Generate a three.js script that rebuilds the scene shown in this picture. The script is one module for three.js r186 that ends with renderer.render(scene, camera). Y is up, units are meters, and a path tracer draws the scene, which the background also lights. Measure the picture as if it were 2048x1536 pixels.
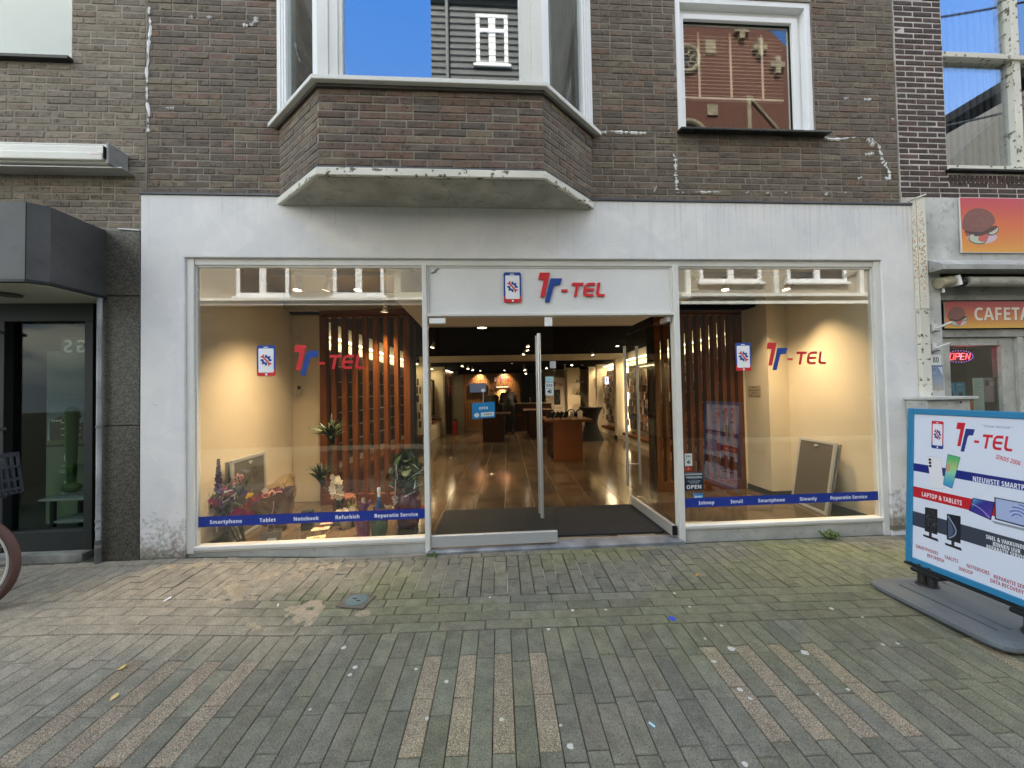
import * as THREE from 'three';
import { mergeGeometries } from 'three/addons/utils/BufferGeometryUtils.js';
import { RoundedBoxGeometry } from 'three/addons/geometries/RoundedBoxGeometry.js';
import { MarchingCubes } from 'three/addons/objects/MarchingCubes.js';
import { RectAreaLightUniformsLib } from 'three/addons/lights/RectAreaLightUniformsLib.js';

// ---------------------------------------------------------------- camera, sky, sun, exposure
const scene = new THREE.Scene();
const camera = new THREE.PerspectiveCamera(2 * Math.atan(768 / 769) * 180 / Math.PI, 4 / 3, 0.05, 400);
const D2R = Math.PI / 180;
camera.rotation.order = 'YXZ';
camera.position.set(0, 1.4, 3.5);
camera.rotation.set(1.3 * D2R, -3.73 * D2R, -1.06 * D2R);
camera.updateMatrixWorld(true);
const renderer = new THREE.WebGLRenderer({ antialias: true });
renderer.setSize(1024, 768);
renderer.toneMapping = THREE.LinearToneMapping;
renderer.toneMappingExposure = 4.4;
renderer.shadowMap.enabled = true;
RectAreaLightUniformsLib.init();

let seedState = 12345;
function rnd() { seedState = (seedState + 0x6d2b79f5) | 0; let t = Math.imul(seedState ^ (seedState >>> 15), 1 | seedState); t = (t + Math.imul(t ^ (t >>> 7), 61 | t)) ^ t; return ((t ^ (t >>> 14)) >>> 0) / 4294967296; }
const rr = (a, b) => a + (b - a) * rnd();
const pick = (a) => a[Math.floor(rnd() * a.length)];
const clamp = (x, a = 0, b = 1) => Math.min(b, Math.max(a, x));
const sstep = (a, b, x) => { const t = clamp((x - a) / (b - a)); return t * t * (3 - 2 * t); };
const lerp = (a, b, t) => a + (b - a) * t;
function hash(x, y, s = 0) { let h = Math.imul(x | 0, 374761393) ^ Math.imul(y | 0, 668265263) ^ Math.imul(s | 0, 2147483647 ^ 0x51ed27); h = Math.imul(h ^ (h >>> 13), 1274126177); h ^= h >>> 16; return (h >>> 0) / 4294967296; }
function vnoise(x, y, s = 0, per = 0) {
  const xi = Math.floor(x), yi = Math.floor(y), fx = x - xi, fy = y - yi, u = fx * fx * (3 - 2 * fx), v = fy * fy * (3 - 2 * fy);
  const w = (a) => per ? ((a % per) + per) % per : a;
  const a = hash(w(xi), w(yi), s), b = hash(w(xi + 1), w(yi), s), c = hash(w(xi), w(yi + 1), s), d = hash(w(xi + 1), w(yi + 1), s);
  return lerp(lerp(a, b, u), lerp(c, d, u), v);
}
function fbm(x, y, oct = 4, s = 0, per = 0) { let t = 0, a = 0.5, n = 0; for (let i = 0; i < oct; i++) { t += a * vnoise(x, y, s + i * 17, per); n += a; a *= 0.5; x *= 2; y *= 2; per *= 2; } return t / n; }

{ // partly clouded daylight sky; it holds air and clouds only
  const W = 1024, H = 512, data = new Float32Array(W * H * 4);
  for (let j = 0; j < H; j++) {
    const el = ((j + 0.5) / H - 0.5) * Math.PI, y = Math.sin(el), h = clamp(y);
    for (let i = 0; i < W; i++) {
      const az = ((i + 0.5) / W - 0.5) * 2 * Math.PI, x = Math.cos(az) * Math.cos(el), z = Math.sin(az) * Math.cos(el);
      const f = Math.pow(1 - h, 2.5);
      let r = lerp(0.032, 0.46, f), g = lerp(0.145, 0.54, f), b = lerp(0.43, 0.60, f);
      if (y > 0.01) {
        const k = 1.5 / (y + 0.25), cx = x * k + 2.96, cz = z * k + 4.51;
        const n = fbm(cx * 1.6, cz * 1.6, 6, 5);
        const c = sstep(0.495, 0.60, n) * sstep(0.0, 0.12, y), d = 0.85 + 0.55 * fbm(cx * 3 + 9, cz * 3, 4, 71);
        r = lerp(r, 1.20 * d, c); g = lerp(g, 1.19 * d, c); b = lerp(b, 0.98 * d, c);
      }
      data.set([r, g, b, 1], (j * W + i) * 4);
    }
  }
  const sky = new THREE.DataTexture(data, W, H, THREE.RGBAFormat, THREE.FloatType);
  sky.mapping = THREE.EquirectangularReflectionMapping; sky.magFilter = sky.minFilter = THREE.LinearFilter; sky.needsUpdate = true;
  scene.background = sky; scene.environment = sky;
}
const sun = new THREE.DirectionalLight(new THREE.Color(1, 0.94, 0.84), 4.5);   // stands behind the shop: the street side lies in its shade, the houses across are lit
sun.position.set(-9, 34, -22); sun.target.position.set(0, 0, 4);
sun.castShadow = true; sun.shadow.mapSize.set(2048, 2048);
Object.assign(sun.shadow.camera, { left: -40, right: 40, top: 40, bottom: -40, near: 1, far: 120 });
sun.name = 'sun'; scene.add(sun, sun.target);

// ---------------------------------------------------------------- helpers
const V = (x, y, z) => new THREE.Vector3(x, y, z);
function ray(px, py) { return V((px - 1024) / 769, -(py - 768) / 769, -1).applyQuaternion(camera.quaternion); }
const P = (px, py, z) => { const d = ray(px, py); return camera.position.clone().addScaledVector(d, (z - 3.5) / d.z); };   // survey: the point of the plane z = const that a measured direction meets
const PX = (px, py, x) => { const d = ray(px, py); return camera.position.clone().addScaledVector(d, x / d.x); };
const PY = (px, py, y) => { const d = ray(px, py); return camera.position.clone().addScaledVector(d, (y - 1.4) / d.y); };
const gbase = (x) => -0.022 - 0.004 * Math.max(0, x) + 0.062 * sstep(-0.9, -2.7, x);
const gy = (x, z) => gbase(x) - 0.03 * clamp(z, -0.3, 5);
const used = {};
function numbered(n) { used[n] = (used[n] ?? -1) + 1; return used[n] ? n + '_' + String(used[n]).padStart(3, '0') : n; }
function tag(o, label, category, group, kind) { if (label) o.userData.label = label; if (category) o.userData.category = category; if (group) o.userData.group = group; if (kind) o.userData.kind = kind; return o; }
function thing(name, label, category, pos = [0, 0, 0], turn = 0, group) {
  const o = new THREE.Group(); o.name = numbered(name); o.position.set(...pos); o.rotation.y = turn; scene.add(o); return tag(o, label, category, group);
}
function shade(m) { m.castShadow = m.receiveShadow = true; return m; }
function mesh(parent, name, geo, mat, label) { const m = shade(new THREE.Mesh(geo, mat)); m.name = parent === scene ? numbered(name) : name; parent.add(m); if (label) m.userData.label = label; return m; }
function dup(o, label, pos, turn) { const c = o.clone(); c.name = numbered(o.name.replace(/_\d{3}$/, '')); c.userData = { ...o.userData, label }; if (pos) c.position.set(...pos); if (turn !== undefined) c.rotation.y = turn; scene.add(c); return c; }
const M4 = (p = [0, 0, 0], r = [0, 0, 0], s = [1, 1, 1]) => new THREE.Matrix4().compose(V(...p), new THREE.Quaternion().setFromEuler(new THREE.Euler(...r)), V(...s));
function triUV(g) { // uv in metres by the way a face points
  const p = g.attributes.position, n = g.attributes.normal, uv = new Float32Array(p.count * 2);
  for (let i = 0; i < p.count; i++) {
    const ax = Math.abs(n.getX(i)), ay = Math.abs(n.getY(i)), az = Math.abs(n.getZ(i));
    if (az >= ax && az >= ay) { uv[2 * i] = p.getX(i); uv[2 * i + 1] = p.getY(i); } else if (ax >= ay) { uv[2 * i] = p.getZ(i); uv[2 * i + 1] = p.getY(i); } else { uv[2 * i] = p.getX(i); uv[2 * i + 1] = p.getZ(i); }
  }
  g.setAttribute('uv', new THREE.BufferAttribute(uv, 2)); return g;
}
class Bag {
  constructor() { this.l = []; }
  add(g, p, r, s) { let q = g.index ? g.toNonIndexed() : g.clone(); for (const k of Object.keys(q.attributes)) if (!['position', 'normal'].includes(k)) q.deleteAttribute(k); q.applyMatrix4(p instanceof THREE.Matrix4 ? p : M4(p, r, s)); this.l.push(q); return this; }
  box(w, h, d, x, y, z, o = {}) { const b = Math.min(o.b ?? 0, w / 2.01, h / 2.01, d / 2.01); return this.add(b ? new RoundedBoxGeometry(w, h, d, 1, b) : new THREE.BoxGeometry(w, h, d), [x, y, z], o.r); }
  span(x0, x1, y0, y1, z0, z1, o = {}) { return this.box(Math.abs(x1 - x0), Math.abs(y1 - y0), Math.abs(z1 - z0), (x0 + x1) / 2, (y0 + y1) / 2, (z0 + z1) / 2, o); }
  cyl(r0, r1, h, x, y, z, r, seg = 16) { return this.add(new THREE.CylinderGeometry(r0, r1, h, seg), [x, y, z], r); }
  ball(r, x, y, z, s = [1, 1, 1], seg = 12) { return this.add(new THREE.SphereGeometry(r, seg, Math.ceil(seg * 0.7)), [x, y, z], [0, 0, 0], s); }
  tube(pts, r, n = 20, seg = 7) { return this.add(new THREE.TubeGeometry(new THREE.CatmullRomCurve3(pts.map((p) => V(...p))), n, r, seg), [0, 0, 0]); }
  rod(a, b, r, seg = 8) { const A = V(...a), B = V(...b), d = B.clone().sub(A), m = new THREE.Matrix4().compose(A.clone().add(B).multiplyScalar(0.5), new THREE.Quaternion().setFromUnitVectors(V(0, 1, 0), d.clone().normalize()), V(1, 1, 1)); return this.add(new THREE.CylinderGeometry(r, r, d.length(), seg), m); }
  lathe(pts, p, r, seg = 24, s) { return this.add(new THREE.LatheGeometry(pts.map((q) => new THREE.Vector2(...q)), seg), p ?? [0, 0, 0], r, s); }
  geo() { return triUV(mergeGeometries(this.l)); }
  mesh(parent, name, mat, label) { return mesh(parent, name, this.geo(), mat, label); }
}
const B = () => new Bag();
function extrude(pts, depth, bevel = 0, holes = []) {
  const s = new THREE.Shape(pts.map((p) => new THREE.Vector2(...p)));
  for (const h of holes) s.holes.push(new THREE.Path(h.map((p) => new THREE.Vector2(...p))));
  return new THREE.ExtrudeGeometry(s, { depth, bevelEnabled: bevel > 0, bevelSize: bevel, bevelThickness: bevel, bevelSegments: 1, curveSegments: 8 });
}
function quad(a, b, c, d, uv = [[0, 0], [1, 0], [1, 1], [0, 1]]) { // a, b, c, d counter-clockwise from lower left
  const g = new THREE.BufferGeometry(), o = [a, b, c, a, c, d], k = [0, 1, 2, 0, 2, 3];
  g.setAttribute('position', new THREE.Float32BufferAttribute(o.flatMap((p) => [p.x, p.y, p.z]), 3)); g.setAttribute('uv', new THREE.Float32BufferAttribute(k.flatMap((i) => uv[i]), 2)); g.computeVertexNormals(); return g;
}
// a block whose front (+z, at z = 0) has chamfered edges: 18 triangles; a colour per corner
function block(w, h, d, c, jit, col, colAt) {
  const X = w / 2, Y = h / 2, j = () => (rnd() - 0.5) * 2 * jit;
  const o = [[-X + j() * .5, -Y + j() * .5, -c], [X + j() * .5, -Y + j() * .5, -c], [X + j() * .5, Y + j() * .5, -c], [-X + j() * .5, Y + j() * .5, -c]];
  const f = o.map(([x, y]) => [x - Math.sign(x) * c, y - Math.sign(y) * c, j()]), b = o.map(([x, y]) => [x, y, -d]);
  const t = [], q = (a, b2, c2, d2) => t.push(a, b2, c2, a, c2, d2);
  q(f[0], f[1], f[2], f[3]);
  for (let i = 0; i < 4; i++) { const k = (i + 1) % 4; q(o[i], o[k], f[k], f[i]); q(b[i], b[k], o[k], o[i]); }
  const g = new THREE.BufferGeometry(); g.setAttribute('position', new THREE.Float32BufferAttribute(t.flat(), 3)); g.computeVertexNormals(); triUV(g);
  const u = rr(0, 3), v = rr(0, 3), uv = g.attributes.uv; for (let i = 0; i < uv.count; i++) uv.setXY(i, uv.getX(i) + u, uv.getY(i) + v);
  const cs = new Float32Array(t.length * 3); for (let i = 0; i < t.length; i++) cs.set(colAt ? colAt(t[i], col) : col, i * 3);
  g.setAttribute('color', new THREE.BufferAttribute(cs, 3)); return g;
}

// ---------------------------------------------------------------- textures and materials
const texCache = [];
function noiseTex(size, metres, fn, srgb = true) {
  const d = new Uint8Array(size * size * 4);
  for (let y = 0; y < size; y++) for (let x = 0; x < size; x++) { const c = fn(x / size, y / size); for (let k = 0; k < 3; k++) d[(y * size + x) * 4 + k] = 255 * clamp(Array.isArray(c) ? c[k] : c); d[(y * size + x) * 4 + 3] = 255; }
  const t = new THREE.DataTexture(d, size, size); t.wrapS = t.wrapT = THREE.RepeatWrapping; t.magFilter = THREE.LinearFilter; t.minFilter = THREE.LinearMipmapLinearFilter; t.generateMipmaps = true;
  if (srgb) t.colorSpace = THREE.SRGBColorSpace; t.repeat.set(1 / metres, 1 / metres); t.needsUpdate = true; texCache.push(t); return t;
}
const speck = (u, v, n, s) => hash(Math.floor(u * n), Math.floor(v * n), s);
const T = {
  brick: noiseTex(512, 0.8, (u, v) => 0.70 + 0.22 * fbm(u * 12, v * 24, 4, 3, 12) + 0.16 * (speck(u, v, 256, 4) - 0.5) - (fbm(u * 40, v * 40, 2, 9, 40) > 0.72 ? 0.2 : 0)),
  brickB: noiseTex(512, 0.5, (u, v) => fbm(u * 16, v * 16, 5, 13, 16), false),
  plaster: noiseTex(1024, 4, (u, v) => { const n = 0.93 + 0.10 * (fbm(u * 8, v * 8, 5, 23, 8) - 0.5) + 0.05 * (speck(u, v, 1024, 24) - 0.5), st = sstep(0.55, 0.8, fbm(u * 48, v * 5, 3, 27, 1)) * 0.0; return n - st; }),
  plasterB: noiseTex(512, 0.7, (u, v) => fbm(u * 24, v * 24, 4, 33, 24), false),
  paver: noiseTex(512, 0.6, (u, v) => { const n = 0.80 + 0.26 * (fbm(u * 10, v * 10, 5, 43, 10) - 0.5), s = speck(u, v, 190, 44); return n + (s > 0.92 ? 0.16 : s < 0.12 ? -0.20 : 0) + 0.12 * (speck(u, v, 400, 45) - .5); }),
  washed: noiseTex(512, 0.35, (u, v) => { const s = speck(u, v, 110, 54), s2 = speck(u, v, 190, 57), b = 0.60 + 0.14 * fbm(u * 8, v * 8, 3, 55, 8), k = (s > 0.86 ? 0.22 : s < 0.22 ? -0.16 : s2 > .8 ? 0.10 : s2 < .2 ? -.08 : 0); return [b + k, b * 0.96 + k * .95, b * 0.9 + k * 0.85]; }),
  paverB: noiseTex(512, 0.25, (u, v) => 0.6 * fbm(u * 40, v * 40, 3, 63, 40) + 0.4 * speck(u, v, 256, 64), false),
  wood: noiseTex(512, 1.2, (u, v) => { const w = fbm(u * 24 + 0.6 * fbm(u * 4, v * 4, 2, 75, 4), v * 3, 4, 73, 1), k = fbm(u * 90, v * 4, 3, 76, 2); return 0.62 + 0.34 * w + 0.16 * (k - 0.5); }),
  granite: noiseTex(512, 0.5, (u, v) => { const a = fbm(u * 64, v * 64, 3, 83, 64), b = speck(u, v, 170, 84); return a < 0.42 ? 0.30 + .1 * b : a < 0.56 ? 0.42 + 0.12 * b : 0.52 + 0.16 * b; }),
  stone: noiseTex(512, 1.1, (u, v) => { const n = fbm(u * 7, v * 7, 5, 93, 7), m = fbm(u * 30, v * 30, 3, 95, 30); return 0.55 + 0.42 * n + 0.14 * (m - 0.5); }),
  carpet: noiseTex(256, 0.3, (u, v) => 0.6 + 0.5 * (speck(u, v, 128, 99) - 0.5) + 0.2 * fbm(u * 16, v * 16, 3, 98, 16)),
  dirt: noiseTex(512, 1.3, (u, v) => { const n = fbm(u * 8, v * 8, 5, 103, 8); return 0.78 + 0.3 * (n - 0.5) - 0.10 * sstep(.62, .8, fbm(u * 32, v * 32, 4, 106, 32)); }),
  peel: noiseTex(1024, 2.1, (u, v) => { const n = fbm(u * 56, v * 56, 5, 113, 56), q = fbm(u * 5, v * 5, 3, 118, 5); return n > 0.70 ? [0.42, 0.39, 0.33] : n > .66 ? [.7, .68, .62] : [0.90 + 0.14 * (q - 0.5), 0.89 + 0.14 * (q - 0.5), 0.85 + 0.14 * (q - .5)]; }),
  leaf: noiseTex(128, 0.1, (u, v) => 0.7 + 0.3 * fbm(u * 6, v * 6, 3, 123, 6)),
  roof: noiseTex(256, 0.5, (u, v) => { const r = (v * 6) % 1; return 0.5 + 0.4 * fbm(u * 8, v * 8, 3, 133, 8) - (r < 0.15 ? 0.25 : 0); }),
};
const lin = (r, g, b) => new THREE.Color().setRGB(r, g, b);
function M(c, o = {}) { const m = new THREE.MeshPhysicalMaterial({ color: Array.isArray(c) ? lin(...c) : new THREE.Color(c), roughness: 0.8, ...o }); m.side = o.side ?? THREE.FrontSide; return m; }
const bumped = (t, s) => ({ bumpMap: t, bumpScale: s });
const mBrick = M([1.45, 1.45, 1.45], { vertexColors: true, map: T.brick, roughness: 0.92, ...bumped(T.brickB, 0.004) });
const mMortar = M([0.36, 0.325, 0.275], { map: T.dirt, roughness: 0.95, ...bumped(T.brickB, 0.003) });
const mMortarL = M([0.42, 0.38, 0.31], { map: T.dirt, roughness: 0.95, ...bumped(T.brickB, 0.003) });
const mMortarW = M([0.80, 0.75, 0.70], { map: T.dirt, roughness: 0.95 });
const mPlaster = M([1, 1, 1], { roughness: 0.9, map: canvasTex(2048, 1024, (c, w, h) => { // painted plaster, 7.2 m by 3.4 m: rain streaks under the lead, splashed dirt on the pier feet, scuffs
  c.fillStyle = '#dcdbda'; c.fillRect(0, 0, w, h); const R = rnd;
  for (let i = 0; i < 900; i++) { c.fillStyle = R() < .5 ? 'rgba(196,196,200,0.10)' : 'rgba(238,238,238,0.12)'; c.beginPath(); c.ellipse(R() * w, R() * h, 20 + R() * 90, 10 + R() * 40, R() * 3, 0, 7); c.fill(); }
  for (let i = 0; i < 240; i++) { const x = w * (R() < .6 ? .55 + .45 * R() : R()), l = 10 + R() * R() * 190; c.fillStyle = `rgba(120,116,108,${0.03 + R() * .07})`; c.fillRect(x, h * 0.002 + R() * 10, 1 + R() * 3, l); }
  for (const [a, b] of [[0, 0.052], [0.952, 1]]) for (let i = 0; i < 1300; i++) { const u = R() * R() * R(); c.fillStyle = `rgba(${80 + R() * 40},${75 + R() * 36},${62 + R() * 30},${0.05 + R() * .13})`; c.beginPath(); c.ellipse(w * (a + (b - a) * R()), h * (1 - .062 - u * 0.16), 2 + R() * 8, 1 + R() * 3.5, R() * 3, 0, 7); c.fill(); }
  for (let i = 0; i < 60; i++) { c.strokeStyle = `rgba(110,108,104,${.1 + R() * .25})`; c.lineWidth = 1 + R(); const x = R() * w, y = R() * h; c.beginPath(); c.moveTo(x, y); c.lineTo(x + R() * 24 - 12, y + R() * 16 - 8); c.stroke(); }
  for (let i = 0; i < 30000; i++) { c.fillStyle = R() < .5 ? 'rgba(150,150,152,0.16)' : 'rgba(250,250,250,0.16)'; c.fillRect(R() * w, R() * h, 1.5, 1.5); } }) });
const mSoffit = M([0.66, 0.64, 0.56], { map: T.dirt, roughness: 0.9 });
const mPeel = M([0.85, 0.85, 0.83], { map: T.peel, roughness: 0.7 });
const mLead = M([0.13, 0.14, 0.16], { map: T.dirt, roughness: 0.5, metalness: 0.3 });
const mFrame = M([0.80, 0.80, 0.76], { map: T.plaster, roughness: 0.45 });
const mWhite = M([0.82, 0.83, 0.84], { roughness: 0.35 });
const mFascia = M([0.86, 0.865, 0.85], { map: T.plaster, roughness: 0.45 });
const mDark = M([0.018, 0.021, 0.022], { roughness: 0.45, specularIntensity: .5 });
const mBlack = M([0.008, 0.008, 0.009], { roughness: 0.6, specularIntensity: .4 });
const mCeilBlack = M([0.005, 0.005, 0.006], { roughness: 1, specularIntensity: 0.05 });
const mCanopy = M([0.085, 0.087, 0.090], { roughness: 0.5, map: T.dirt });
const mSteel = M([0.56, 0.56, 0.55], { metalness: 0.9, roughness: 0.34 });
const mAlu = M([0.55, 0.56, 0.56], { metalness: 0.5, roughness: 0.42 });
const mGranite = M([0.30, 0.28, 0.22], { map: T.granite, roughness: 0.5 });
const mCream = M([0.74, 0.65, 0.49], { map: T.plaster, roughness: 0.85 });
const mCreamG = M([0.50, 0.46, 0.38], { map: T.plaster, roughness: 0.85 });
const mCeil = M([0.66, 0.60, 0.50], { roughness: 0.9 });
const mWood = M([0.26, 0.078, 0.016], { map: T.wood, roughness: 0.6, specularIntensity: .3 });
const mWoodD = M([0.10, 0.034, 0.012], { map: T.wood, roughness: 0.5, specularIntensity: .4 });
const mWoodB = M([0.42, 0.20, 0.065], { map: T.wood, roughness: 0.5 });
const mTile = M([0.165, 0.116, 0.072], { vertexColors: true, map: T.stone, roughness: 0.13, specularIntensity: 0.9 });
const mGrout = M([0.27, 0.22, 0.15], { roughness: 0.8 });
const mCarpet = M([0.036, 0.037, 0.042], { map: T.carpet, roughness: 1, ...bumped(T.carpet, 0.004) });
const mPaver = M([1.3, 1.3, 1.3], { vertexColors: true, map: T.paver, roughness: 0.9, ...bumped(T.paverB, 0.0025) });
const mWashed = M([1.0, 1.0, 1.0], { vertexColors: true, map: T.washed, roughness: 0.9, ...bumped(T.paverB, 0.004) });
const pane = (mirror, c = [0.96, 0.97, 0.96], ior = 1.6) => M(c, { transmission: 1, thickness: 0, roughness: 0, metalness: mirror, ior });
const mShopGlass = pane(0, [0.94, 0.95, 0.93], 1.75), mDoorGlass = pane(0.0, [0.94, 0.95, 0.94], 1.28), mSideGlass = pane(0, [0.9, 0.93, 0.92], 2.0), mDarkGlass = pane(0.0, [0.75, 0.8, 0.77], 1.18);
const mRed = M([0.62, 0.022, 0.03], { roughness: 0.4 }), mBlue = M([0.008, 0.055, 0.30], { roughness: 0.4 }), mNavy = M([0.012, 0.032, 0.26], { roughness: 0.35 });
const glow = (c, k) => M([0.8, 0.8, 0.8], { emissive: lin(...c), emissiveIntensity: k });
const gWarm = glow([1, 0.78, 0.5], 4), gLed = glow([1, 0.86, 0.55], 1.3);
const mLeaf = M([0.035, 0.085, 0.02], { map: T.leaf, roughness: 0.5, side: THREE.DoubleSide }), mLeafD = M([0.016, 0.045, 0.014], { map: T.leaf, roughness: 0.45, side: THREE.DoubleSide });
const mRoom = M([0.10, 0.09, 0.08], { roughness: 0.9 });
function canvasTex(w, h, draw) { const c = document.createElement('canvas'); c.width = w; c.height = h; const x = c.getContext('2d'); draw(x, w, h); const t = new THREE.CanvasTexture(c); t.colorSpace = THREE.SRGBColorSpace; t.anisotropy = 8; return t; }
const printMat = (w, h, draw, o = {}) => M([1, 1, 1], { map: canvasTex(w, h, draw), roughness: 0.5, ...o });
function card(parent, name, a, b, c, d, mat, thick = 0.002, edge = mWhite, label) { // a printed sheet with a real thickness: front quad + backing
  const n = b.clone().sub(a).cross(d.clone().sub(a)).normalize(), k = n.clone().multiplyScalar(-thick), q = [a, b, c, d].map((p) => p.clone().add(k));
  const back = mergeGeometries([quad(q[1], q[0], q[3], q[2]), quad(q[0], q[1], b, a), quad(q[1], q[2], c, b), quad(q[2], q[3], d, c), quad(q[3], q[0], a, d)]);
  const m = mesh(parent, name, quad(a, b, c, d), mat, label); mesh(m, 'backing', back, edge); return m;
}

// ---------------------------------------------------------------- ground: one sheet to beyond the street, pavers laid on it
{
  const xs = [-60, -30, -15, -9, -6], zs = [-0.28];
  for (let x = -4.5; x <= 5.01; x += 0.25) xs.push(x);
  xs.push(7, 10, 16, 30, 60);
  for (let z = -0.1; z <= 5.01; z += 0.3) zs.push(z);
  zs.push(7, 10, 16, 30, 60);
  const pos = [], idx = [], n = xs.length;
  for (const z of zs) for (const x of xs) pos.push(x, gy(x, z) - 0.011, z);
  for (let j = 0; j < zs.length - 1; j++) for (let i = 0; i < n - 1; i++) { const a = j * n + i; idx.push(a, a + n, a + 1, a + 1, a + n, a + n + 1); }
  const g = new THREE.BufferGeometry(); g.setAttribute('position', new THREE.Float32BufferAttribute(pos, 3)); g.setIndex(idx); g.computeVertexNormals(); triUV(g);
  tag(mesh(scene, 'ground', g, M([0.085, 0.088, 0.055], { map: T.dirt, roughness: 1 })), 'dark mossy bed showing in the joints between the pavers', null, null, 'structure');
}
// soil and moss as they lie on the stones (patches with an outline of their own)
function groundColour(x, z, base) {
  const moss = sstep(0.47, 0.66, fbm(x * 1.1 + 3, z * 1.7 + 8, 4, 201)) * sstep(-1.8, -0.3, x + 0.4 * fbm(x, z * 2, 2, 5)) * lerp(0.45, 1, sstep(1.4, 0.2, z));
  const sand = sstep(0.42, 0.62, fbm(x * 2.1 + 1, z * 2.8 + 2, 5, 207) + 0.16 * sstep(-0.6, -2.2, x)) * sstep(-0.5, -1.5, x) * sstep(1.5, 0.9, z);
  const pale = sstep(-1.3, -2.6, x) * 0.55;
  let c = base.map((b, i) => lerp(b, b * [0.98, 1.08, 0.62][i], moss * 0.7));
  c = c.map((b, i) => lerp(b, [0.31, 0.285, 0.24][i], pale));
  return c.map((b, i) => lerp(b, [0.38, 0.33, 0.245][i], sand * 0.6));
}
const PA = 0.034, ca = Math.cos(PA), sa = Math.sin(PA), toUV = (x, z) => [x * ca + z * sa, -x * sa + z * ca], toXZ = (u, v) => [u * ca - v * sa, u * sa + v * ca];
function paver(u, v, w, l, tone, lift = 0, tilt = 0.002) { // a paver centred at (u, v) of the paving grid, as a geometry in world coordinates
  const [x, z] = toXZ(u, v), g = block(w, l, 0.05, 0.003, 0.0012, tone, null);
  g.applyMatrix4(M4([x, gy(x, z) + lift, z], [-Math.PI / 2, 0, 0]).multiply(M4([0, 0, 0], [rr(-tilt, tilt) - 0.0, rr(-tilt, tilt) * 2 + 0, -PA])));
  const sl = -0.03, p = g.attributes.position; for (let i = 0; i < p.count; i++) p.setY(i, p.getY(i) + sl * (p.getZ(i) - z) + gbase(p.getX(i)) - gbase(x));
  const c = g.attributes.color; for (let i = 0; i < c.count; i++) { const k = groundColour(p.getX(i), p.getZ(i), tone); c.setXYZ(i, ...k); }
  g.computeVertexNormals(); return g;
}
const greyTone = () => { const k = rr(0.168, 0.212), m = rnd(); return [k * (1.03 + 0.05 * m), k, k * rr(0.71, 0.78)]; };
function pavingZone(name, label, stones, most) { // stones: [u, v, w, l, washed?, lift, tilt]; the largest in view are parts, the rest one part
  const t = tag(new THREE.Group(), label, null, null, 'structure'); t.name = name; scene.add(t);
  const scored = stones.map((s) => { const [x, z] = toXZ(s[0], s[1]), q = V(x, 0, z).applyMatrix4(camera.matrixWorldInverse), sx = Math.abs(q.x / -q.z) / 1.36, sy = Math.abs(q.y / -q.z) / 1.02; return [sx < 1 && sy < 1 ? q.length() : 100 + q.length(), s]; }).sort((a, b) => a[0] - b[0]);
  const rest = [];
  scored.forEach(([d, s], i) => {
    const tone = s[4] ? (() => { const k = rr(.92, 1.06); return [.66 * k, .59 * k, .49 * k]; })() : greyTone(), g = paver(s[0], s[1], s[2], s[3], tone, s[5] ?? rr(-0.001, 0.001), s[6] ?? 0.002);
    if (s[4]) mesh(t, 'paver', g, mWashed, i < 300 && 'tan washed concrete paver'); else if (i < most && d < 100) mesh(t, 'paver', g, mPaver); else rest.push(g);
  });
  if (rest.length) tag(mesh(t, 'more_pavers', mergeGeometries(rest), mPaver), null, null, null, 'stuff');
  return t;
}
let street, band, pavement;
{
  const st = [], bd = [], pv = [], U0 = -0.327, colL = (i) => U0 + (i < 0 ? i * 0.0999 : i * 0.0969);
  for (let i = -40; i < 40; i++) {
    const u0 = colL(i), u1 = colL(i + 1), w = u1 - u0 - 0.0038, u = (u0 + u1) / 2, m = ((i % 16) + 16) % 16, strip = (m <= 6 && m % 2 === 0);
    let v = 1.092, first = true;
    const ph = strip ? 0.212 : (i % 2 ? 0.275 : 0.215) + (rnd() < 0.15 ? rr(-0.06, 0.06) : 0), cuts = [v];
    for (let e = v + ph; e < 3.4; e += 0.29) cuts.push(e);
    for (let k = 0; k < cuts.length - 1; k++) {
      if (!strip && rnd() < 0.03) cuts[k + 1] += rr(-0.05, 0.05);
      const l = cuts[k + 1] - cuts[k], tan = strip && (k === 1 || k === 2);
      st.push([u, (cuts[k] + cuts[k + 1]) / 2, w, l - 0.0038, tan]);
    }
  }
  for (let r = 0; r < 4; r++) for (let k = -15; k < 16; k++) bd.push([k * 0.29 + (r % 2 ? 0.145 : 0) + [0.02, -.03, .01, 0][r], 0.722 + (r + 0.5) * 0.0915, 0.285, 0.087, false]);
  for (let i = -43; i < 45; i++) {
    const u = i * 0.098 + rr(-0.002, 0.002), rough = Math.abs(u + 0.9) < 1.6;
    let v = -0.034 * u + 0.105, n = 0, l = (i % 2 ? 0.1 : 0.195) + (rnd() < 0.3 ? rr(-0.05, 0.05) : 0);
    while (v < 0.70) { if (v + l > 0.72 - 0.03) l = 0.718 - v; const hole = false; if (l > 0.02 && !hole) pv.push([u, v + l / 2, 0.092, l - 0.005, false, rr(-0.0025, 0.0025), rough ? 0.014 : 0.006]); v += l; l = 0.195 + rr(-0.006, 0.006); }
  }
  for (let k = -21; k < 22; k++) pv.push([k * 0.198 + 0.03, -0.034 * (k * 0.198) + 0.054, 0.192, 0.088, false, rr(-0.002, 0.002), 0.004]);
  street = pavingZone('street', 'street of long grey green concrete pavers with tan stripes', st, 300);
  band = pavingZone('gutter_band', 'four rows of pavers laid lengthwise along the street', bd, 300);
  pavement = pavingZone('pavement', 'uneven mossy pavement of short pavers before the shop', pv, 300);
}
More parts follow.
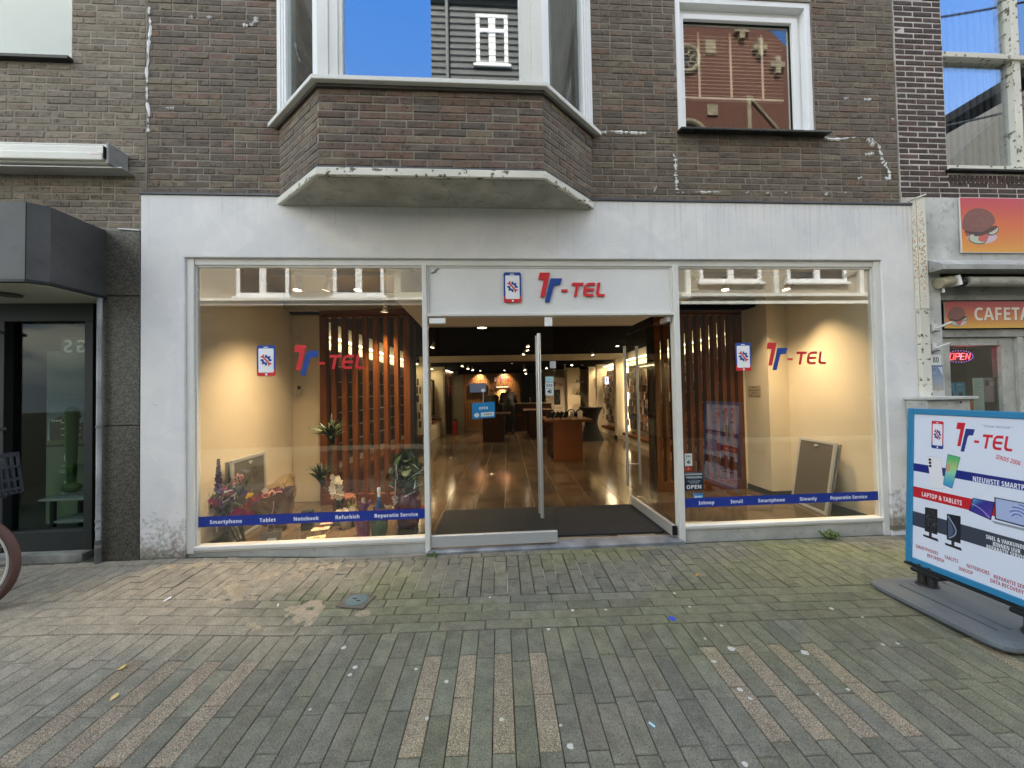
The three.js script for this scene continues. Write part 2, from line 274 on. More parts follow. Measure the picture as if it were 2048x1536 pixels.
{ // pale jointing sand swept between the short pavers
  const g = B(); for (let i = -20; i < 16; i++) { if (hash(i, 3, 9) < .35) continue; const u = i * 0.098 + 0.049; let a = rr(0.15, 0.4), b = Math.min(0.68, a + rr(0.1, 0.45)); const [x0, z0] = toXZ(u, a), [x1, z1] = toXZ(u, b); g.add(new THREE.BoxGeometry(0.0045, 0.005, Math.hypot(x1 - x0, z1 - z0)), [(x0 + x1) / 2, gy((x0 + x1) / 2, (z0 + z1) / 2) - 0.0055, (z0 + z1) / 2], [0.03, 0.034 + Math.atan2(x1 - x0, z1 - z0) * 0 - 0.034 * 2, 0]); }
  tag(g.mesh(pavement, 'joint_sand', M([0.42, 0.38, 0.29], { roughness: 1 })), null, null, null, 'stuff');
}
function sandPatch(px, py, rx, rz, s) { // loose sand: a thin uneven heap with a ragged edge
  const o = PY(px, py, gy(PY(px, py, 0).x, 0.4)), st = 0.012, pos = [], hgt = (x, z) => { const e = ((x - o.x) / rx) ** 2 + ((z - o.z) / rz) ** 2; return (0.62 - e * 0.5) * 0.012 + 0.05 * (fbm(x * 13, z * 13, 6, s) - 0.58); };
  for (let x = o.x - rx * 1.4; x < o.x + rx * 1.4; x += st) for (let z = o.z - rz * 1.4; z < o.z + rz * 1.4; z += st) {
    const h = [hgt(x, z), hgt(x + st, z), hgt(x + st, z + st), hgt(x, z + st)]; if (Math.max(...h) < 0) continue;
    const c = [[x, z], [x + st, z], [x + st, z + st], [x, z + st]].map(([a, b], i) => [a, gy(a, b) + 0.0015 + Math.max(-0.006, h[i] * .6), b]);
    pos.push(...c[0], ...c[2], ...c[1], ...c[0], ...c[3], ...c[2]);
  }
  const g = new THREE.BufferGeometry(); g.setAttribute('position', new THREE.Float32BufferAttribute(pos, 3)); g.computeVertexNormals(); return triUV(g);
}
{
  const mS = M([0.56, 0.47, 0.33], { map: T.paver, roughness: 1, ...bumped(T.paverB, 0.004) });
  const gs = [[465, 1180, 0.13, 0.16, 3], [395, 1133, 0.2, 0.035, 5], [605, 1222, 0.11, 0.12, 7], [650, 1135, 0.2, 0.05, 9], [560, 1150, 0.14, 0.06, 11], [520, 1245, 0.06, .04, 19], [715, 1225, 0.13, 0.03, 23]].map((a) => sandPatch(...a));
  tag(mesh(scene, 'sand', mergeGeometries(gs), mS), 'ragged patches of pale builders sand on the pavement left of the door', null, null, 'stuff');
}
{ // chewing gum trodden into the paving
  const spots = [[1140, 1494, 15], [1410, 1278, 6], [1463, 1298, 16], [1610, 1306, 17], [1428, 1324, 10], [1480, 1380, 12], [1003, 1440, 9], [854, 1438, 9], [893, 1364, 9], [700, 1350, 9], [710, 1335, 10], [1500, 1398, 9], [1636, 1390, 7], [1145, 1221, 8], [1212, 1220, 6], [1097, 1259, 8], [1443, 1252, 7], [1379, 1214, 6], [1795, 1288, 8], [1663, 1218, 9], [832, 1339, 7], [1725, 1235, 6], [687, 1296, 11], [1121, 1452, 7], [1766, 1290, 8], [1490, 1530, 13], [620, 1420, 6], [1696, 1380, 8], [1349, 1187, 7], [980, 1195, 5]];
  const mG = M([0.50, 0.48, 0.42], { roughness: 0.9 });
  for (const [x, y, r] of spots) { const p = PY(x, y, -0.05), q = PY(x, y, gy(p.x, p.z)), k = (3.5 - q.z) / 769 * r * 0.5, s = new THREE.Shape(); for (let i = 0; i < 12; i++) { const a = i / 12 * 6.283, R = k * rr(0.75, 1.1); s[i ? 'lineTo' : 'moveTo'](R * Math.cos(a), R * 0.9 * Math.sin(a)); } mesh(q.z > 1.09 ? street : q.z > .71 ? band : pavement, 'gum_spot', triUV(new THREE.ExtrudeGeometry(s, { depth: 0.0012, bevelEnabled: false }).applyMatrix4(M4([q.x, gy(q.x, q.z) + 0.0012, q.z], [-Math.PI / 2 + 0.03, 0, 0]))), mG); }
}
{ // blue valve cover in its square frame
  const c = PY(713, 1204, -0.045), t = thing('valve_cover', 'round blue grey valve cover set in a square frame among the sandy pavers', 'valve cover', [c.x, gy(c.x, c.z) + 0.003, c.z], -0.25);
  const sq = extrude([[-.1, -.085], [.1, -.085], [.1, .085], [-.1, .085]], 0.008, 0.002); sq.rotateX(-Math.PI / 2); B().add(sq, [0, -0.003, 0]).mesh(t, 'frame', M([0.20, 0.17, 0.13], { map: T.dirt, roughness: 0.8 }));
  const g = B().cyl(0.074, 0.076, 0.006, 0, 0.008, 0, [0, 0, 0], 28); g.mesh(t, 'lid', M([0.17, 0.26, 0.27], { map: T.dirt, roughness: 0.6, metalness: 0.2 }));
  const r = B(); for (let i = 0; i < 36; i++) { const a = i / 36 * 6.283; r.box(0.014, 0.003, 0.004, 0.086 * Math.cos(a), 0.0072, 0.078 * Math.sin(a), { r: [0, -a, 0] }); } r.mesh(t, 'ribs', M([0.14, 0.15, 0.13], { roughness: 0.7 }));
  B().box(0.03, 0.003, 0.008, 0.02, 0.0115, 0.01).box(0.03, 0.003, 0.008, -0.02, 0.0115, -0.012).mesh(t, 'slot', mBlack);
}
{ // litter
  const bit = (name, label, cat, px, py, w, l, mat, turn) => { const a = PY(px, py, -0.05), p = PY(px, py, gy(a.x, a.z) + 0.004); const o = name === 'dry_leaf' ? B().add(extrude(arc(0, 0, 1, 0, 6.283, 14).slice(0, -1).map(([a, b]) => [a * w * .6 * (1 - .35 * b), b * l * .75]), .0012).rotateX(-Math.PI / 2)).geo() : B().add(new THREE.BoxGeometry(w, 0.003, l, 3, 1, 3), [0, 0, 0]).geo(); const q = o.attributes.position; for (let i = 0; i < q.count; i++) q.setY(i, q.getY(i) + 0.35 * w * Math.sin(q.getX(i) / w * 2.4) * Math.cos(q.getZ(i) / l * 2)); o.computeVertexNormals(); const m = mesh(scene, name, o, mat); m.position.set(p.x, gy(p.x, p.z) + 0.007, p.z); m.rotation.y = turn; tag(m, label, cat); };
  bit('paper_scrap', 'small blue paper scrap lying on the lengthwise paver rows', 'paper scrap', 1344, 1238, 0.018, 0.04, M([0.03, 0.07, 0.5]), 0.8);
  bit('dry_leaf', 'yellow dry leaf above the leftmost tan stripes of the street', 'leaf', 244, 1334, 0.03, 0.025, M([0.55, 0.42, 0.12]), 0.3);
  bit('dry_leaf', 'ochre dry leaf on grey pavers between the left tan stripes', 'leaf', 228, 1394, 0.025, 0.02, M([0.5, 0.38, 0.16]), 1.1);
  bit('dry_leaf', 'brown dry leaf on the pavement before the right shop window', 'leaf', 1394, 1150, 0.03, 0.02, M([0.45, 0.25, 0.06]), 0.1);
  bit('paper_scrap', 'crumpled white paper scrap on the sandy left pavement', 'paper scrap', 334, 1197, 0.045, 0.02, mWhite, 0.5);
  bit('paper_scrap', 'white paper scrap lying under the weed at the right window plinth', 'paper scrap', 1667, 1078, 0.035, 0.012, mWhite, 0.3);
  bit('cigarette_butt', 'white cigarette butt on the pavers right of the sand', 'cigarette butt', 556, 1210, 0.008, 0.035, mWhite, 0.4);
  bit('cigarette_butt', 'thin pale cigarette butt in the lower right paving', 'cigarette butt', 1304, 1451, 0.007, 0.03, M([0.4, 0.6, 0.7]), 0.6);
  const st = B().ball(0.018, 0, 0.01, 0, [1.2, 0.7, 0.9], 9).geo(), p = PY(323, 1117, 0.02), m = mesh(scene, 'pebble', st, M([0.62, 0.56, 0.45])); m.position.set(p.x, gy(p.x, p.z) + 0.002, p.z); tag(m, 'pale pebble at the foot of the white plaster pier', 'pebble');
}
function weed(label, px, py, n, h, sp) {
  const p = PY(px, py, gy(PY(px, py, 0).x, 0.05)), t = thing('weed', label, 'weed', [p.x, gy(p.x, 0.05) - 0.005, Math.max(0.02, p.z)]), g = B();
  for (let i = 0; i < n; i++) { const a = rr(0, 6.283), r = rr(0.3, 1) * sp, y = h * rr(0.5, 1); for (let k = 0; k < 5; k++) { const q = k / 5 + .2; g.add(new THREE.CircleGeometry(rr(0.007, 0.013), 5), [r * q * Math.cos(a), y * q - 0.3 * y * q * q, r * q * Math.sin(a) * 0.6 + 0.02], [rr(-1.6, 0), rr(-1, 1), rr(0, 3)], [1.6, 1, 1]); } g.tube([[0, 0, 0], [r * .5 * Math.cos(a), y * .45, r * .3 * Math.sin(a)], [r * Math.cos(a), y * 0.7, r * .6 * Math.sin(a)]], 0.0015, 5, 4); }
  g.mesh(t, 'foliage', M([0.10, 0.16, 0.03], { map: T.leaf, roughness: 0.7, side: THREE.DoubleSide }));
}
weed('green weed sprouting from the joint under the right shop window', 1655, 1076, 26, 0.11, 0.10);
weed('tiny weed at the foot of the post left of the door', 866, 1107, 8, 0.04, 0.05);

// ---------------------------------------------------------------- brickwork
function minusHoles(x0, x1, y0, y1, holes) { // the rectangle less the holes, as rectangles
  const xs = [...new Set([x0, x1, ...holes.flatMap((h) => [h[0], h[1]])])].filter((x) => x >= x0 && x <= x1).sort((a, b) => a - b), out = [];
  for (let i = 0; i < xs.length - 1; i++) {
    const xm = (xs[i] + xs[i + 1]) / 2; let y = y0;
    for (const h of holes.filter((h) => h[0] < xm && h[1] > xm).sort((a, b) => a[2] - b[2])) { if (h[2] > y) out.push([xs[i], xs[i + 1], y, h[2]]); y = Math.max(y, h[3]); }
    if (y < y1) out.push([xs[i], xs[i + 1], y, y1]);
  }
  return out;
}
function layBricks({ x0, x1, y0, y1, course, L, joint, holes = [], wild = 0.25, seed = 1 }) { // list of [x, y, w, h]
  const out = [], half = L / 2; let r = 0;
  for (let y = y0; y + course * 0.6 < y1; y += course, r++) {
    let x = x0 - (r % 2 ? half : 0) - (hash(r, seed, 7) < wild ? L * 0.25 : 0);
    while (x < x1) {
      const l = hash(Math.round(x * 100), r, seed) < wild * 0.5 ? half : L;
      let a = Math.max(x0, x), b = Math.min(x1, x + l) - joint, cut = [[a, b]];
      for (const h of holes) if (y + course - joint > h[2] && y < h[3]) cut = cut.flatMap(([p, q]) => [[p, Math.min(q, h[0] - joint * .5)], [Math.max(p, h[1] + joint * .5), q]].filter(([p, q]) => q - p > 0.02));
      for (const [p, q] of cut) if (q - p > 0.02) out.push([(p + q) / 2, y + (course - joint) / 2, q - p, course - joint]);
      x += l;
    }
  }
  return out;
}
const tones = (list) => () => { const t = pick(list), k = rr(0.86, 1.14); return t.map((c, i) => c * k * (i === 2 ? .95 : 1)); };
const toneMain = tones([[0.150, 0.119, 0.096], [0.138, 0.110, 0.091], [0.160, 0.123, 0.098], [0.132, 0.107, 0.091], [0.165, 0.128, 0.100], [0.172, 0.115, 0.088], [0.145, 0.118, 0.094], [0.155, 0.120, 0.094], [0.14, 0.112, .092], [0.19, 0.155, 0.112]]);
const toneLeft = tones([[0.215, 0.178, 0.140], [0.195, 0.162, 0.13], [0.235, 0.195, 0.152], [0.185, 0.155, 0.125], [0.215, 0.17, 0.134]]);
const toneCafe = tones([[0.085, 0.055, 0.052], [0.075, 0.05, 0.05], [0.10, 0.064, 0.058], [0.07, 0.052, 0.05]]);
function brickGeo([x, y, w, h], z, tone, jit = 0.0022) { const g = block(w, h, 0.04, 0.0045, jit, tone()); g.translate(x, y, z + rr(-0.002, 0.002)); return g; }
function buildBricks(parent, list, z, tone, most, moreName = 'more_bricks', xf) { // nearest to the camera's view first; past "most" one part
  const seen = (b) => { const q = V(b[0], b[1], z).applyMatrix4(xf ?? new THREE.Matrix4()).applyMatrix4(camera.matrixWorldInverse); return Math.abs(q.x / q.z) < 1.34 && Math.abs(q.y / q.z) < 1.0 ? -q.z : 100 - q.z; };
  const s = list.map((b) => [seen(b), b]).sort((a, b) => a[0] - b[0]), rest = [];
  s.forEach(([d, b], i) => { const g = brickGeo(b, z, tone); if (xf) g.applyMatrix4(xf); if (i < most && d < 100) mesh(parent, 'brick', g, mBrick); else rest.push(g); });
  if (rest.length) tag(mesh(parent, moreName, mergeGeometries(rest), mBrick), null, null, null, 'stuff');
}
function smear(parent, pts, w, mat, s, z) { // filler or lime smeared along a line of points: ragged ribbon with body
  const pos = [], n = 90, P0 = pts.map((p) => V(...p)), c = P0.length > 2 ? new THREE.CatmullRomCurve3(P0) : new THREE.LineCurve3(P0[0], P0[1]), prev = [];
  const rows = []; for (let i = 0; i <= n; i++) { const t = i / n, p = c.getPoint(t), d = c.getTangent(t), nx = -d.y, ny = d.x, e = fbm(t * n * 0.35, s, 3, s * 7), k = w * (0.15 + 1.1 * Math.max(0, e - 0.28) * 1.6) * (0.6 + 0.8 * vnoise(t * 9, s, 31)), o = (vnoise(t * 14, s, 77) - 0.5) * w * 0.8; rows.push([p.x + nx * (o + k), p.y + ny * (o + k), p.x + nx * (o - k), p.y + ny * (o - k), p.z + 0.002 * e, e > 0.3]); }
  for (let i = 0; i < n; i++) { const a = rows[i], b = rows[i + 1]; if (!a[5]) continue; const m = (q) => [(q[0] + q[2]) / 2, (q[1] + q[3]) / 2, q[4] + 0.004]; const A = m(a), Bm = m(b); pos.push(a[0], a[1], a[4] - .003, ...A, ...Bm, a[0], a[1], a[4] - .003, ...Bm, b[0], b[1], b[4] - .003, ...A, a[2], a[3], a[4] - .003, b[2], b[3], b[4] - .003, ...A, b[2], b[3], b[4] - .003, ...Bm); }
  const g = new THREE.BufferGeometry(); g.setAttribute('position', new THREE.Float32BufferAttribute(pos, 3)); g.computeVertexNormals(); return triUV(g);
}

// ---------------------------------------------------------------- the phone shop: structure
const shop = thing('shop_building', 'dark brick corner-bay building with a wide white plastered phone shop front below', 'building');
const ZB = -0.03, YF = 3.195;                                     // brick face, top of the plaster
const OX0 = -2.61, OX1 = 3.884, OY1 = 2.632;                      // opening of the shop front
const WIN = (() => { const a = P(1357, 258, ZB), b = P(1622, 10, ZB); return [a.x, b.x + 0.0, P(1364, 262, ZB).y, P(1500, -3, ZB).y]; })();
const bayL = P(563, 405, ZB).x - 0.01, bayR = P(1182, 411, ZB).x + 0.01;
const WX0 = -2.945, WX1 = 4.142, TOP = 10.5;
const holesMain = [[WIN[0], WIN[1], WIN[2], WIN[3]], [bayL, bayR, 3.0, 5.9]];
{
  const wall = B();
  for (const [a, b, c, d] of minusHoles(WX0, WX1, YF - 0.05, TOP, [WIN, [bayL + 0.02, bayR - 0.02, 3.2, 5.9]])) wall.span(a, b, c, d, -0.3, ZB - 0.0045);
  wall.mesh(shop, 'mortar_wall', mMortar);
  buildBricks(shop, layBricks({ x0: WX0 + 0.004, x1: WX1, y0: YF + 0.012, y1: 5.55, course: 0.0613, L: 0.209, joint: 0.0105, holes: holesMain, wild: 0.14, seed: 3 }).filter((b) => !(b[0] > bayL && b[0] < bayR)), ZB, toneMain, 168);
  // plaster front with its deep opening
  const gL = gy(WX0, 0) - 0.06;
  const pe = extrude([[-2.967, -0.12], [OX0 - .006, -0.12], [OX0 - .006, OY1 + .006], [OX1 + .006, OY1 + .006], [OX1 + .006, -0.12], [4.216, -0.12], [4.216, YF - .018], [-2.967, YF - .018]], 0.148, 0.006); pe.translate(0, 0, -0.154);
  { const p = pe.attributes.position, uv = pe.attributes.uv; for (let i = 0; i < p.count; i++) uv.setXY(i, (p.getX(i) + 2.973) / 7.195, (p.getY(i) + 0.2) / 3.4); }
  mesh(shop, 'plaster_front', pe, mPlaster);
  const fl = B(); fl.span(-2.978, bayL + .02, YF - 0.014, YF + 0.006, -0.04, 0.012, { b: 0.003 }); fl.span(bayR - .02, 4.226, YF - 0.014, YF + 0.006, -0.04, 0.012, { b: 0.003 });
  fl.span(-2.978, bayL + .02, YF + 0.006, YF + 0.016, -0.04, -0.012, { b: 0.002 }); fl.span(bayR - .02, 4.226, YF + 0.006, YF + 0.016, -0.04, -0.012, { b: 0.002 });
  fl.mesh(shop, 'lead_flashing', mLead);
  // the rest of the house: side walls, back, floors and roof close it
  const body = B(); body.span(-3.0, -2.86, -0.2, TOP, -13.2, -0.31); body.span(4.4, 4.55, -0.2, TOP, -13.2, -0.31); body.span(-3.0, 4.55, -0.2, TOP, -13.4, -13.21); body.span(-3.0, 4.55, TOP + 0.003, TOP + 0.25, -13.4, -0.0);
  body.span(-2.85, 4.39, 2.95, 3.15, -13.2, -0.17); body.mesh(shop, 'rear_walls', M([0.2, 0.16, 0.13]));
  const rm = B(); rm.span(-2.85, 4.39, 3.16, 6.4, -3.1, -3.0); rm.span(-2.85, 4.39, 6.1, 6.2, -2.9, -0.31); rm.mesh(shop, 'upstairs_wall', M([0.09, 0.08, 0.075]));
}
{ // lime and filler smears on the brickwork
  const mS = M([0.72, 0.72, 0.72], { roughness: 0.95 }), z = ZB + 0.004, q = (x, y) => P(x, y, z).toArray(), gs = [
    [[[297, 12], [300, 50], [296, 110], [293, 170], [297, 230], [296, 264]], 0.016], [[[379, 36], [386, 34]], 0.02], [[[414, 33], [424, 36]], 0.016], [[[485, 48], [500, 50], [508, 44], [514, 34]], 0.018], [[[509, 34], [516, 45]], 0.02],
    [[[1194, 264], [1240, 264], [1292, 267]], 0.014], [[[1349, 308], [1351, 340], [1353, 380]], 0.022], [[[1350, 385], [1400, 384], [1440, 385]], 0.01], [[[1640, 262], [1652, 276], [1700, 276], [1740, 278], [1760, 292]], 0.016], [[[1735, 278], [1748, 290]], 0.03], [[[1760, 292], [1765, 320], [1772, 330], [1780, 345], [1778, 360]], 0.02], [[[1730, 310], [1748, 307]], 0.018], [[[1688, 197], [1694, 197]], 0.012], [[[1728, 199], [1742, 199]], 0.014], [[[1308, 384], [1314, 372]], 0.014], [[[1492, 387], [1497, 384]], 0.012], [[[1532, 388], [1537, 385]], 0.012], [[[1570, 387], [1574, 385]], 0.01], [[[1650, 390], [1655, 386]], 0.014], [[[1690, 386], [1694, 384]], 0.01], [[[1716, 358], [1724, 354]], 0.014], [[[1770, 356], [1778, 358]], 0.02], [[[1782, 237], [1788, 239]], 0.01], [[[332, 216], [348, 217]], 0.014]];
  gs.forEach(([pts, w], i) => mesh(shop, 'filler_smear', smear(shop, pts.map((p) => q(...p)), w, null, i + 2), mS));
}
// window of the upper floor: deep white frame, double glazing, tiled sill
{
  const f = B(), [x0, x1, y0, y1] = WIN, zf = -0.075, t = 0.055;
  f.span(x0, x0 + t, y0, y1, -0.2, zf + .03, { b: 0.004 }); f.span(x1 - t, x1, y0, y1, -0.2, zf + .03, { b: 0.004 }); f.span(x0 + t, x1 - t, y1 - t, y1, -0.2, zf + .03, { b: 0.004 }); f.span(x0 + t, x1 - t, y0, y0 + 0.03, -0.2, zf + .03, { b: 0.004 });
  const w = f.mesh(shop, 'window', mWhite), s = B(), i0 = x0 + t + 0.002, i1 = x1 - t - 0.045, j0 = y0 + 0.032, j1 = y1 - t - .06, k = 0.055;
  s.span(i0, i0 + k, j0, j1, -0.17, -0.09, { b: 0.006 }); s.span(i1 - k, i1, j0, j1, -0.17, -0.09, { b: 0.006 }); s.span(i0 + k, i1 - k, j1 - k, j1, -0.17, -0.09, { b: 0.006 }); s.span(i0 + k, i1 - k, j0, j0 + k * .8, -0.17, -0.09, { b: 0.006 });
  s.span(i1, x1 - t, j0, j1, -0.18, -0.12, { b: .003 }); s.span(i0, x1 - t, j1, y1 - t, -0.18, -0.12, { b: .003 }); s.mesh(w, 'sash', mWhite);
  const gk = B(), a0 = i0 + k, a1 = i1 - k, b0 = j0 + k * .8, b1 = j1 - k, e = 0.008; gk.span(a0, a0 + e, b0, b1, -.14, -.122); gk.span(a1 - e, a1, b0, b1, -.14, -.122); gk.span(a0 + e, a1 - e, b1 - e, b1, -.14, -.122); gk.span(a0 + e, a1 - e, b0, b0 + e, -.14, -.122); gk.mesh(w, 'gasket', mBlack);
  B().span(a0 + 0.009, a1 - 0.009, b0 + .009, b1 - .009, -0.135, -0.131).mesh(w, 'pane', pane(0, [0.95, 0.93, 0.9], 1.75));
  for (let n = 0; n < 11; n++) { const X = x0 - 0.02 + (x1 - x0 + 0.11) * (n + 0.5) / 11; B().box((x1 - x0 + 0.11) / 11 - 0.004, 0.02, 0.16, X, y0 - 0.016, -0.02, { b: 0.004, r: [0.16, 0, 0] }).mesh(w, 'sill_tile', M([0.018, 0.024, 0.026], { roughness: 0.3 })); }
  const bl = B(); for (let n = 0; n < 17; n++) bl.box(a1 - a0, 0.0025, 0.03, (a0 + a1) / 2, b1 - 0.03 - n * 0.0385, -0.24, { r: [0.5, 0, 0] }); bl.box(a1 - a0, 0.02, 0.03, (a0 + a1) / 2, b1 - 0.03 - 17 * 0.0385, -0.24);
  bl.mesh(w, 'blind', M([0.74, 0.70, 0.60], { side: THREE.DoubleSide })); const tp = B(); for (const u of [0.2, 0.5, 0.8]) tp.span(lerp(a0, a1, u) - .012, lerp(a0, a1, u) + .012, b1 - 0.03 - 17 * .0385, b1, -0.222, -0.221); tp.mesh(w, 'blind_tape', M([0.7, 0.66, 0.55]));
  B().span(-3, 4.5, 3.15, 3.16, -3, -.3).mesh(shop, 'upstairs_floor', mRoom);
}
// ---------------------------------------------------------------- the bay
{
  const bz = 0.47, y0 = 3.185, y1 = 3.80;                                     // front plane and brick zone
  const fl = P(637, 325, bz).x, fr = P(1088, 340, bz).x, bl = P(558, 400, ZB).x + .0, br = P(1187, 405, ZB).x - .0;
  const plan = [[bl, ZB], [fl, bz], [fr, bz], [br, ZB]];
  const off = (d) => { const n = (a, b) => { const l = Math.hypot(b[0] - a[0], b[1] - a[1]); return [-(b[1] - a[1]) / l, (b[0] - a[0]) / l]; }; const N = [0, 1, 2].map((i) => n(plan[i], plan[i + 1])); const mit = (p, a, b) => { const s = [a[0] + b[0], a[1] + b[1]], k = d / (s[0] * a[0] + s[1] * a[1]); return [p[0] + s[0] * k, p[1] + s[1] * k]; }; const side = (p, nn, nx) => { const t = (p[1] + nn[1] * d - ZB) / nx[1]; return [p[0] + nn[0] * d - nx[0] * t, ZB]; }; const d0 = [plan[1][0] - plan[0][0], plan[1][1] - plan[0][1]], d2 = [plan[3][0] - plan[2][0], plan[3][1] - plan[2][1]]; return [side(plan[0], N[0], d0), mit(plan[1], N[0], N[1]), mit(plan[2], N[1], N[2]), side(plan[3], N[2], d2)]; };
  const slab = (d, ya, yb, bev = 0, zback = -0.29) => { const p = off(d), s = extrude([...p.map(([x, z]) => [x, -z]), [p[3][0], -zback], [p[0][0], -zback]].reverse(), yb - ya - 2 * bev, bev); s.rotateX(-Math.PI / 2); s.translate(0, ya + bev, 0); return s; };
  const bay = B().add(slab(-0.0045, y0, y1)).mesh(shop, 'bay_window', mMortar, 'three-sided brick bay with large white framed window');
  for (let i = 0; i < 3; i++) {
    const a = plan[i], b = plan[i + 1], len = Math.hypot(b[0] - a[0], b[1] - a[1]), ang = Math.atan2(-(b[1] - a[1]), b[0] - a[0]), xf = M4([a[0], 0, a[1]], [0, ang, 0]);
    const L = layBricks({ x0: 0.001, x1: len + .008, y0: y0 + 0.012, y1: y1 - 0.005, course: 0.0622, L: 0.209, joint: 0.0105, wild: 0.1, seed: 11 + i });
    buildBricks(bay, L, 0, i === 1 ? tones([[0.142, 0.103, 0.082], [0.13, 0.099, 0.081], [0.160, 0.104, 0.08], [0.12, 0.096, 0.082], [0.18, 0.14, 0.10], [0.148, 0.101, 0.08]]) : toneMain, 300, 'more_bricks', xf);
  }
  B().add(slab(0.018, 3.105, 3.168, 0.006)).mesh(bay, 'slab_edge', mPeel);
  B().add(slab(0.012, 3.17, 3.184)).mesh(bay, 'lead_strip', mLead);
  B().add(slab(-0.004, 3.096, 3.104)).mesh(bay, 'slab_soffit', mSoffit);
  B().add(slab(0.06, 3.825, 3.862, 0.004)).mesh(bay, 'sill', mFrame);
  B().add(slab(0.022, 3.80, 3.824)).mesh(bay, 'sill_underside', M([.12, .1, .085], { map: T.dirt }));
  // frames and glass of the three faces
  const q = off(0.01), fy0 = 3.862, fy1 = 5.75;
  for (let i = 0; i < 3; i++) {
    const a = q[i], b = q[i + 1], len = Math.hypot(b[0] - a[0], b[1] - a[1]), ang = Math.atan2(-(b[1] - a[1]), b[0] - a[0]), xf = M4([a[0], 0, a[1]], [0, ang, 0]), f = B(), pw = i === 1 ? 0.085 : 0.07, in0 = pw + (i === 1 ? 0.10 : 0.055), g = B();
    f.span(0.0, pw, fy0, fy1, -0.09, 0, { b: 0.005 }); f.span(len - pw, len - 0.0, fy0, fy1, -0.09, 0, { b: 0.005 });
    f.span(pw, in0 - .03, fy0, fy1, -0.08, -0.012, { b: .004 }); f.span(len - in0 + .03, len - pw, fy0, fy1, -0.08, -0.012, { b: .004 });
    f.span(in0 - .03, in0, fy0 + .05, fy1, -0.075, -0.024, { b: .004 }); f.span(len - in0, len - in0 + .03, fy0 + .05, fy1, -0.075, -0.024, { b: .004 });
    f.span(in0 - .03, len - in0 + .03, fy0 + .001, fy0 + 0.05, -0.08, -0.012, { b: 0.005 }); f.span(pw, len - pw, fy1 - 0.1, fy1, -0.085, -0.005);
    const o = f.geo(); o.applyMatrix4(xf); mesh(bay, 'window_frame', o, i === 1 ? mFrame : mWhite);
    g.span(in0 + 0.001, len - in0 - 0.001, fy0 + 0.051, fy1 - .1, -0.05, -0.046); g.span(in0 + 0.001, len - in0 - 0.001, fy0 + 0.051, fy1 - .1, -0.07, -0.066); const og = g.geo(); og.applyMatrix4(xf); mesh(bay, 'pane', og, i === 1 ? pane(0, [0.9, 0.92, 0.94], 2.3) : mSideGlass);
  }
  B().add(slab(0.03, 5.75, 5.9, 0.004)).mesh(bay, 'bay_roof', mFrame);
  // blind cord and a limp net curtain behind the front glass
  const cx = P(690, 60, 0.38), cd = B(); cd.tube([[cx.x, 5.0, 0.36], [cx.x - 0.02, 4.4, 0.36], [cx.x + 0.01, 3.92, 0.36]], 0.005, 20, 5); const c2 = P(1036, 30, .36); cd.tube([[c2.x, 5.0, .36], [c2.x, 4.55, .36], [c2.x, 4.35, .36]], 0.003, 8, 5); cd.cyl(0.006, 0.008, 0.03, c2.x, 4.34, .36); cd.mesh(bay, 'blind_cord', mWhite);
}
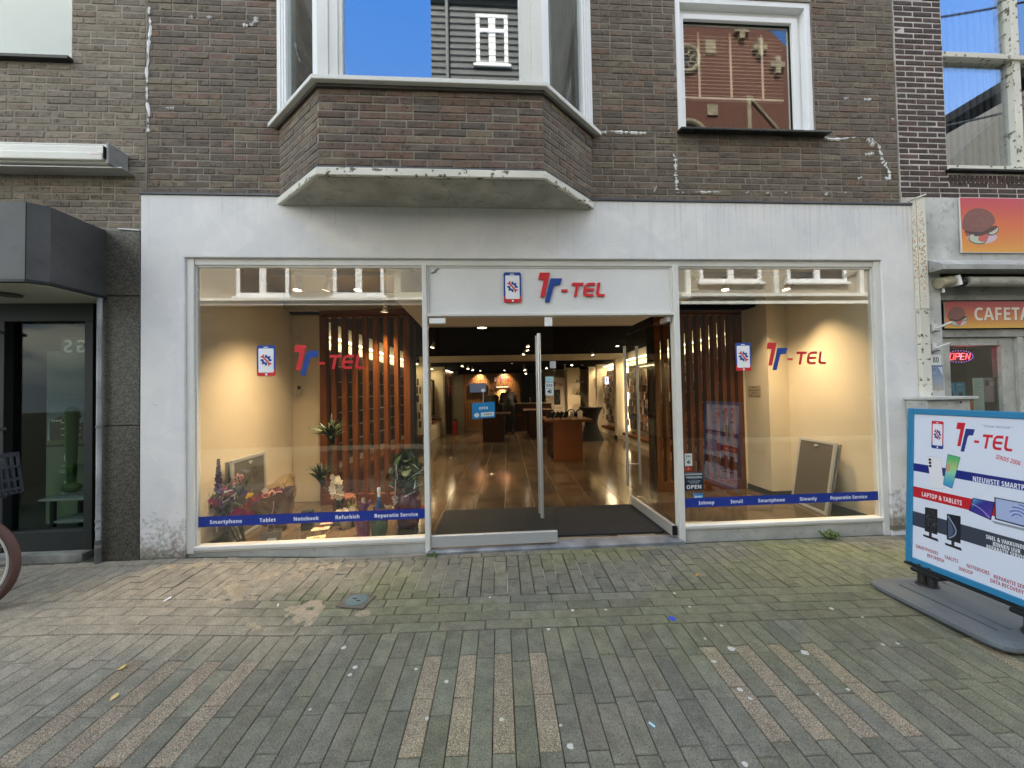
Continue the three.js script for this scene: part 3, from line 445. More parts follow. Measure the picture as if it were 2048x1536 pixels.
// ---------------------------------------------------------------- shop front: frames, panes, plinths, fascia
const ZG = -0.055, post1 = [P(847, 800, -0.03).x + .0, P(856, 800, -0.03).x + 0.003], post2 = [P(1352, 800, -0.03).x, P(1363, 800, -0.03).x], GL0 = -2.548, GR1 = P(1756, 800, -0.03).x;
const SY = 0.118;
{
  const f = B(), zb = -0.11, zf = -0.03, b = 0.005;
  f.span(OX0, GL0, 0.06, OY1, zb, -0.02, { b }); f.span(GL0, GL0 + .012, 0.12, 2.56, zb + .02, zf - .012, { b: .003 });
  f.span(GR1, OX1, -0.06, OY1, zb, -0.02, { b }); f.span(GR1 - .012, GR1, 0.12, 2.56, zb + .02, zf - .012, { b: .003 });
  f.span(GL0, GR1, 2.575, OY1, zb, zf, { b }); f.span(GL0 + .012, post1[0], 2.56, 2.575, zb + .02, zf - .012); f.span(post2[1], GR1 - .012, 2.56, 2.575, zb + .02, zf - .012); f.span(post1[1], post2[0], 2.56, 2.575, zb + .02, zf - .012);
  f.mesh(shop, 'shopfront_frame', mFrame);
  for (const p of [post1, post2]) { const k = B(); k.span(p[0], p[1], -0.035, 2.585, zb - .002, -0.018, { b: 0.006 }); k.mesh(shop, 'frame_post', mFrame); }
  const s = B(), s2 = B(); s.span(GL0, post1[0], 0.082, SY, zb, -0.018, { b: 0.006 }); s.span(GL0, post1[0], 0.066, 0.08, zb, -0.028, { b: 0.002 }); s2.span(post2[1], GR1, 0.09, SY + .004, zb, -0.018, { b: 0.006 }); s2.span(post2[1], GR1, 0.076, 0.088, zb, -0.028, { b: .002 });
  s.mesh(shop, 'window_sill', mFrame); s2.mesh(shop, 'window_sill', mFrame); const mPl = M([0.66, 0.67, 0.62], { map: T.dirt, roughness: 0.7 });
  B().span(GL0 - .06, post1[0], -0.07, 0.064, zb, -0.034, { b: 0.003 }).mesh(shop, 'plinth', mPl); B().span(post2[1], GR1, -0.09, 0.074, zb, -0.034, { b: 0.003 }).mesh(shop, 'plinth', mPl);
  const kb = B(); kb.span(OX0 - 0.0, post1[0] + .3, -0.1, gy(-1, 0) + 0.006, -0.02, 0.03, { b: .004 }); kb.mesh(shop, 'plinth_step', M([0.34, 0.31, 0.26], { map: T.dirt, roughness: .9 }));
  B().span(GL0 + 0.013, post1[0] - 0.001, SY + .001, 2.559, ZG - 0.004, ZG).mesh(shop, 'shop_window_pane', mShopGlass);
  B().span(post2[1] + 0.001, GR1 - .013, SY + .005, 2.559, ZG - 0.004, ZG).mesh(shop, 'shop_window_pane', mShopGlass);
  const th = B(); th.span(post1[1] - .02, post2[0] + .02, -0.12, 0.0, -0.15, 0.03, { b: 0.006 }); th.mesh(shop, 'threshold', M([0.36, 0.38, 0.42], { map: T.stone, roughness: 0.5 }));
  // fascia panel over the door
  const fa = B(); fa.span(post1[1] + .018, post2[0] - .018, 2.14, 2.56, -0.09, -0.05); fa.mesh(shop, 'fascia_panel', mFascia);
  const fr = B(); fr.span(post1[1], post2[0], 2.108, 2.135, zb, -0.02, { b: 0.005 }); fr.span(post1[1], post1[1] + .017, 2.137, 2.56, zb, -.034, { b: .003 }); fr.span(post2[0] - .017, post2[0], 2.137, 2.56, zb, -.034, { b: .003 }); fr.mesh(shop, 'fascia_frame', mFrame);
  const smm = smear(shop, [P(862, 548, -0.047).toArray(), P(870, 541, -0.047).toArray(), P(878, 537, -0.047).toArray()], 0.012, null, 40), sm2 = smear(shop, [P(864, 547, -0.047).toArray(), P(873, 543, -.047).toArray()], 0.008, null, 44); mesh(shop, 'scuff_mark', mergeGeometries([smm, sm2]), M([0.30, 0.26, 0.25]));
  // left leaf, shut
  const d0 = post1[1] + 0.006, d1 = P(1115, 1085, -0.05).x, dl = B().span(d0, d1, 0.125, 2.09, -0.056, -0.046).mesh(shop, 'door', mDoorGlass, 'shut frameless glass door leaf with blue OPEN sign');
  B().span(d0, d1, 0.018, 0.122, -0.07, -0.032, { b: 0.006 }).mesh(dl, 'bottom_rail', mAlu);
  const pt = B(); pt.span(d0 + .01, P(891, 640, -.05).x, 2.045, 2.096, -0.068, -0.034, { b: .003 }); pt.mesh(dl, 'patch_fitting', mWhite);
  const p2 = B(); p2.span(P(1089, 640, -.05).x, P(1104, 640, -.05).x, 2.015, 2.1, -0.068, -0.034, { b: .003 }); p2.mesh(dl, 'patch_fitting', mWhite);
  const p3 = B(); p3.span(P(1100, 730, -.05).x, P(1111, 730, -.05).x, P(1100, 737, -.05).y, P(1100, 723, -.05).y, -0.068, -0.034, { b: .003 }); p3.mesh(dl, 'lock_plate', mAlu);
  const hx = P(1081, 850, 0.02).x, ht = P(1081, 667, 0.02).y, hb = P(1089, 1035, 0.02).y;
  for (const z of [0.02, -0.12]) { const h = B(); h.cyl(0.0165, 0.0165, ht - hb, hx, (ht + hb) / 2, z, [0, 0, 0], 20); for (const y of [hb + 0.25, ht - 0.25]) h.rod([hx, y, z], [hx, y, -0.05], 0.008); h.mesh(dl, 'handle', mSteel); }
  // right leaf, open inwards
  const rx = P(1350, 1085, -0.05).x - 0.0, zE = -1.13, dr = B().span(rx - .005, rx + .005, 0.125, 2.09, zE, -0.07).mesh(shop, 'door', mDoorGlass, 'open frameless glass door leaf turned into the shop');
  B().span(rx - .019, rx + .019, 0.018, 0.122, zE, -0.06, { b: 0.006 }).mesh(dr, 'bottom_rail', mAlu);
  B().span(rx - .022, rx + .022, 0.03, 0.118, -0.058, -0.04, { b: 0.004 }).mesh(dr, 'pivot', mBlack);
  B().span(rx - .02, rx + .02, 2.05, 2.1, -0.2, -0.05, { b: .004 }).mesh(dr, 'patch_fitting', mAlu);
  for (const s of [-1, 1]) { const h = B(); const X = rx + s * 0.075, Z = zE + 0.09; h.cyl(0.0165, 0.0165, ht - hb, X, (ht + hb) / 2, Z, [0, 0, 0], 18); for (const y of [hb + 0.25, ht - 0.25]) h.rod([X, y, Z], [rx, y, Z], 0.008); h.mesh(dr, 'handle', mSteel); }
}

// ---------------------------------------------------------------- the shop's logo, as outlines (units: 1 = 0.5 mm on the fascia)
function arc(cx, cy, r, a0, a1, n = 8) { return Array.from({ length: n + 1 }, (_, i) => { const a = lerp(a0, a1, i / n); return [cx + r * Math.cos(a), cy + r * Math.sin(a)]; }); }
const rrect = (x0, y0, x1, y1, r) => [...arc(x1 - r, y1 - r, r, 0, Math.PI / 2, 5), ...arc(x0 + r, y1 - r, r, Math.PI / 2, Math.PI, 5), ...arc(x0 + r, y0 + r, r, Math.PI, 1.5 * Math.PI, 5), ...arc(x1 - r, y0 + r, r, 1.5 * Math.PI, 2 * Math.PI, 5)];
const gear = (a0, a1) => { const o = [], n = 40; for (let i = 0; i <= n; i++) { const a = lerp(a0, a1, i / n), tooth = Math.cos(a * 8) > 0.1 ? 92 : 72; o.push([218 + tooth * Math.cos(a), 393 + tooth * Math.sin(a)]); } for (let i = 0; i <= 12; i++) { const a = lerp(a1 - .12, a0 + .12, i / 12); o.push([218 + 38 * Math.cos(a), 393 + 38 * Math.sin(a)]); } return o; };
const wrench = (() => { const half = [[-78, 8], [-98, 14], [-112, 34], [-104, 48], [-86, 36], [-74, 44], [-78, 64], [-60, 66], [-44, 48], [-42, 28], [-20, 12]].map(([x, y]) => [x, y]); const pts = []; const L = 95, w = 13; const jaw = (s) => [[s * (L - 24), -w], [s * (L - 8), -32], [s * (L + 20), -34], [s * (L + 4), -10], [s * (L + 4), 10], [s * (L + 20), 34], [s * (L - 8), 32], [s * (L - 24), w]]; pts.push(...jaw(1), ...jaw(-1).reverse()); const a = 0.86; return pts.map(([x, y]) => [218 + x * Math.cos(a) - y * Math.sin(a), 393 + x * Math.sin(a) + y * Math.cos(a)]); })();
const LOGO = {
  top: ['blue', [...arc(95, 165, 30, Math.PI, 1.5 * Math.PI, 5), ...arc(340, 165, 30, 1.5 * Math.PI, 2 * Math.PI, 5), [370, 555], [65, 555]]],
  foot: ['red', [[65, 556], [370, 556], ...arc(340, 635, 30, 0, Math.PI / 2, 5), ...arc(95, 635, 30, Math.PI / 2, Math.PI, 5)]],
  screen: ['white', rrect(92, 190, 342, 605, 18)], slot: ['white', rrect(176, 163, 252, 177, 6)], button: ['white', arc(220, 637, 19, 0, 6.283, 18).slice(0, -1)],
  gearA: ['blue', gear(-1.9, 0.35)], gearB: ['blue', gear(-1.9 + Math.PI, 0.35 + Math.PI)], wrench: ['red', wrench],
  letterA: ['red', [[705, 137], [890, 137], [782, 570], [705, 570], [778, 262], [678, 255]]],
  letterB: ['blue', [[900, 240], [1100, 240], [1064, 352], [975, 357], [948, 380], [868, 662], [785, 662]]],
  dash: ['red', [[1088, 435], [1195, 435], [1195, 478], [1088, 478]]],
  T: ['red', [[1284, 315], [1489, 315], [1478, 362], [1402, 362], [1358, 562], [1310, 562], [1352, 362], [1273, 362]]],
  E: ['red', [[1700, 315], [1690, 362], [1590, 362], ...arc(1590, 412, 50, -1.57, -2.6, 3).map(([x, y]) => [x - 4, y + 2]), [1538, 418], [1678, 418], [1668, 462], [1530, 462], [1530, 490], [1548, 516], [1660, 518], [1650, 562], [1530, 562], [1492, 542], [1478, 500], [1486, 420], [1510, 360], [1560, 320], [1600, 315]]],
  L: ['red', [[1742, 315], [1790, 315], [1758, 490], [1762, 508], [1780, 518], [1868, 520], [1858, 562], [1760, 562], [1722, 548], [1708, 510], [1712, 480]]],
};
const logoMat = { red: mRed, blue: mBlue, white: M([0.86, 0.87, 0.9], { roughness: 0.3 }) };
// a flat or raised logo on a wall or pane facing +z: its left edge and top at (x, y, z)
function logo3d(t, x, y, z, s, depth, gap = 0) {
  for (const [k, [col, pts]] of Object.entries(LOGO)) {
    const flat = ['screen', 'slot', 'button'].includes(k), deep = ['gearA', 'gearB', 'wrench'].includes(k), dx = pts[0][0] > 500 ? gap : 0;
    const q = pts.map(([a, b]) => [x + (a + dx - 65) * s, y - (b - 137) * s]); const d = flat ? 0.001 : deep ? 0.001 : depth, zz = z + (flat ? depth + 0.0004 : deep ? depth + 0.0018 : 0);
    const g = triUV(extrude(q, d)); g.translate(0, 0, zz);
    mesh(t, { top: 'phone_body', foot: 'phone_foot', screen: 'phone_screen', slot: 'phone_speaker', button: 'phone_button', gearA: 'gear', gearB: 'gear', wrench: 'wrench', dash: 'dash' }[k] ?? 'letter', g, logoMat[col]);
  }
}
function logo2d(c, x, y, s, colours = { red: '#c41f33', blue: '#1f3a86', white: '#e9edf5' }, swap = false) {
  for (const [k, [col, pts]] of Object.entries(LOGO)) { c.fillStyle = colours[swap && (k === 'top') ? 'red' : swap && k === 'foot' ? 'blue' : col]; c.beginPath(); pts.forEach(([a, b], i) => c[i ? 'lineTo' : 'moveTo'](x + (a - 65) * s, y + (b - 137) * s)); c.fill(); }
}
{
  const a = P(1007, 545, -0.035), t = thing('raised_logo_sign', 'raised red and blue phone repair logo with letters on the white fascia over the door', 'shop sign'); logo3d(t, a.x, a.y, -0.047, (P(1210, 590, -.035).x - a.x) / 1803, 0.014);
  const l = P(514, 691, ZG), t2 = thing('window_logo', 'red and blue phone logo stuck on the left shop window', 'window sticker'); logo3d(t2, l.x, l.y, ZG + 0.0015, (P(729, 730, ZG).x - l.x) / 1803, 0.0007);
  const r = P(1470, 686, ZG), t3 = thing('window_logo', 'red and blue phone logo stuck on the right shop window', 'window sticker'); logo3d(t3, r.x, r.y, ZG + 0.0015, (P(1652, 725, ZG).x - r.x) / 1803, 0.0007);
}
const printText = (c, s, x, y, size, col, o = {}) => { c.save(); c.font = `${o.w ?? 'bold'} ${size}px ${o.f ?? 'sans-serif'}`; c.fillStyle = col; c.textAlign = o.a ?? 'center'; c.textBaseline = 'middle'; c.translate(x, y); c.rotate(o.r ?? 0); c.scale(o.sx ?? 1, 1); c.fillText(s, 0, 0); c.restore(); };
{ // blue vinyl bands with white words
  const strip = (x0, x1, y0, y1, words, label) => {
    const W = 2048, H = Math.round(2048 * (y1 - y0) / (x1 - x0)), z = ZG + 0.0015;
    const m = printMat(W, H, (c) => { c.fillStyle = '#1c3590'; c.fillRect(0, 0, W, H); for (const [s, u] of words) printText(c, s, u * W, H * 0.55, H * 0.52, '#e8ecf6'); }, { roughness: 0.35 });
    const t = card(scene, 'window_band', V(x0, y0, z + .0005), V(x1, y0, z + .0005), V(x1, y1, z + .0005), V(x0, y1, z + .0005), m, 0.0006, mNavy); tag(t, label, 'window sticker');
  };
  const yA = P(500, 1052, ZG).y, yB = P(500, 1033, ZG).y;
  strip(GL0 + 0.014, post1[0] - .002, 0.277, 0.366, [['Smartphone', 0.118], ['Tablet', 0.298], ['Notebook', 0.466], ['Refurbish', 0.649], ['Reparatie Service', 0.868]], 'blue band reading Smartphone Tablet Notebook Refurbish on the left window');
  strip(post2[1] + 0.002, GR1 - .014, 0.281, 0.369, [['Inkoop', 0.115], ['Inruil', 0.267], ['Smartphone', 0.444], ['Simonly', 0.633], ['Reparatie Service', 0.845]], 'blue band reading Inkoop Inruil Smartphone Simonly on the right window');
}
function sticker(label, pts, W, H, draw, cat = 'window sticker', z = ZG + 0.0015, name = 'window_sticker') { // pts: lower left and upper right as measured
  const a = P(...pts[0], z), b = P(...pts[1], z); const t = card(scene, name, V(a.x, a.y, z), V(b.x, a.y, z), V(b.x, b.y, z), V(a.x, b.y, z), printMat(W, H, draw), 0.001, mWhite); return tag(t, label, cat);
}
const camIcon = (c, x, y, s, col = '#20262a') => { c.fillStyle = col; c.beginPath(); c.moveTo(x - s, y); c.lineTo(x - .2 * s, y - .7 * s); c.lineTo(x - .2 * s, y + .7 * s); c.fill(); c.fillRect(x - .15 * s, y - .6 * s, 0.5 * s, 1.3 * s); c.strokeStyle = col; c.lineWidth = s * .2; c.strokeRect(x + .3 * s, y - .5 * s, s * .5, s * 1.1); c.beginPath(); c.moveTo(x, y - .6 * s); c.lineTo(x + .5 * s, y - 1.3 * s); c.stroke(); };
const eas = (c, w, h) => { c.fillStyle = '#c9d3d0'; c.fillRect(0, 0, w, h); printText(c, 'EAS', w / 2, h * 0.22, h * 0.26, '#1a2226', { sx: 1 }); c.fillStyle = '#5a6a6c'; c.fillRect(0, h * 0.45, w, 3); camIcon(c, w * 0.5, h * 0.7, h * 0.17); };
sticker('pale EAS security sticker on the right window beside the door post', [[1370, 932], [1384, 907]], 96, 160, eas);
sticker('small red sticker under the EAS sticker on the right window', [[1370, 942.5], [1384, 933]], 64, 48, (c, w, h) => { c.fillStyle = '#93321d'; c.fillRect(0, 0, w, h); c.fillStyle = '#d8735a'; c.beginPath(); c.arc(w / 2, h / 2, 12, 0, 7); c.fill(); });
sticker('dark blue KOOPZONDAG TERNEUZEN OPEN sticker on the right window', [[1369.5, 981.5], [1406, 944]], 320, 330, (c, w, h) => { c.fillStyle = '#0f1f33'; c.fillRect(0, 0, w, h); const o = { f: 'sans-serif' }; printText(c, 'KOOPZONDAG', w / 2, h * 0.11, 42, '#d5dde2', o); printText(c, 'TERNEUZEN', w / 2, h * 0.28, 47, '#d5dde2', o); c.fillStyle = '#7d8b96'; c.fillRect(w * .25, h * .39, w * .5, 3); printText(c, 'elke laatste zondag', w / 2, h * 0.48, 23, '#c3ced6', o); printText(c, 'van de maand', w / 2, h * 0.57, 23, '#c3ced6', o); c.fillStyle = '#7d8b96'; c.fillRect(w * .25, h * .63, w * .5, 3); printText(c, 'OPEN', w / 2, h * 0.81, 98, '#e2e8ea', o); });
sticker('light blue square sticker just above the right blue band', [[1387.5, 998.5], [1406, 986]], 128, 90, (c, w, h) => { c.fillStyle = '#2f78ae'; c.fillRect(0, 0, w, h); printText(c, 'joyn', w / 2, h * .56, 52, '#dff0fa'); });
sticker('small red square sticker low on the left window by the post', [[842, 1017], [848.5, 1010]], 48, 48, (c, w, h) => { c.fillStyle = '#8e2320'; c.fillRect(0, 0, w, h); c.fillStyle = '#d08a7a'; c.fillRect(14, 18, 22, 12); });
sticker('pale blue information sticker on the glass door above the EAS sticker', [[1091, 764], [1107, 753]], 96, 70, (c, w, h) => { c.fillStyle = '#a9cdd2'; c.fillRect(0, 0, w, h); c.fillStyle = '#86b4ba'; c.fillRect(18, 22, 50, 6); c.fillRect(30, 38, 40, 5); }, 'door sticker', -0.044);
sticker('pale EAS security sticker on the shut glass door beside the handle', [[1091, 791], [1107, 765]], 96, 160, eas, 'door sticker', -0.044);
{ // OPEN sign on a sucker
  const a = P(944.5, 837, -0.09), b = P(989.5, 804.5, -0.09), t = thing('open_sign', 'bright blue OPEN sign hanging inside the shut glass door', 'sign', [0, 0, 0]);
  const m = printMat(440, 330, (c, w, h) => { c.fillStyle = '#1f86c8'; c.fillRect(0, 0, w, h); printText(c, 'OPEN', w * 0.5, h * 0.36, 78, '#f2f6f8', { sx: 0.85 }); c.fillStyle = '#e4eef2'; c.beginPath(); c.arc(w * .2, h * .77, 46, 0, 7); c.fill(); c.fillStyle = '#e4eaea'; c.beginPath(); c.roundRect(w * .38, h * .63, w * .58, h * .27, 10); c.fill(); printText(c, 'Lebara', w * .69, h * .75, 50, '#3a4a55', { sx: .95 }); c.fillStyle = '#9fb2ba'; c.fillRect(w * .44, h * .85, w * .46, 4); printText(c, 'R', w * .2, h * .73, 34, '#3c6a86'); c.fillStyle = '#8fb4c6'; c.fillRect(w * .13, h * .83, 62, 5); });
  const k = 0.012; card(t, 'board', V(a.x, a.y + k * -0.5, -0.09), V(b.x, a.y + k * .5, -0.09), V(b.x, b.y + k * .5, -0.09), V(a.x, b.y - k * .5, -0.09), m, 0.004, M([.02, .12, .4]));
  const cx = (a.x + b.x) / 2, c = B(); c.rod([cx, b.y + .004, -0.091], [cx, b.y + 0.105, -0.075], 0.002); c.mesh(t, 'cord', mWhite); B().cyl(0.014, 0.018, 0.012, cx, b.y + 0.11, -0.066, [Math.PI / 2, 0, 0], 18).mesh(t, 'sucker', M([0.75, 0.78, 0.8], { roughness: 0.2 }));
}

// ---------------------------------------------------------------- the neighbour on the left
{
  const nb = thing('brick_shop_building', 'grey brown brick building with a dark canopy and granite clad pier on the left', 'building'), x0 = -7, x1 = -2.952;
  const win = [-6, P(142, 60, ZB).x, P(100, 117, ZB).y, 6.4], hole = [[win[0], win[1], win[2], win[3]]];
  const w = B(); for (const [a, b, c, d] of minusHoles(x0, x1, 2.28, 9.5, hole)) w.span(a, b, c, d, -0.3, ZB - 0.007); w.mesh(nb, 'mortar_wall', mMortarL);
  buildBricks(nb, layBricks({ x0: -4.75, x1, y0: 2.60, y1: 5.5, course: 0.0603, L: 0.205, joint: 0.011, holes: hole, wild: 0.6, seed: 31 }).filter((b) => !(b[0] > -3.29 && b[1] < 2.9)), ZB - 0.003, toneLeft, 300);
  const bk = B(); bk.span(x0, -3.01, 9.5, 9.7, -12, 0); bk.span(x0, x0 + .15, -0.2, 9.5, -12, -0.3); bk.span(x0 + .15, -3.01, -0.2, 9.5, -12.2, -12); bk.span(x0 + .15, -3.01, 2.42, 2.6, -12, -0.31); bk.mesh(nb, 'rear_walls', M([0.2, 0.17, 0.14]));
  const f = B(); f.span(win[0], win[1], win[2], win[2] + 0.05, -.25, -.12); f.span(win[1] - .05, win[1], win[2] + .05, win[3], -.25, -.12); const fm = f.mesh(nb, 'window', mFrame); fm.position.z = -0.02;
  B().span(win[0], win[1] - 0.0, win[2] + 0.012, win[3], -0.1, -0.096).mesh(fm, 'pane', pane(0, [0.92, 0.94, 0.95], 1.4)); B().span(win[0] - .05, win[1] + .02, win[2] - 0.03, win[2], -0.25, 0.035, { b: .004 }).mesh(fm, 'sill', mDark);
  B().span(win[0], win[1], win[2], win[3], -0.6, -0.59).mesh(fm, 'inner_blind', M([0.13, 0.21, 0.29]));
  // granite slabs
  const gx0 = -3.288, gx1 = -2.977; for (const [a, b, k] of [[0.0, 1.176, 0], [1.182, 2.292, 1], [2.298, 2.868, 2]]) B().span(gx0 - (k < 2 ? 0.02 : 0), gx1, a, b, -0.29, k === 1 ? -0.002 : 0.0, { b: 0.004 }).mesh(nb, 'granite_slab', mGranite);
  const cap = extrude([[0, 0], [0.17, -.012], [0.17, -.004], [0, 0.01]], 0.05); B().add(cap, [-3.15, 2.872, -0.04]).mesh(nb, 'zinc_cap', M([0.6, 0.62, 0.64], { roughness: 0.5 }));
  // canopy
  const prof = [[-7, -0.3], [-3.253, -0.3], [-3.253, 0.42], [-3.335, 0.50], [-7, 0.50]], ca = extrude(prof.map(([x, z]) => [x, -z]).reverse(), 0.575); ca.rotateX(-Math.PI / 2); ca.translate(0, 2.285, 0);
  const cm = B().add(ca).mesh(nb, 'canopy', mCanopy); const ed = extrude([[-7, -0.28], [-3.243, -0.28], [-3.243, 0.425], [-3.33, 0.512], [-7, 0.512]].map(([x, z]) => [x, -z]).reverse(), 0.02); ed.rotateX(-Math.PI / 2); ed.translate(0, 2.27, 0); B().add(ed).mesh(cm, 'edge_trim', mDark);
  const sf = extrude([[-7, -0.27], [-3.27, -0.27], [-3.27, 0.41], [-3.345, 0.485], [-7, 0.485]].map(([x, z]) => [x, -z]).reverse(), 0.006); sf.rotateX(-Math.PI / 2); sf.translate(0, 2.262, 0); B().add(sf).mesh(cm, 'soffit', M([0.36, 0.36, 0.30]));
  B().cyl(0.075, 0.08, 0.02, -3.80, 2.258, 0.2, [0, 0, 0], 24).mesh(cm, 'recessed_lamp', M([0.08, 0.08, 0.08], { metalness: .5 })); B().span(-3.3365, -3.334, 2.29, 2.855, 0.497, 0.5035).mesh(cm, 'seam', mBlack);
  // awning cassette
  const ax = -3.10, ap = extrude([[0, 3.352], [0.165, 3.37], [0.205, 3.40], [0.205, 3.475], [0.17, 3.50], [0, 3.525]], 3.7); ap.rotateY(Math.PI / 2); const am = B().add(ap, [-6.8, 0, 0], [0, 0, 0]); 
  const cas = B(); cas.span(-6.8, ax - 0.02, 3.37, 3.53, -0.03, 0.13, { b: 0.02 }); cas.span(-6.8, ax - .04, 3.385, 3.455, 0.125, 0.155, { b: 0.012 }); cas.span(-6.8, ax, 3.53, 3.542, -0.03, 0.12, { b: 0.002 }); const cs = cas.mesh(nb, 'awning_cassette', M([0.80, 0.79, 0.72], { map: T.plaster, roughness: 0.6 }));
  B().span(ax - 0.018, ax + 0.004, 3.36, 3.54, -0.03, 0.15, { b: 0.008 }).mesh(cs, 'end_cap', M([0.40, 0.40, 0.38], { map: T.dirt })); B().span(ax - .03, ax - .019, 3.40, 3.50, 0.02, 0.165, { b: 0.01 }).mesh(cs, 'arm_joint', mBlack); B().span(ax - .13, ax - .06, 3.43, 3.45, 0.1555, 0.157).mesh(cs, 'type_sticker', M([0.8, .7, .66])); B().span(-6.8, ax + .06, 3.353, 3.362, -.03, .10).mesh(cs, 'bottom_plate', mAlu);
  // dark shop front
  const dk = B(), dz = -0.14, xj = P(190, 800, dz).x, xl = P(12, 900, dz).x; dk.span(x0, xj, 2.105, 2.26, -0.24, dz + .02); dk.span(P(172, 900, dz).x, xj, 0.1, 2.105, -0.24, dz + .02, { b: .004 }); dk.span(xl - 0.22, xl, 0.1, 2.105, -0.24, dz + .02, { b: 0.004 }); dk.span(xl, P(172, 900, dz).x, 0.1, 0.27, -0.24, dz + .012, { b: .004 }); dk.span(x0, xl - .22, 0.1, 0.2, -0.24, dz); dk.mesh(nb, 'shopfront_frame', M([0.018, 0.021, 0.020], { roughness: 0.5, specularIntensity: .5 }));
  B().span(xl + .001, P(172, 900, dz).x - .001, 0.271, 2.104, -0.19, -0.186).mesh(nb, 'shopfront_pane', mDarkGlass); B().span(x0, xl - .221, 0.2, 2.104, -0.19, -0.186).mesh(nb, 'shopfront_pane', mDarkGlass);
  for (const py of [665, 858]) { const p = P(2, py, dz + .03); B().cyl(0.015, 0.015, 0.05, p.x, p.y, p.z, [Math.PI / 2, 0, 0]).mesh(nb, 'door_knob', mSteel); }
  const so = B(); so.span(x0, xj, gy(-3.6, 0) - 0.06, 0.098, -0.3, -0.04, { b: 0.005 }); so.mesh(nb, 'door_sill', M([0.34, 0.34, 0.31], { map: T.stone }));
  const rm = B(); rm.span(x0 + .16, -3.02, 2.25, 2.3, -4.3, -.31); rm.span(x0 + .16, -3.02, -0.05, 0.1, -4.3, -.31); rm.span(x0 + .16, -3.02, .1, 2.25, -4.35, -4.3); rm.span(-3.05, -3.02, 0.1, 2.25, -4.3, -.31); rm.mesh(nb, 'shop_room', M([0.07, 0.08, 0.07]));
  // mirrored letters on the pane
  const lt = P(118, 706, -0.18), lr = P(172, 676, -0.18); card(scene, 'pane_lettering', V(lt.x, lt.y, -0.193), V(lr.x, lt.y, -0.193), V(lr.x, lr.y, -0.193), V(lt.x, lr.y, -0.193), printMat(256, 140, (c, w, h) => { c.fillStyle = '#121817'; c.fillRect(0, 0, w, h); for (const [ch, x] of [['S', 70], ['G', 205]]) { c.save(); c.translate(x, h * .55); c.scale(-1, 1); printText(c, ch, 0, 0, 165, '#e4ece8', { sx: 1.1 }); c.restore(); } }), 0.001, mDark).userData = { label: 'pale mirrored letters on the dark glass of the left shop', category: 'lettering' };
  // behind the dark pane
  const bw = P(66, 700, -0.5), bn = P(176, 1000, -0.5); const pr = printMat(512, 1024, (c, w, h) => {
    c.fillStyle = '#4b5745'; c.fillRect(0, 0, w, h); c.fillStyle = '#3a463c'; c.fillRect(0, 0, w, h * .28); c.strokeStyle = '#222b27'; c.lineWidth = 8; c.beginPath(); c.arc(w * .86, h * .17, 92, 0, 7); c.stroke();
    const gr = c.createLinearGradient(0, h * .28, 0, h * .5); gr.addColorStop(0, '#2b3340'); gr.addColorStop(1, '#7a8490'); c.fillStyle = gr; c.fillRect(w * .02, h * .28, w * .98, h * .27); c.fillStyle = '#3b2f2a'; c.beginPath(); c.moveTo(w * .05, h * .52); c.lineTo(w * .05, h * .41); c.lineTo(w * .3, h * .365); c.lineTo(w * .62, h * .42); c.lineTo(w * .62, h * .52); c.fill(); c.fillStyle = '#aab0aa'; for (let i = 0; i < 3; i++) c.fillRect(w * .24, h * (.415 + i * .036), w * .34, 5); for (let i = 0; i < 5; i++) c.fillRect(w * (.09 + i * .035), h * .40, 9, 12); c.fillStyle = '#4d4f36'; c.fillRect(w * .02, h * .52, w * .98, h * .03); c.fillStyle = '#141a18'; c.fillRect(0, h * .545, w, 12);
    for (let j = 0; j < 2; j++) for (let i = 0; i < 2; i++) { const x = w * (.36 + .48 * i), y = h * (.62 + .16 * j); c.fillStyle = '#97a393'; c.beginPath(); c.arc(x, y, 34, 0, 7); c.fill(); c.fillStyle = '#48553f'; c.fillRect(x - 12, y - 10, 24, 22); c.fillStyle = '#8a9686'; c.fillRect(x - 60, y + 46, 110, 4); c.fillRect(x - 80, y + 78, 160, 4); c.fillRect(x - 70, y + 88, 140, 4); } });
  const bnr = card(scene, 'display_banner', V(bw.x, bn.y - .25, -0.62), V(bn.x + .05, bn.y - .25, -0.62), V(bn.x + .05, bw.y, -0.62), V(bw.x, bw.y, -0.62), (pr.color.setRGB(2.2, 2.2, 2.1), pr), 0.01, mDark); tag(bnr, 'olive banner with printed apartment house and round icons behind the dark left pane', 'banner');
  const tb = thing('side_table', 'pale table with leaflets behind the dark pane of the left shop', 'table', [-3.75, 0.1, -0.42]); const ty = P(120, 992, -.42).y - .1; B().box(0.62, 0.02, 0.32, 0.0, ty, 0, { b: .004 }).mesh(tb, 'tabletop', M([0.32, 0.36, 0.34])); for (const x of [-.22, .1]) for (const z of [-.12, .12]) B().box(0.03, ty - .01, 0.03, x, (ty - .01) / 2, z).mesh(tb, 'leg', mDark); B().box(0.5, 0.02, 0.26, 0, 0.2, 0).mesh(tb, 'shelf', M([0.3, 0.33, 0.31]));
  const le = B(); for (let i = 0; i < 6; i++) le.box(0.13, 0.003, 0.09, -0.2 + i * 0.075, 0.006 + i * .0035, rr(-.06, .06), { r: [0, rr(-.5, .5), rr(-.02, .02)] }); const lm = le.mesh(scene, 'leaflets', M([0.2, 0.28, 0.22])); lm.position.set(-3.75, 0.11 + ty, -0.42); tag(lm, 'fan of green leaflets on the table behind the dark pane', 'leaflets');
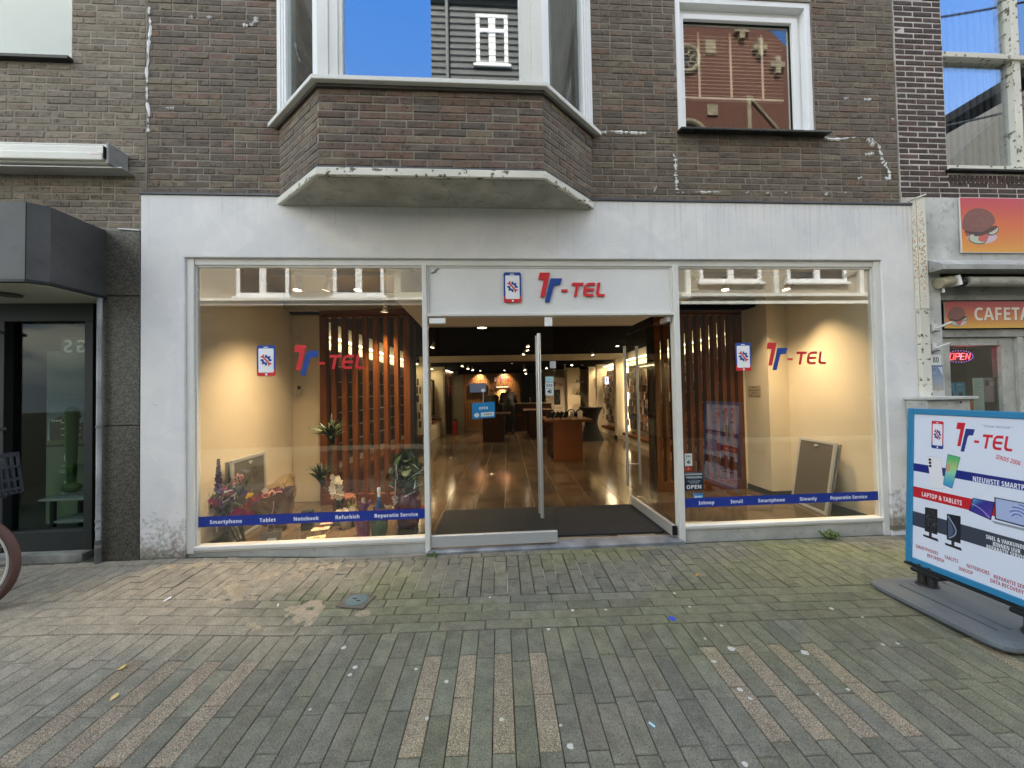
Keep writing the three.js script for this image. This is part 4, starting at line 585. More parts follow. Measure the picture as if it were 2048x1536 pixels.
  const gfp = P(152, 930, -0.5), gfm = M([0.07, 0.19, 0.045], { roughness: 0.5, transmission: 0.2 }); const gf = thing('green_figure', 'bright green domed plastic figure standing behind the dark left pane', 'ornament', [gfp.x, 0.12 + ty, -0.46]); const hh = P(152, 812, -.46).y - ty - .12; B().ball(0.062, 0, hh - .06, 0, [1, .95, .8]).cyl(0.06, 0.062, 0.03, 0, hh - .10, 0).mesh(gf, 'head', gfm); B().cyl(0.05, 0.035, hh - .2, 0, (hh - .2) / 2 + .1, 0).mesh(gf, 'body', gfm); B().ball(0.085, 0, 0.05, 0, [1, .6, .7]).mesh(gf, 'base', gfm);
  // downpipe
  const dp = thing('downpipe', 'grey plastic downpipe running down between dark door and granite pier', 'downpipe', [-3.272, 0, 0.03]); B().cyl(0.0175, 0.0175, 2.2, 0, 1.18, 0, [0, 0, 0], 18).mesh(dp, 'pipe', M([0.50, 0.52, 0.54], { map: T.dirt, roughness: 0.6 }));
  for (const [y, r] of [[1.178, .02], [0.39, .021], [0.33, .021], [0.18, 0.021]]) B().cyl(r + .001, r + .001, 0.02, 0, y, 0, [0, 0, 0], 18).mesh(dp, 'collar', M([0.34, 0.34, 0.33], { map: T.dirt })); B().cyl(0.021, 0.024, 0.2, 0, 0.13, 0, [0, 0, 0], 18).mesh(dp, 'foot', M([0.15, 0.15, 0.14], { map: T.dirt }));
}
// ---------------------------------------------------------------- the cafeteria on the right
const mCafeW = M([0.84, 0.86, 0.83], { map: T.dirt, roughness: 0.7 });
{
  const cf = thing('cafeteria_building', 'dark brick building with a white weathered cafeteria front on the right', 'building'), x0 = 4.146, x1 = 9, w0 = P(1888, 200, ZB).x, ws = P(1900, 345, -.06).y;
  const hole = [[w0, 6.4, ws - 0.0, 5.9]];
  const w = B(); for (const [a, b, c, d] of minusHoles(x0, x1, 3.2, 9.2, hole)) w.span(a, b, c, d, -0.3, ZB + 0.0035); w.mesh(cf, 'mortar_wall', mMortarW);
  const rows = layBricks({ x0: x0 + .004, x1: 5.9, y0: 3.33, y1: 5.6, course: 0.0561, L: 0.2115, joint: 0.0115, holes: [[w0, 6.4, ws - 0.06, 5.9]], wild: 0, seed: 51 }); buildBricks(cf, rows, ZB + .007, toneCafe, 250);
  for (let k = 0; k < 24; k++) mesh(cf, 'brick', brickGeo([w0 + 0.03 + k * 0.0485, ws - 0.088, 0.038, 0.085], ZB + .009, toneCafe), mBrick);
  for (let k = 0; k < 8; k++) mesh(cf, 'brick', brickGeo([x0 + 0.11 + k * 0.2115, 3.30, 0.2, 0.046], ZB + .007, toneCafe), mBrick);
  const bk = B(); bk.span(4.56, 9, 9.2, 9.4, -12, 0); bk.span(8.85, 9, -0.2, 9.2, -12, -.3); bk.span(4.56, 8.85, -0.2, 9.2, -12.2, -12); bk.span(4.56, 8.85, 2.9, 3.1, -12, -.31); bk.span(4.56, 8.85, 3.2, 6.2, -2.6, -2.5); bk.mesh(cf, 'rear_walls', M([0.14, 0.12, 0.11]));
  // upper window: old white sash
  const f = B(), zf = -0.10, tr = P(1950, 112, zf).y; f.span(w0, w0 + .012, ws + .04, 5.9, -.2, zf); f.span(w0, 6.4, ws, ws + 0.055, -.2, -0.02, { b: .006 }); f.span(w0 + .012, 6.4, tr - 0.035, tr + .02, -.18, zf + .02, { b: .006 }); const mu = P(2030, 230, zf).x; f.span(mu, mu + .09, ws + .055, tr - .035, -.18, zf, { b: .004 }); f.span(mu, mu + .09, tr + .02, 5.9, -.18, zf, { b: .004 });
  const fm = f.mesh(cf, 'window', mPeel); B().span(w0 + 0.014, mu - .002, ws + .057, tr - .037, -.152, -.148).span(w0 + 0.014, mu - .002, ws + .057, tr - .037, -.172, -.168).mesh(fm, 'pane', pane(0, [0.9, 0.92, 0.94], 2.3)); B().span(w0 + .014, mu - .002, tr + .022, 5.9, -.152, -.148).span(w0 + .014, mu - .002, tr + .022, 5.9, -.172, -.168).mesh(fm, 'pane', pane(0, [0.9, 0.92, 0.94], 2.3)); B().span(mu + .092, 6.4, ws + .057, 5.9, -.152, -.148).mesh(fm, 'pane', pane(0, [0.9, 0.92, 0.94], 2.3));
  B().span(w0 - 0.03, 6.5, ws - 0.025, ws - .001, -.2, 0.02, { b: .004 }).mesh(fm, 'sill', mBlack);
  for (let k = 0; k < 12; k++) { const g = new THREE.PlaneGeometry(0.085, 1.9, 4, 1); const q = g.attributes.position; for (let i = 0; i < q.count; i++) q.setZ(i, 0.012 * Math.cos(q.getX(i) / 0.085 * 6.28)); g.computeVertexNormals(); B().add(g, [w0 + 0.05 + k * 0.083, ws + 1.0, -0.3], [0, 0.5, 0]).mesh(fm, 'curtain_strip', M([0.22, 0.24, 0.26], { side: THREE.DoubleSide })); }
  // white front: wall panels, pier
  const wp = B(); wp.span(4.335, 9, 2.605, 3.265, -0.2, -0.002, { b: .003 }); wp.span(4.335, 4.50, 0.0, 2.602, -0.25, -0.004, { b: 0.004 }); wp.mesh(cf, 'white_cladding', mCafeW);
  const hd = extrude([[-0.004, 2.63], [0.02, 2.63], [0.15, 2.545], [0.15, 2.50], [-0.004, 2.50]].map(([z, y]) => [-z, y]).reverse(), 4.6); hd.rotateY(-Math.PI / 2); const hood = B().add(hd, [4.34, 0, 0], [0, Math.PI, 0]); hood.l[0].computeBoundingBox(); { const bb = hood.l[0].boundingBox; hood.l[0].translate(4.338 - bb.min.x, 0, -0.003 - bb.min.z); }
  const hm = hood.mesh(cf, 'awning_hood', M([0.58, 0.59, 0.57], { map: T.dirt, roughness: 0.6 })); for (let k = 0; k < 12; k++) B().ball(0.007, 4.36 + k * 0.092, 2.622, 0.022, [1, 1, .7], 8).mesh(hm, 'rivet', mDark);
  const rc = P(1900, 562, .05), rl = B(); rl.cyl(0.047, 0.047, 4.2, 4.70 + 2.1, 2.406, 0.055, [0, 0, Math.PI / 2], 22); const rm = rl.mesh(cf, 'awning_roll', M([0.84, 0.84, 0.77], { map: T.dirt, roughness: 0.7 }));
  B().cyl(0.052, 0.052, 0.13, 4.475, 2.40, 0.05, [0, 0, Math.PI / 2 + 0.15], 22).mesh(rm, 'end_drum', M([0.60, 0.55, 0.38], { map: T.dirt, roughness: .6 })); B().box(0.035, 0.1, 0.09, 4.575, 2.41, 0.06, { b: .008, r: [0, 0, .25] }).mesh(rm, 'bracket', mWhite); B().cyl(0.038, 0.042, 0.06, 4.635, 2.40, .056, [0, 0, Math.PI / 2], 14).mesh(rm, 'gear_head', mDark); B().cyl(0.008, 0.012, 0.05, 4.46, 2.325, 0.05).mesh(rm, 'crank_eye', mFrame);
  const z = -0.16, lt = B(); lt.span(4.5, 9, 2.26, 2.50, -0.3, z + .06); lt.span(4.5, 9, 1.885, 1.965, -0.3, z + .03, { b: .005 }); lt.mesh(cf, 'lintel', M([0.6, 0.61, 0.58], { map: T.dirt }));
  const fr = B(), g0 = 4.775, g1 = 5.355; fr.span(4.5, g0, 0.1, 1.883, -.24, z, { b: .005 }); fr.span(g1, 5.5, 0.1, 1.883, -.24, z, { b: .005 }); fr.span(g0, g1, 1.80, 1.883, -.24, z, { b: .005 }); fr.span(g0, g1, 0.1, 0.6, -.24, z); fr.span(5.5, 5.56, .1, 1.883, -.24, z + .03, { b: .005 }); fr.span(5.56, 9, .1, 1.883, -.24, z); fr.mesh(cf, 'door_frame', M([0.74, 0.75, 0.70], { map: T.dirt, roughness: .6 }));
  B().span(g0 + .001, g1 - .001, 0.601, 1.799, -0.2, -.196).mesh(cf, 'door_pane', mDarkGlass);
  const rmb = B(); rmb.span(4.57, 8.8, 0.05, 0.1, -3, -.31); rmb.span(4.57, 8.8, .1, 2.6, -3.1, -3); rmb.span(4.57, 8.8, 2.55, 2.6, -3, -.31); rmb.span(4.57, 4.6, .1, 2.55, -3, -.31); rmb.mesh(cf, 'snack_room', M([0.10, 0.07, 0.05]));
  const wr = B(); wr.span(4.7, 6, 1.52, 1.64, -1.6, -1.5); wr.mesh(cf, 'shelf_board', M([0.3, 0.2, 0.1]));
}
const burger = (c, x, y, s) => { c.save(); c.translate(x, y); c.scale(s, s); const el = (cx, cy, rx, ry, col, rot = 0) => { c.fillStyle = col; c.beginPath(); c.ellipse(cx, cy, rx, ry, rot, 0, 7); c.fill(); };
  el(-70, 60, 42, 28, '#a04034', .3); el(-40, 90, 50, 26, '#d8d3c0'); el(60, 96, 62, 26, '#c7b2c4', -.3); el(-20, 96, 66, 38, '#50625a', .1); el(-20, 94, 58, 32, '#b8bfae', .1); el(22, 86, 40, 26, '#c2564e', -.5); el(92, 42, 46, 28, '#414a40', -.5); el(94, 40, 38, 22, '#b9bba6', -.5); el(40, 44, 90, 20, '#4a2a22', -.35); el(-50, 52, 60, 16, '#3c2420', .15);
  c.fillStyle = '#7a4640'; c.beginPath(); c.moveTo(-125, 20); c.bezierCurveTo(-125, -60, -70, -110, 0, -108); c.bezierCurveTo(80, -105, 120, -50, 108, -10); c.bezierCurveTo(60, 30, 20, 58, -10, 52); c.bezierCurveTo(-60, 48, -125, 50, -125, 20); c.fill(); let q = 9; for (let i = 0; i < 260; i++) { q = (q * 16807) % 2147483647; const a = q % 628 / 100, r = Math.sqrt((q % 997) / 997); const X = -10 + 92 * r * Math.cos(a), Y = -36 + 58 * r * Math.sin(a); c.fillStyle = i % 3 ? '#8f5b50' : '#683a36'; c.fillRect(X, Y, 5, 3); } c.restore(); };
const sunset = (c, w, h) => { const g = c.createLinearGradient(0, 0, 0, h); g.addColorStop(0, '#c23a52'); g.addColorStop(.5, '#d9662e'); g.addColorStop(1, '#dc9a34'); c.fillStyle = g; c.fillRect(0, 0, w, h); };
{
  const q = (n, label, x0, x1, y0, y1, z, W, H, draw, cat, th = 0.012) => tag(card(scene, n, V(x0, y0, z), V(x1, y0, z), V(x1, y1, z), V(x0, y1, z), printMat(W, H, draw), th, mFrame), label, cat);
  q('burger_sign', 'orange sign board with a large hamburger high on the cafeteria front', 4.722, 6.6, 2.708, 3.262, 0.016, 1530, 460, (c, w, h) => { sunset(c, w, h); burger(c, 168, 225, 1.25); printText(c, 'C', 640, 130, 240, '#eef0ee', { w: 'bold' }); printText(c, 'CAFETARIA', 1080, 360, 120, '#eef0ee'); c.strokeStyle = '#e8e4de'; c.lineWidth = 7; c.strokeRect(0, 0, w, h); }, 'sign board');
  q('cafeteria_sign', 'long orange cafeteria sign strip with small burger over its door', 4.655, 6.55, 1.972, 2.245, -0.095, 1530, 226, (c, w, h) => { const g = c.createLinearGradient(0, 0, 0, h); g.addColorStop(0, '#b23448'); g.addColorStop(1, '#d8a838'); c.fillStyle = g; c.fillRect(0, 0, w, h); burger(c, 106, 118, 0.68); c.save(); printText(c, 'CAFETARIA', 258, 112, 150, '#9a3040', { a: 'left', sx: .95 }); printText(c, 'CAFETARIA', 254, 108, 150, '#e3ddd0', { a: 'left', sx: .95 }); c.restore(); }, 'sign board');
  q('house_number', 'black house number 80 on the white cafeteria pier', 4.357, 4.47, 1.595, 1.70, -0.001, 220, 210, (c, w, h) => { c.fillStyle = '#d6dbdb'; c.fillRect(0, 0, w, h); printText(c, '80', w / 2, h * .52, 150, '#2a3038', { sx: .8 }); }, 'house number', 0.002);
  q('pier_notice', 'faded blue notice on the white pier under house number 80', 4.342, 4.488, 1.345, 1.592, -0.001, 200, 330, (c, w, h) => { const g = c.createLinearGradient(0, 0, 0, h); g.addColorStop(0, '#5a7294'); g.addColorStop(.6, '#8796a8'); g.addColorStop(1, '#a39c90'); c.fillStyle = g; c.fillRect(0, 0, w, h); c.strokeStyle = '#93a8c4'; c.lineWidth = 5; c.strokeRect(30, 30, 70, 46); c.fillStyle = '#8fa3bd'; c.fillRect(30, 92, 80, 8); c.fillRect(30, 106, 60, 6); c.fillStyle = '#b8c0c8'; c.beginPath(); c.moveTo(120, 20); c.lineTo(190, 20); c.lineTo(190, 140); c.fill(); }, 'notice', 0.003);
  q('window_leaflet', 'two blue printed leaflets in the cafeteria door pane', 4.775, 4.985, 1.24, 1.42, -0.205, 240, 200, (c, w, h) => { c.fillStyle = '#1f86b8'; c.fillRect(0, 0, w, h); c.fillStyle = '#0d3d5c'; c.fillRect(w / 2 - 4, 0, 8, h); for (const x of [60, 180]) { for (let i = 0; i < 9; i++) { c.fillStyle = '#123650'; c.save(); c.translate(x, 140); c.rotate(i * .7); c.fillRect(-6, 0, 12, 36); c.restore(); } c.fillStyle = '#6ab6d8'; c.fillRect(x - 44, 20, 70, 8); } }, 'leaflet', 0.001);
  q('window_leaflet', 'orange leaflet low in the cafeteria door pane', 4.93, 5.08, 1.10, 1.225, -0.205, 150, 140, (c, w, h) => { c.fillStyle = '#c4622c'; c.fillRect(0, 0, w, h); c.strokeStyle = '#e5b28a'; c.lineWidth = 6; c.strokeRect(40, 30, 50, 50); }, 'leaflet', 0.001);
  q('window_leaflet', 'white printed price list in the cafeteria door pane', 5.075, 5.20, 1.05, 1.465, -0.205, 120, 380, (c, w, h) => { c.fillStyle = '#b9c2bf'; c.fillRect(0, 0, w, h); c.fillStyle = '#8d9995'; for (let i = 0; i < 22; i++) c.fillRect(14, 30 + i * 15, 40 + (i * 37) % 50, 4); }, 'leaflet', 0.001);
  q('window_leaflet', 'dusty pink poster in the cafeteria door pane', 5.205, 5.345, 1.21, 1.465, -0.205, 200, 300, (c, w, h) => { c.fillStyle = '#9a7d8a'; c.fillRect(0, 0, w, h); c.fillStyle = '#4c3a4a'; c.fillRect(20, 30, 60, 70); c.fillStyle = '#c7b2bd'; c.fillRect(100, 60, 80, 10); c.fillRect(100, 82, 60, 10); }, 'leaflet', 0.001);
  q('window_leaflet', 'small white sticker strip at the edge of the cafeteria door pane', 4.776, 4.81, 1.50, 1.63, -0.205, 40, 150, (c, w, h) => { c.fillStyle = '#b4bcb8'; c.fillRect(0, 0, w, h); c.fillStyle = '#47535a'; for (let i = 0; i < 3; i++) c.fillRect(8, 16 + i * 46, 24, 24); }, 'leaflet', 0.001);
  // neon OPEN sign
  const ns = thing('neon_open_sign', 'glowing red OPEN sign with blue oval ring in the cafeteria door', 'neon sign', [5.07, 1.70, -0.30]), rd = glow([1, 0.03, 0.05], 0.8), bl = glow([0.15, 0.12, 1], 0.45);
  B().box(0.36, 0.155, 0.012, -0.01, -0.0, -0.012, { b: .004 }).mesh(ns, 'board', mBlack); const ring = []; for (let i = 0; i < 30; i++) { const a = i / 30 * 6.283; B; ring.push([0.155 * Math.cos(a), 0.062 * Math.sin(a)]); } const rb = B(); for (const [x, y] of ring) rb.ball(0.004, x, y, 0.0, [1, 1, 1], 6); rb.mesh(ns, 'blue_ring_light', bl);
  const st = { O: [[0, 0, 0, 1], [0, 1, .8, 1], [.8, 1, .8, 0], [.8, 0, 0, 0]], P: [[0, 0, 0, 1], [0, 1, .8, 1], [.8, 1, .8, .5], [.8, .5, 0, .5]], E: [[0, 0, 0, 1], [0, 1, .8, 1], [0, .5, .7, .5], [0, 0, .8, 0]], N: [[0, 0, 0, 1], [0, 1, .8, 0], [.8, 0, .8, 1]] };
  [...'OPEN'].forEach((ch, i) => { const b = B(); for (const [x0, y0, x1, y1] of st[ch]) { const u = (x, y) => [-0.115 + i * 0.062 + x * 0.052 + (y - .5) * 0.016, (y - .5) * 0.066, 0.002]; b.rod(u(x0, y0), u(x1, y1), 0.0045, 6); } b.mesh(ns, 'red_letter_light', rd); });
  const nl = new THREE.PointLight(new THREE.Color(1, 0.1, 0.15), 0.015); nl.position.set(5.07, 1.70, -0.27); nl.castShadow = true; nl.name = 'neon_light'; scene.add(nl);
  // white letter box ledge and rusty post
  const lb = thing('letter_box', 'white letter box with a slab lid below the cafeteria pier', 'letter box', [4.30, 0, 0.08]); B().box(0.50, 0.028, 0.24, 0.0, 1.275, 0.02, { b: .005, r: [0, 0, -0.0] }).mesh(lb, 'lid', mCafeW); B().span(-.23, .2, 0.75, 1.258, -.075, 0.11, { b: .004 }).mesh(lb, 'body', mCafeW); B().box(0.012, .016, .012, 0.1, 1.235, 0.113).mesh(lb, 'keyhole', mDark);
  const po = thing('corner_post', 'white painted wooden corner post with rusty peeling upper half beside the plaster', 'post', [4.273, 0, 0.012]);
  const rust = M([1, 1, 1], { map: canvasTex(128, 1024, (c, w, h) => { c.fillStyle = '#d9d8cc'; c.fillRect(0, 0, w, h); let s = 77; const r = () => (s = (s * 16807) % 2147483647) / 2147483647; for (let i = 0; i < 420; i++) { const y = r() * h, k = Math.sin(y / h * 3.1); c.fillStyle = r() < .45 ? '#b9772e' : r() < .5 ? '#8a8578' : '#e8e6dc'; c.fillRect(20 + r() * 80, y, r() * 22 * k, 3 + r() * 12 * k); } c.fillStyle = '#b7823e'; for (let y = 0; y < h; y += 6) c.fillRect(0, y, 5 + r() * 9, 6); }), roughness: 0.75 });
  const ug = new THREE.BoxGeometry(0.10, 1.1, 0.05); mesh(po, 'rusty_plank', ug, rust).position.set(0, 2.695, 0.0); const lo = B().span(-.05, .052, -0.06, 2.142, -0.03, 0.022, { b: .005 }); lo.mesh(po, 'lower_plank', mPeel);
  const cp = B(); cp.box(0.12, 0.012, 0.07, 0.0, 3.252, 0.0, { r: [0, 0, .35] }); cp.mesh(po, 'zinc_cap', mPeel); B().span(.056, .062, 0.2, 3.2, -.03, 0.008).mesh(po, 'gap_strip', mMortar);
  const mb = (n, label, py, len) => { const p = P(1866, py, 0.0), t = thing('flag_bracket', label, 'bracket', [p.x, p.y, 0]); B().box(0.045, 0.08, 0.02, 0, 0, 0.008, { b: .004 }).mesh(t, 'plate', mFrame); B().rod([0.01, -0.01, 0.02], [0.07 * len, 0.035 * len, 0.09], 0.01).mesh(t, 'arm', mFrame); B().box(0.05, 0.008, 0.03, 0.005, -0.035, 0.02).mesh(t, 'lip', mDark); };
  mb(0, 'larger white flag bracket high on the cafeteria pier', 656, 1.2); mb(1, 'smaller white flag bracket just above house number 80', 695, 0.9);
}

// ---------------------------------------------------------------- advertising stand on the pavement
{
  const X = 3.03, t = thing('advertising_stand', 'blue framed double sided poster stand of the phone shop on a grey moulded foot', 'advertising stand', [X, 0, 1.26]);
  const fr = new THREE.Group(), z0 = -0.392, z1 = 0.392, y0 = 0.17, y1 = 1.275, w = 0.042, mF = M([0.028, 0.22, 0.42], { roughness: 0.4 });
  const tilt = (g) => g.applyMatrix4(M4([0, 0.2, 0], [0, 0, -0.062]).multiply(M4([0, -0.2, 0])));
  const f = B(); f.span(-.022, .022, y0, y1, z0, z0 + w, { b: .006 }); f.span(-.022, .022, y0, y1, z1 - w, z1, { b: .006 }); f.span(-.022, .022, y0, y0 + w, z0 + w, z1 - w, { b: .006 }); f.span(-.022, .022, y1 - w, y1, z0 + w, z1 - w, { b: .006 });
  const lip = B(); for (const s of [[z0 + w * .45, z0 + w * .55]]) lip.span(-.0235, -.0215, y0, y1, s[0], s[1]);
  mesh(t, 'frame', tilt(f.geo()), mF);
  const W = 1065, H = 1500, map = printMat(W, H, (c) => {
    const X = (u, v) => (u - 66 + 0.089 * v) * 1.065, Y = (v) => v * 1.44, poly = (col, pts) => { c.fillStyle = col; c.beginPath(); pts.forEach(([u, v], i) => c[i ? 'lineTo' : 'moveTo'](X(u, v), Y(v))); c.fill(); };
    c.fillStyle = '#dde4f2'; c.fillRect(0, 0, W, H);
    const s = (X(791, 182) - X(218, 44)) / 1803, k = { red: '#cf1f35', blue: '#243b86', white: '#e3e9f4' }; c.save(); c.translate(X(218, 44), Y(44)); c.scale(1, 1.06 * (Y(226) - Y(44)) / (535 * s)); logo2d(c, 0, 0, s, k, true); c.restore();
    const tx = (str, u, v, hgt, col, o = {}) => printText(c, str, X(u, v), Y(v), hgt * 1.44, col, { sx: 0.62, w: 'bold', ...o });
    tx('"Groot Verschil "', 706, 56, 22, '#5a6aa0', { w: 'normal', sx: .9 }); tx('SINDS 2006', 758, 250, 36, '#c8303f', { r: 0.2, sx: .6 });
    c.fillStyle = '#1a2a80'; c.fillRect(0, Y(360), W, Y(56)); tx('NIEUWSTE SMARTPHONES', 740, 398, 44, '#eef1fa');
    c.fillStyle = '#c3202f'; c.fillRect(0, Y(528), W, Y(76)); tx('LAPTOP & TABLETS', 256, 571, 44, '#f2ecee');
    c.fillStyle = '#3a4250'; c.fillRect(0, Y(708), W, Y(102)); tx('SNEL & VAKKUNDIG', 708, 742, 33, '#f0f2f6'); tx('BINNEN UUR', 705, 773, 33, '#f0f2f6'); tx('REPARATIE SERVICE', 704, 802, 33, '#f0f2f6');
    poly('#e6e6ea', [[160, 297], [273, 294], [290, 500], [181, 515]]); c.strokeStyle = '#aeb2ba'; c.lineWidth = 2; c.stroke(); for (const v of [318, 340, 362]) { c.fillStyle = '#15181c'; c.beginPath(); c.arc(X(182, v), Y(v), 13, 0, 7); c.fill(); }
    const g = c.createLinearGradient(0, Y(265), 0, Y(485)); g.addColorStop(0, '#3fae6c'); g.addColorStop(.35, '#a9c87a'); g.addColorStop(.55, '#8fd0b0'); g.addColorStop(1, '#2d8ed0'); poly('#1d5f70', [[334, 262], [432, 272], [352, 489], [281, 474]]); poly(g, [[337, 266], [427, 275], [350, 484], [286, 470]]); poly('#c99a78', [[322, 330], [350, 325], [340, 380], [312, 380]]);
    poly('#141a2e', [[503, 520], [652, 518], [620, 634], [468, 608]]); const g2 = c.createLinearGradient(X(500, 530), Y(525), X(600, 620), Y(620)); g2.addColorStop(0, '#58b8d8'); g2.addColorStop(.4, '#35308a'); g2.addColorStop(1, '#5a3f9e'); poly(g2, [[508, 524], [646, 523], [616, 628], [476, 606]]); c.strokeStyle = '#d7dcf6'; c.lineWidth = 4; c.beginPath(); c.moveTo(X(490, 560), Y(560)); c.quadraticCurveTo(X(560, 575), Y(570), X(610, 622), Y(622)); c.stroke();
    poly('#23283a', [[652, 488], [980, 484], [975, 628], [645, 622]]); poly('#aab8dc', [[660, 494], [972, 490], [968, 620], [654, 614]]); for (let i = 0; i < 16; i++) { c.strokeStyle = ['#7d90c8', '#cdd7ee', '#8fa2d4', '#5f74b4'][i % 4]; c.lineWidth = 9; c.beginPath(); c.arc(X(790, 575), Y(585), 14 + i * 7, 3 + i * .12, 5.2 + i * .13); c.stroke(); } poly('#8f96a0', [[622, 634], [985, 632], [990, 646], [640, 648]]);
    const phone = (u0, u1, v0, v1, col) => { poly('#16191e', [[u0 + 14, v0], [u1, v0 - 6], [u1 - 14, v1], [u0, v1]]); poly(col, [[u0 + 20, v0 + 8], [u1 - 7, v0 + 4], [u1 - 20, v1 - 8], [u0 + 7, v1 - 8]]); const m = (u0 + u1) / 2 - 12; poly('#2a3038', [[m - 12, v1], [m + 12, v1], [m + 10, v1 + 26], [m - 14, v1 + 26]]); poly('#14171b', [[m - 66, v1 + 26], [m + 58, v1 + 26], [m + 66, v1 + 44], [m - 62, v1 + 40]]); };
    phone(102, 222, 658, 826, '#23272c'); let q = 5; for (let i = 0; i < 130; i++) { q = (q * 16807) % 2147483647; const u = 118 + (q % 84), v = 668 + (q >> 7) % 145; c.fillStyle = i % 4 ? '#0c0e11' : '#6b7076'; c.fillRect(X(u, v), Y(v), 4 + q % 9, 3 + q % 6); }
    phone(284, 404, 664, 836, '#20252e'); c.strokeStyle = '#8d9bb4'; c.lineWidth = 12; c.beginPath(); c.moveTo(X(306, 676), Y(676)); c.bezierCurveTo(X(330, 740), Y(720), X(420, 740), Y(770), X(300, 822), Y(822)); c.stroke(); c.fillStyle = '#4e5c74'; c.beginPath(); c.moveTo(X(306, 690), Y(690)); c.bezierCurveTo(X(330, 750), Y(740), X(380, 770), Y(780), X(296, 815), Y(815)); c.fill();
    const r = '#a02434'; tx('SMARTPHONES', 110, 952, 32, r); tx('REFURBISH', 182, 988, 32, r); tx('TABLETS', 310, 956, 32, r); tx('NOTEBOOKS', 504, 961, 32, r); tx('INKOOP', 415, 998, 32, r); tx('REPARATIE SERVICE', 735, 969, 32, r); tx('DATA RECOVERY', 688, 1000, 32, r);
  }, { roughness: 0.35 });
  const i0 = z0 + w - .002, i1 = z1 - w + .002, p = (y, z, x = -0.013) => V(x, y, z); const pg = quad(p(y0 + w - .002, i0), p(y0 + w - .002, i1), p(y1 - w + .002, i1), p(y1 - w + .002, i0)); mesh(t, 'poster', tilt(pg), map);
  const bkp = B(); bkp.span(-.012, .012, y0 + w - .003, y1 - w + .003, i0, i1); mesh(t, 'back_panel', tilt(bkp.geo()), mWhite);
  const lw = B(); lw.span(-.03, .03, y0 - .02, y0 - .002, z0 - .006, z1 + .006, { b: .004 }); for (const z of [-.26, .26]) lw.span(-.04, .04, y0 - .05, y0 - .02, z - .09, z + .09, { b: .012 }); lw.mesh(t, 'lower_rail', mDark);
  for (const z of [-.27, .27]) { const g = B(); g.cyl(0.026, 0.028, 0.16, 0.0, 0.105, z - .03, [0, 0, 0], 14).cyl(0.026, 0.028, 0.16, 0.0, 0.105, z + .03, [0, 0, 0], 14).cyl(.06, .065, .02, 0, .05, z, [0, 0, 0], 18); g.mesh(t, 'post', M([0.03, 0.026, 0.025], { roughness: .4 })); }
  // moulded foot: a domed plate with chamfered ends
  const mP = M([0.135, 0.152, 0.16], { map: T.plaster, roughness: 0.55 }), n = 28, pos = [], out = (a) => { const c = Math.cos(a), s = Math.sin(a), k = 9; const r = Math.pow(Math.abs(c) ** k + Math.abs(s) ** k, -1 / k); return [0.335 * r * c, 0.395 * r * s]; };
  const prof = [[0.0, 0.052], [0.35, 0.054], [0.72, 0.046], [0.9, 0.03], [0.985, 0.012], [1.0, -0.004], [0.985, -0.016], [0.9, -0.018]], ringp = (i, k) => { const [x, z] = out(i / 64 * 6.2832), u = prof[k][0]; return [x * u, prof[k][1] - 0.01 * Math.max(0, Math.abs(z * u) - 0.3) * 3, z * u]; };
  for (let i = 0; i < 64; i++) for (let k = 0; k < prof.length - 1; k++) { const a = ringp(i, k), b = ringp(i + 1, k), c = ringp(i + 1, k + 1), d = ringp(i, k + 1); pos.push(...a, ...b, ...c, ...a, ...c, ...d); }
  const fg = new THREE.BufferGeometry(); fg.setAttribute('position', new THREE.Float32BufferAttribute(pos, 3)); fg.computeVertexNormals(); const foot = B().add(fg, [0.055, 0, -.07]).mesh(t, 'foot', mP);
  const rb = B(); for (const x of [-.18, -.10, .14]) rb.span(x, x + .006, 0.048, 0.0545, -.30, .22, { b: .002 }); rb.mesh(foot, 'rib', mP); const tor = new THREE.TorusGeometry(0.042, 0.009, 8, 24); B().add(tor, [0.12, 0.052, 0.33], [Math.PI / 2, 0, 0]).mesh(foot, 'filler_ring', mAlu); B().cyl(.032, .032, .008, .12, .05, .33, [0, 0, 0], 16).mesh(foot, 'filler_cap', mDark);
  for (const x of [-.2, .28]) for (const z of [-.34, .26]) B().cyl(.03, .03, .02, x, -.022, z).mesh(foot, 'rubber_foot', mBlack);
  t.position.y = gy(X, 1.26) + 0.032;
}
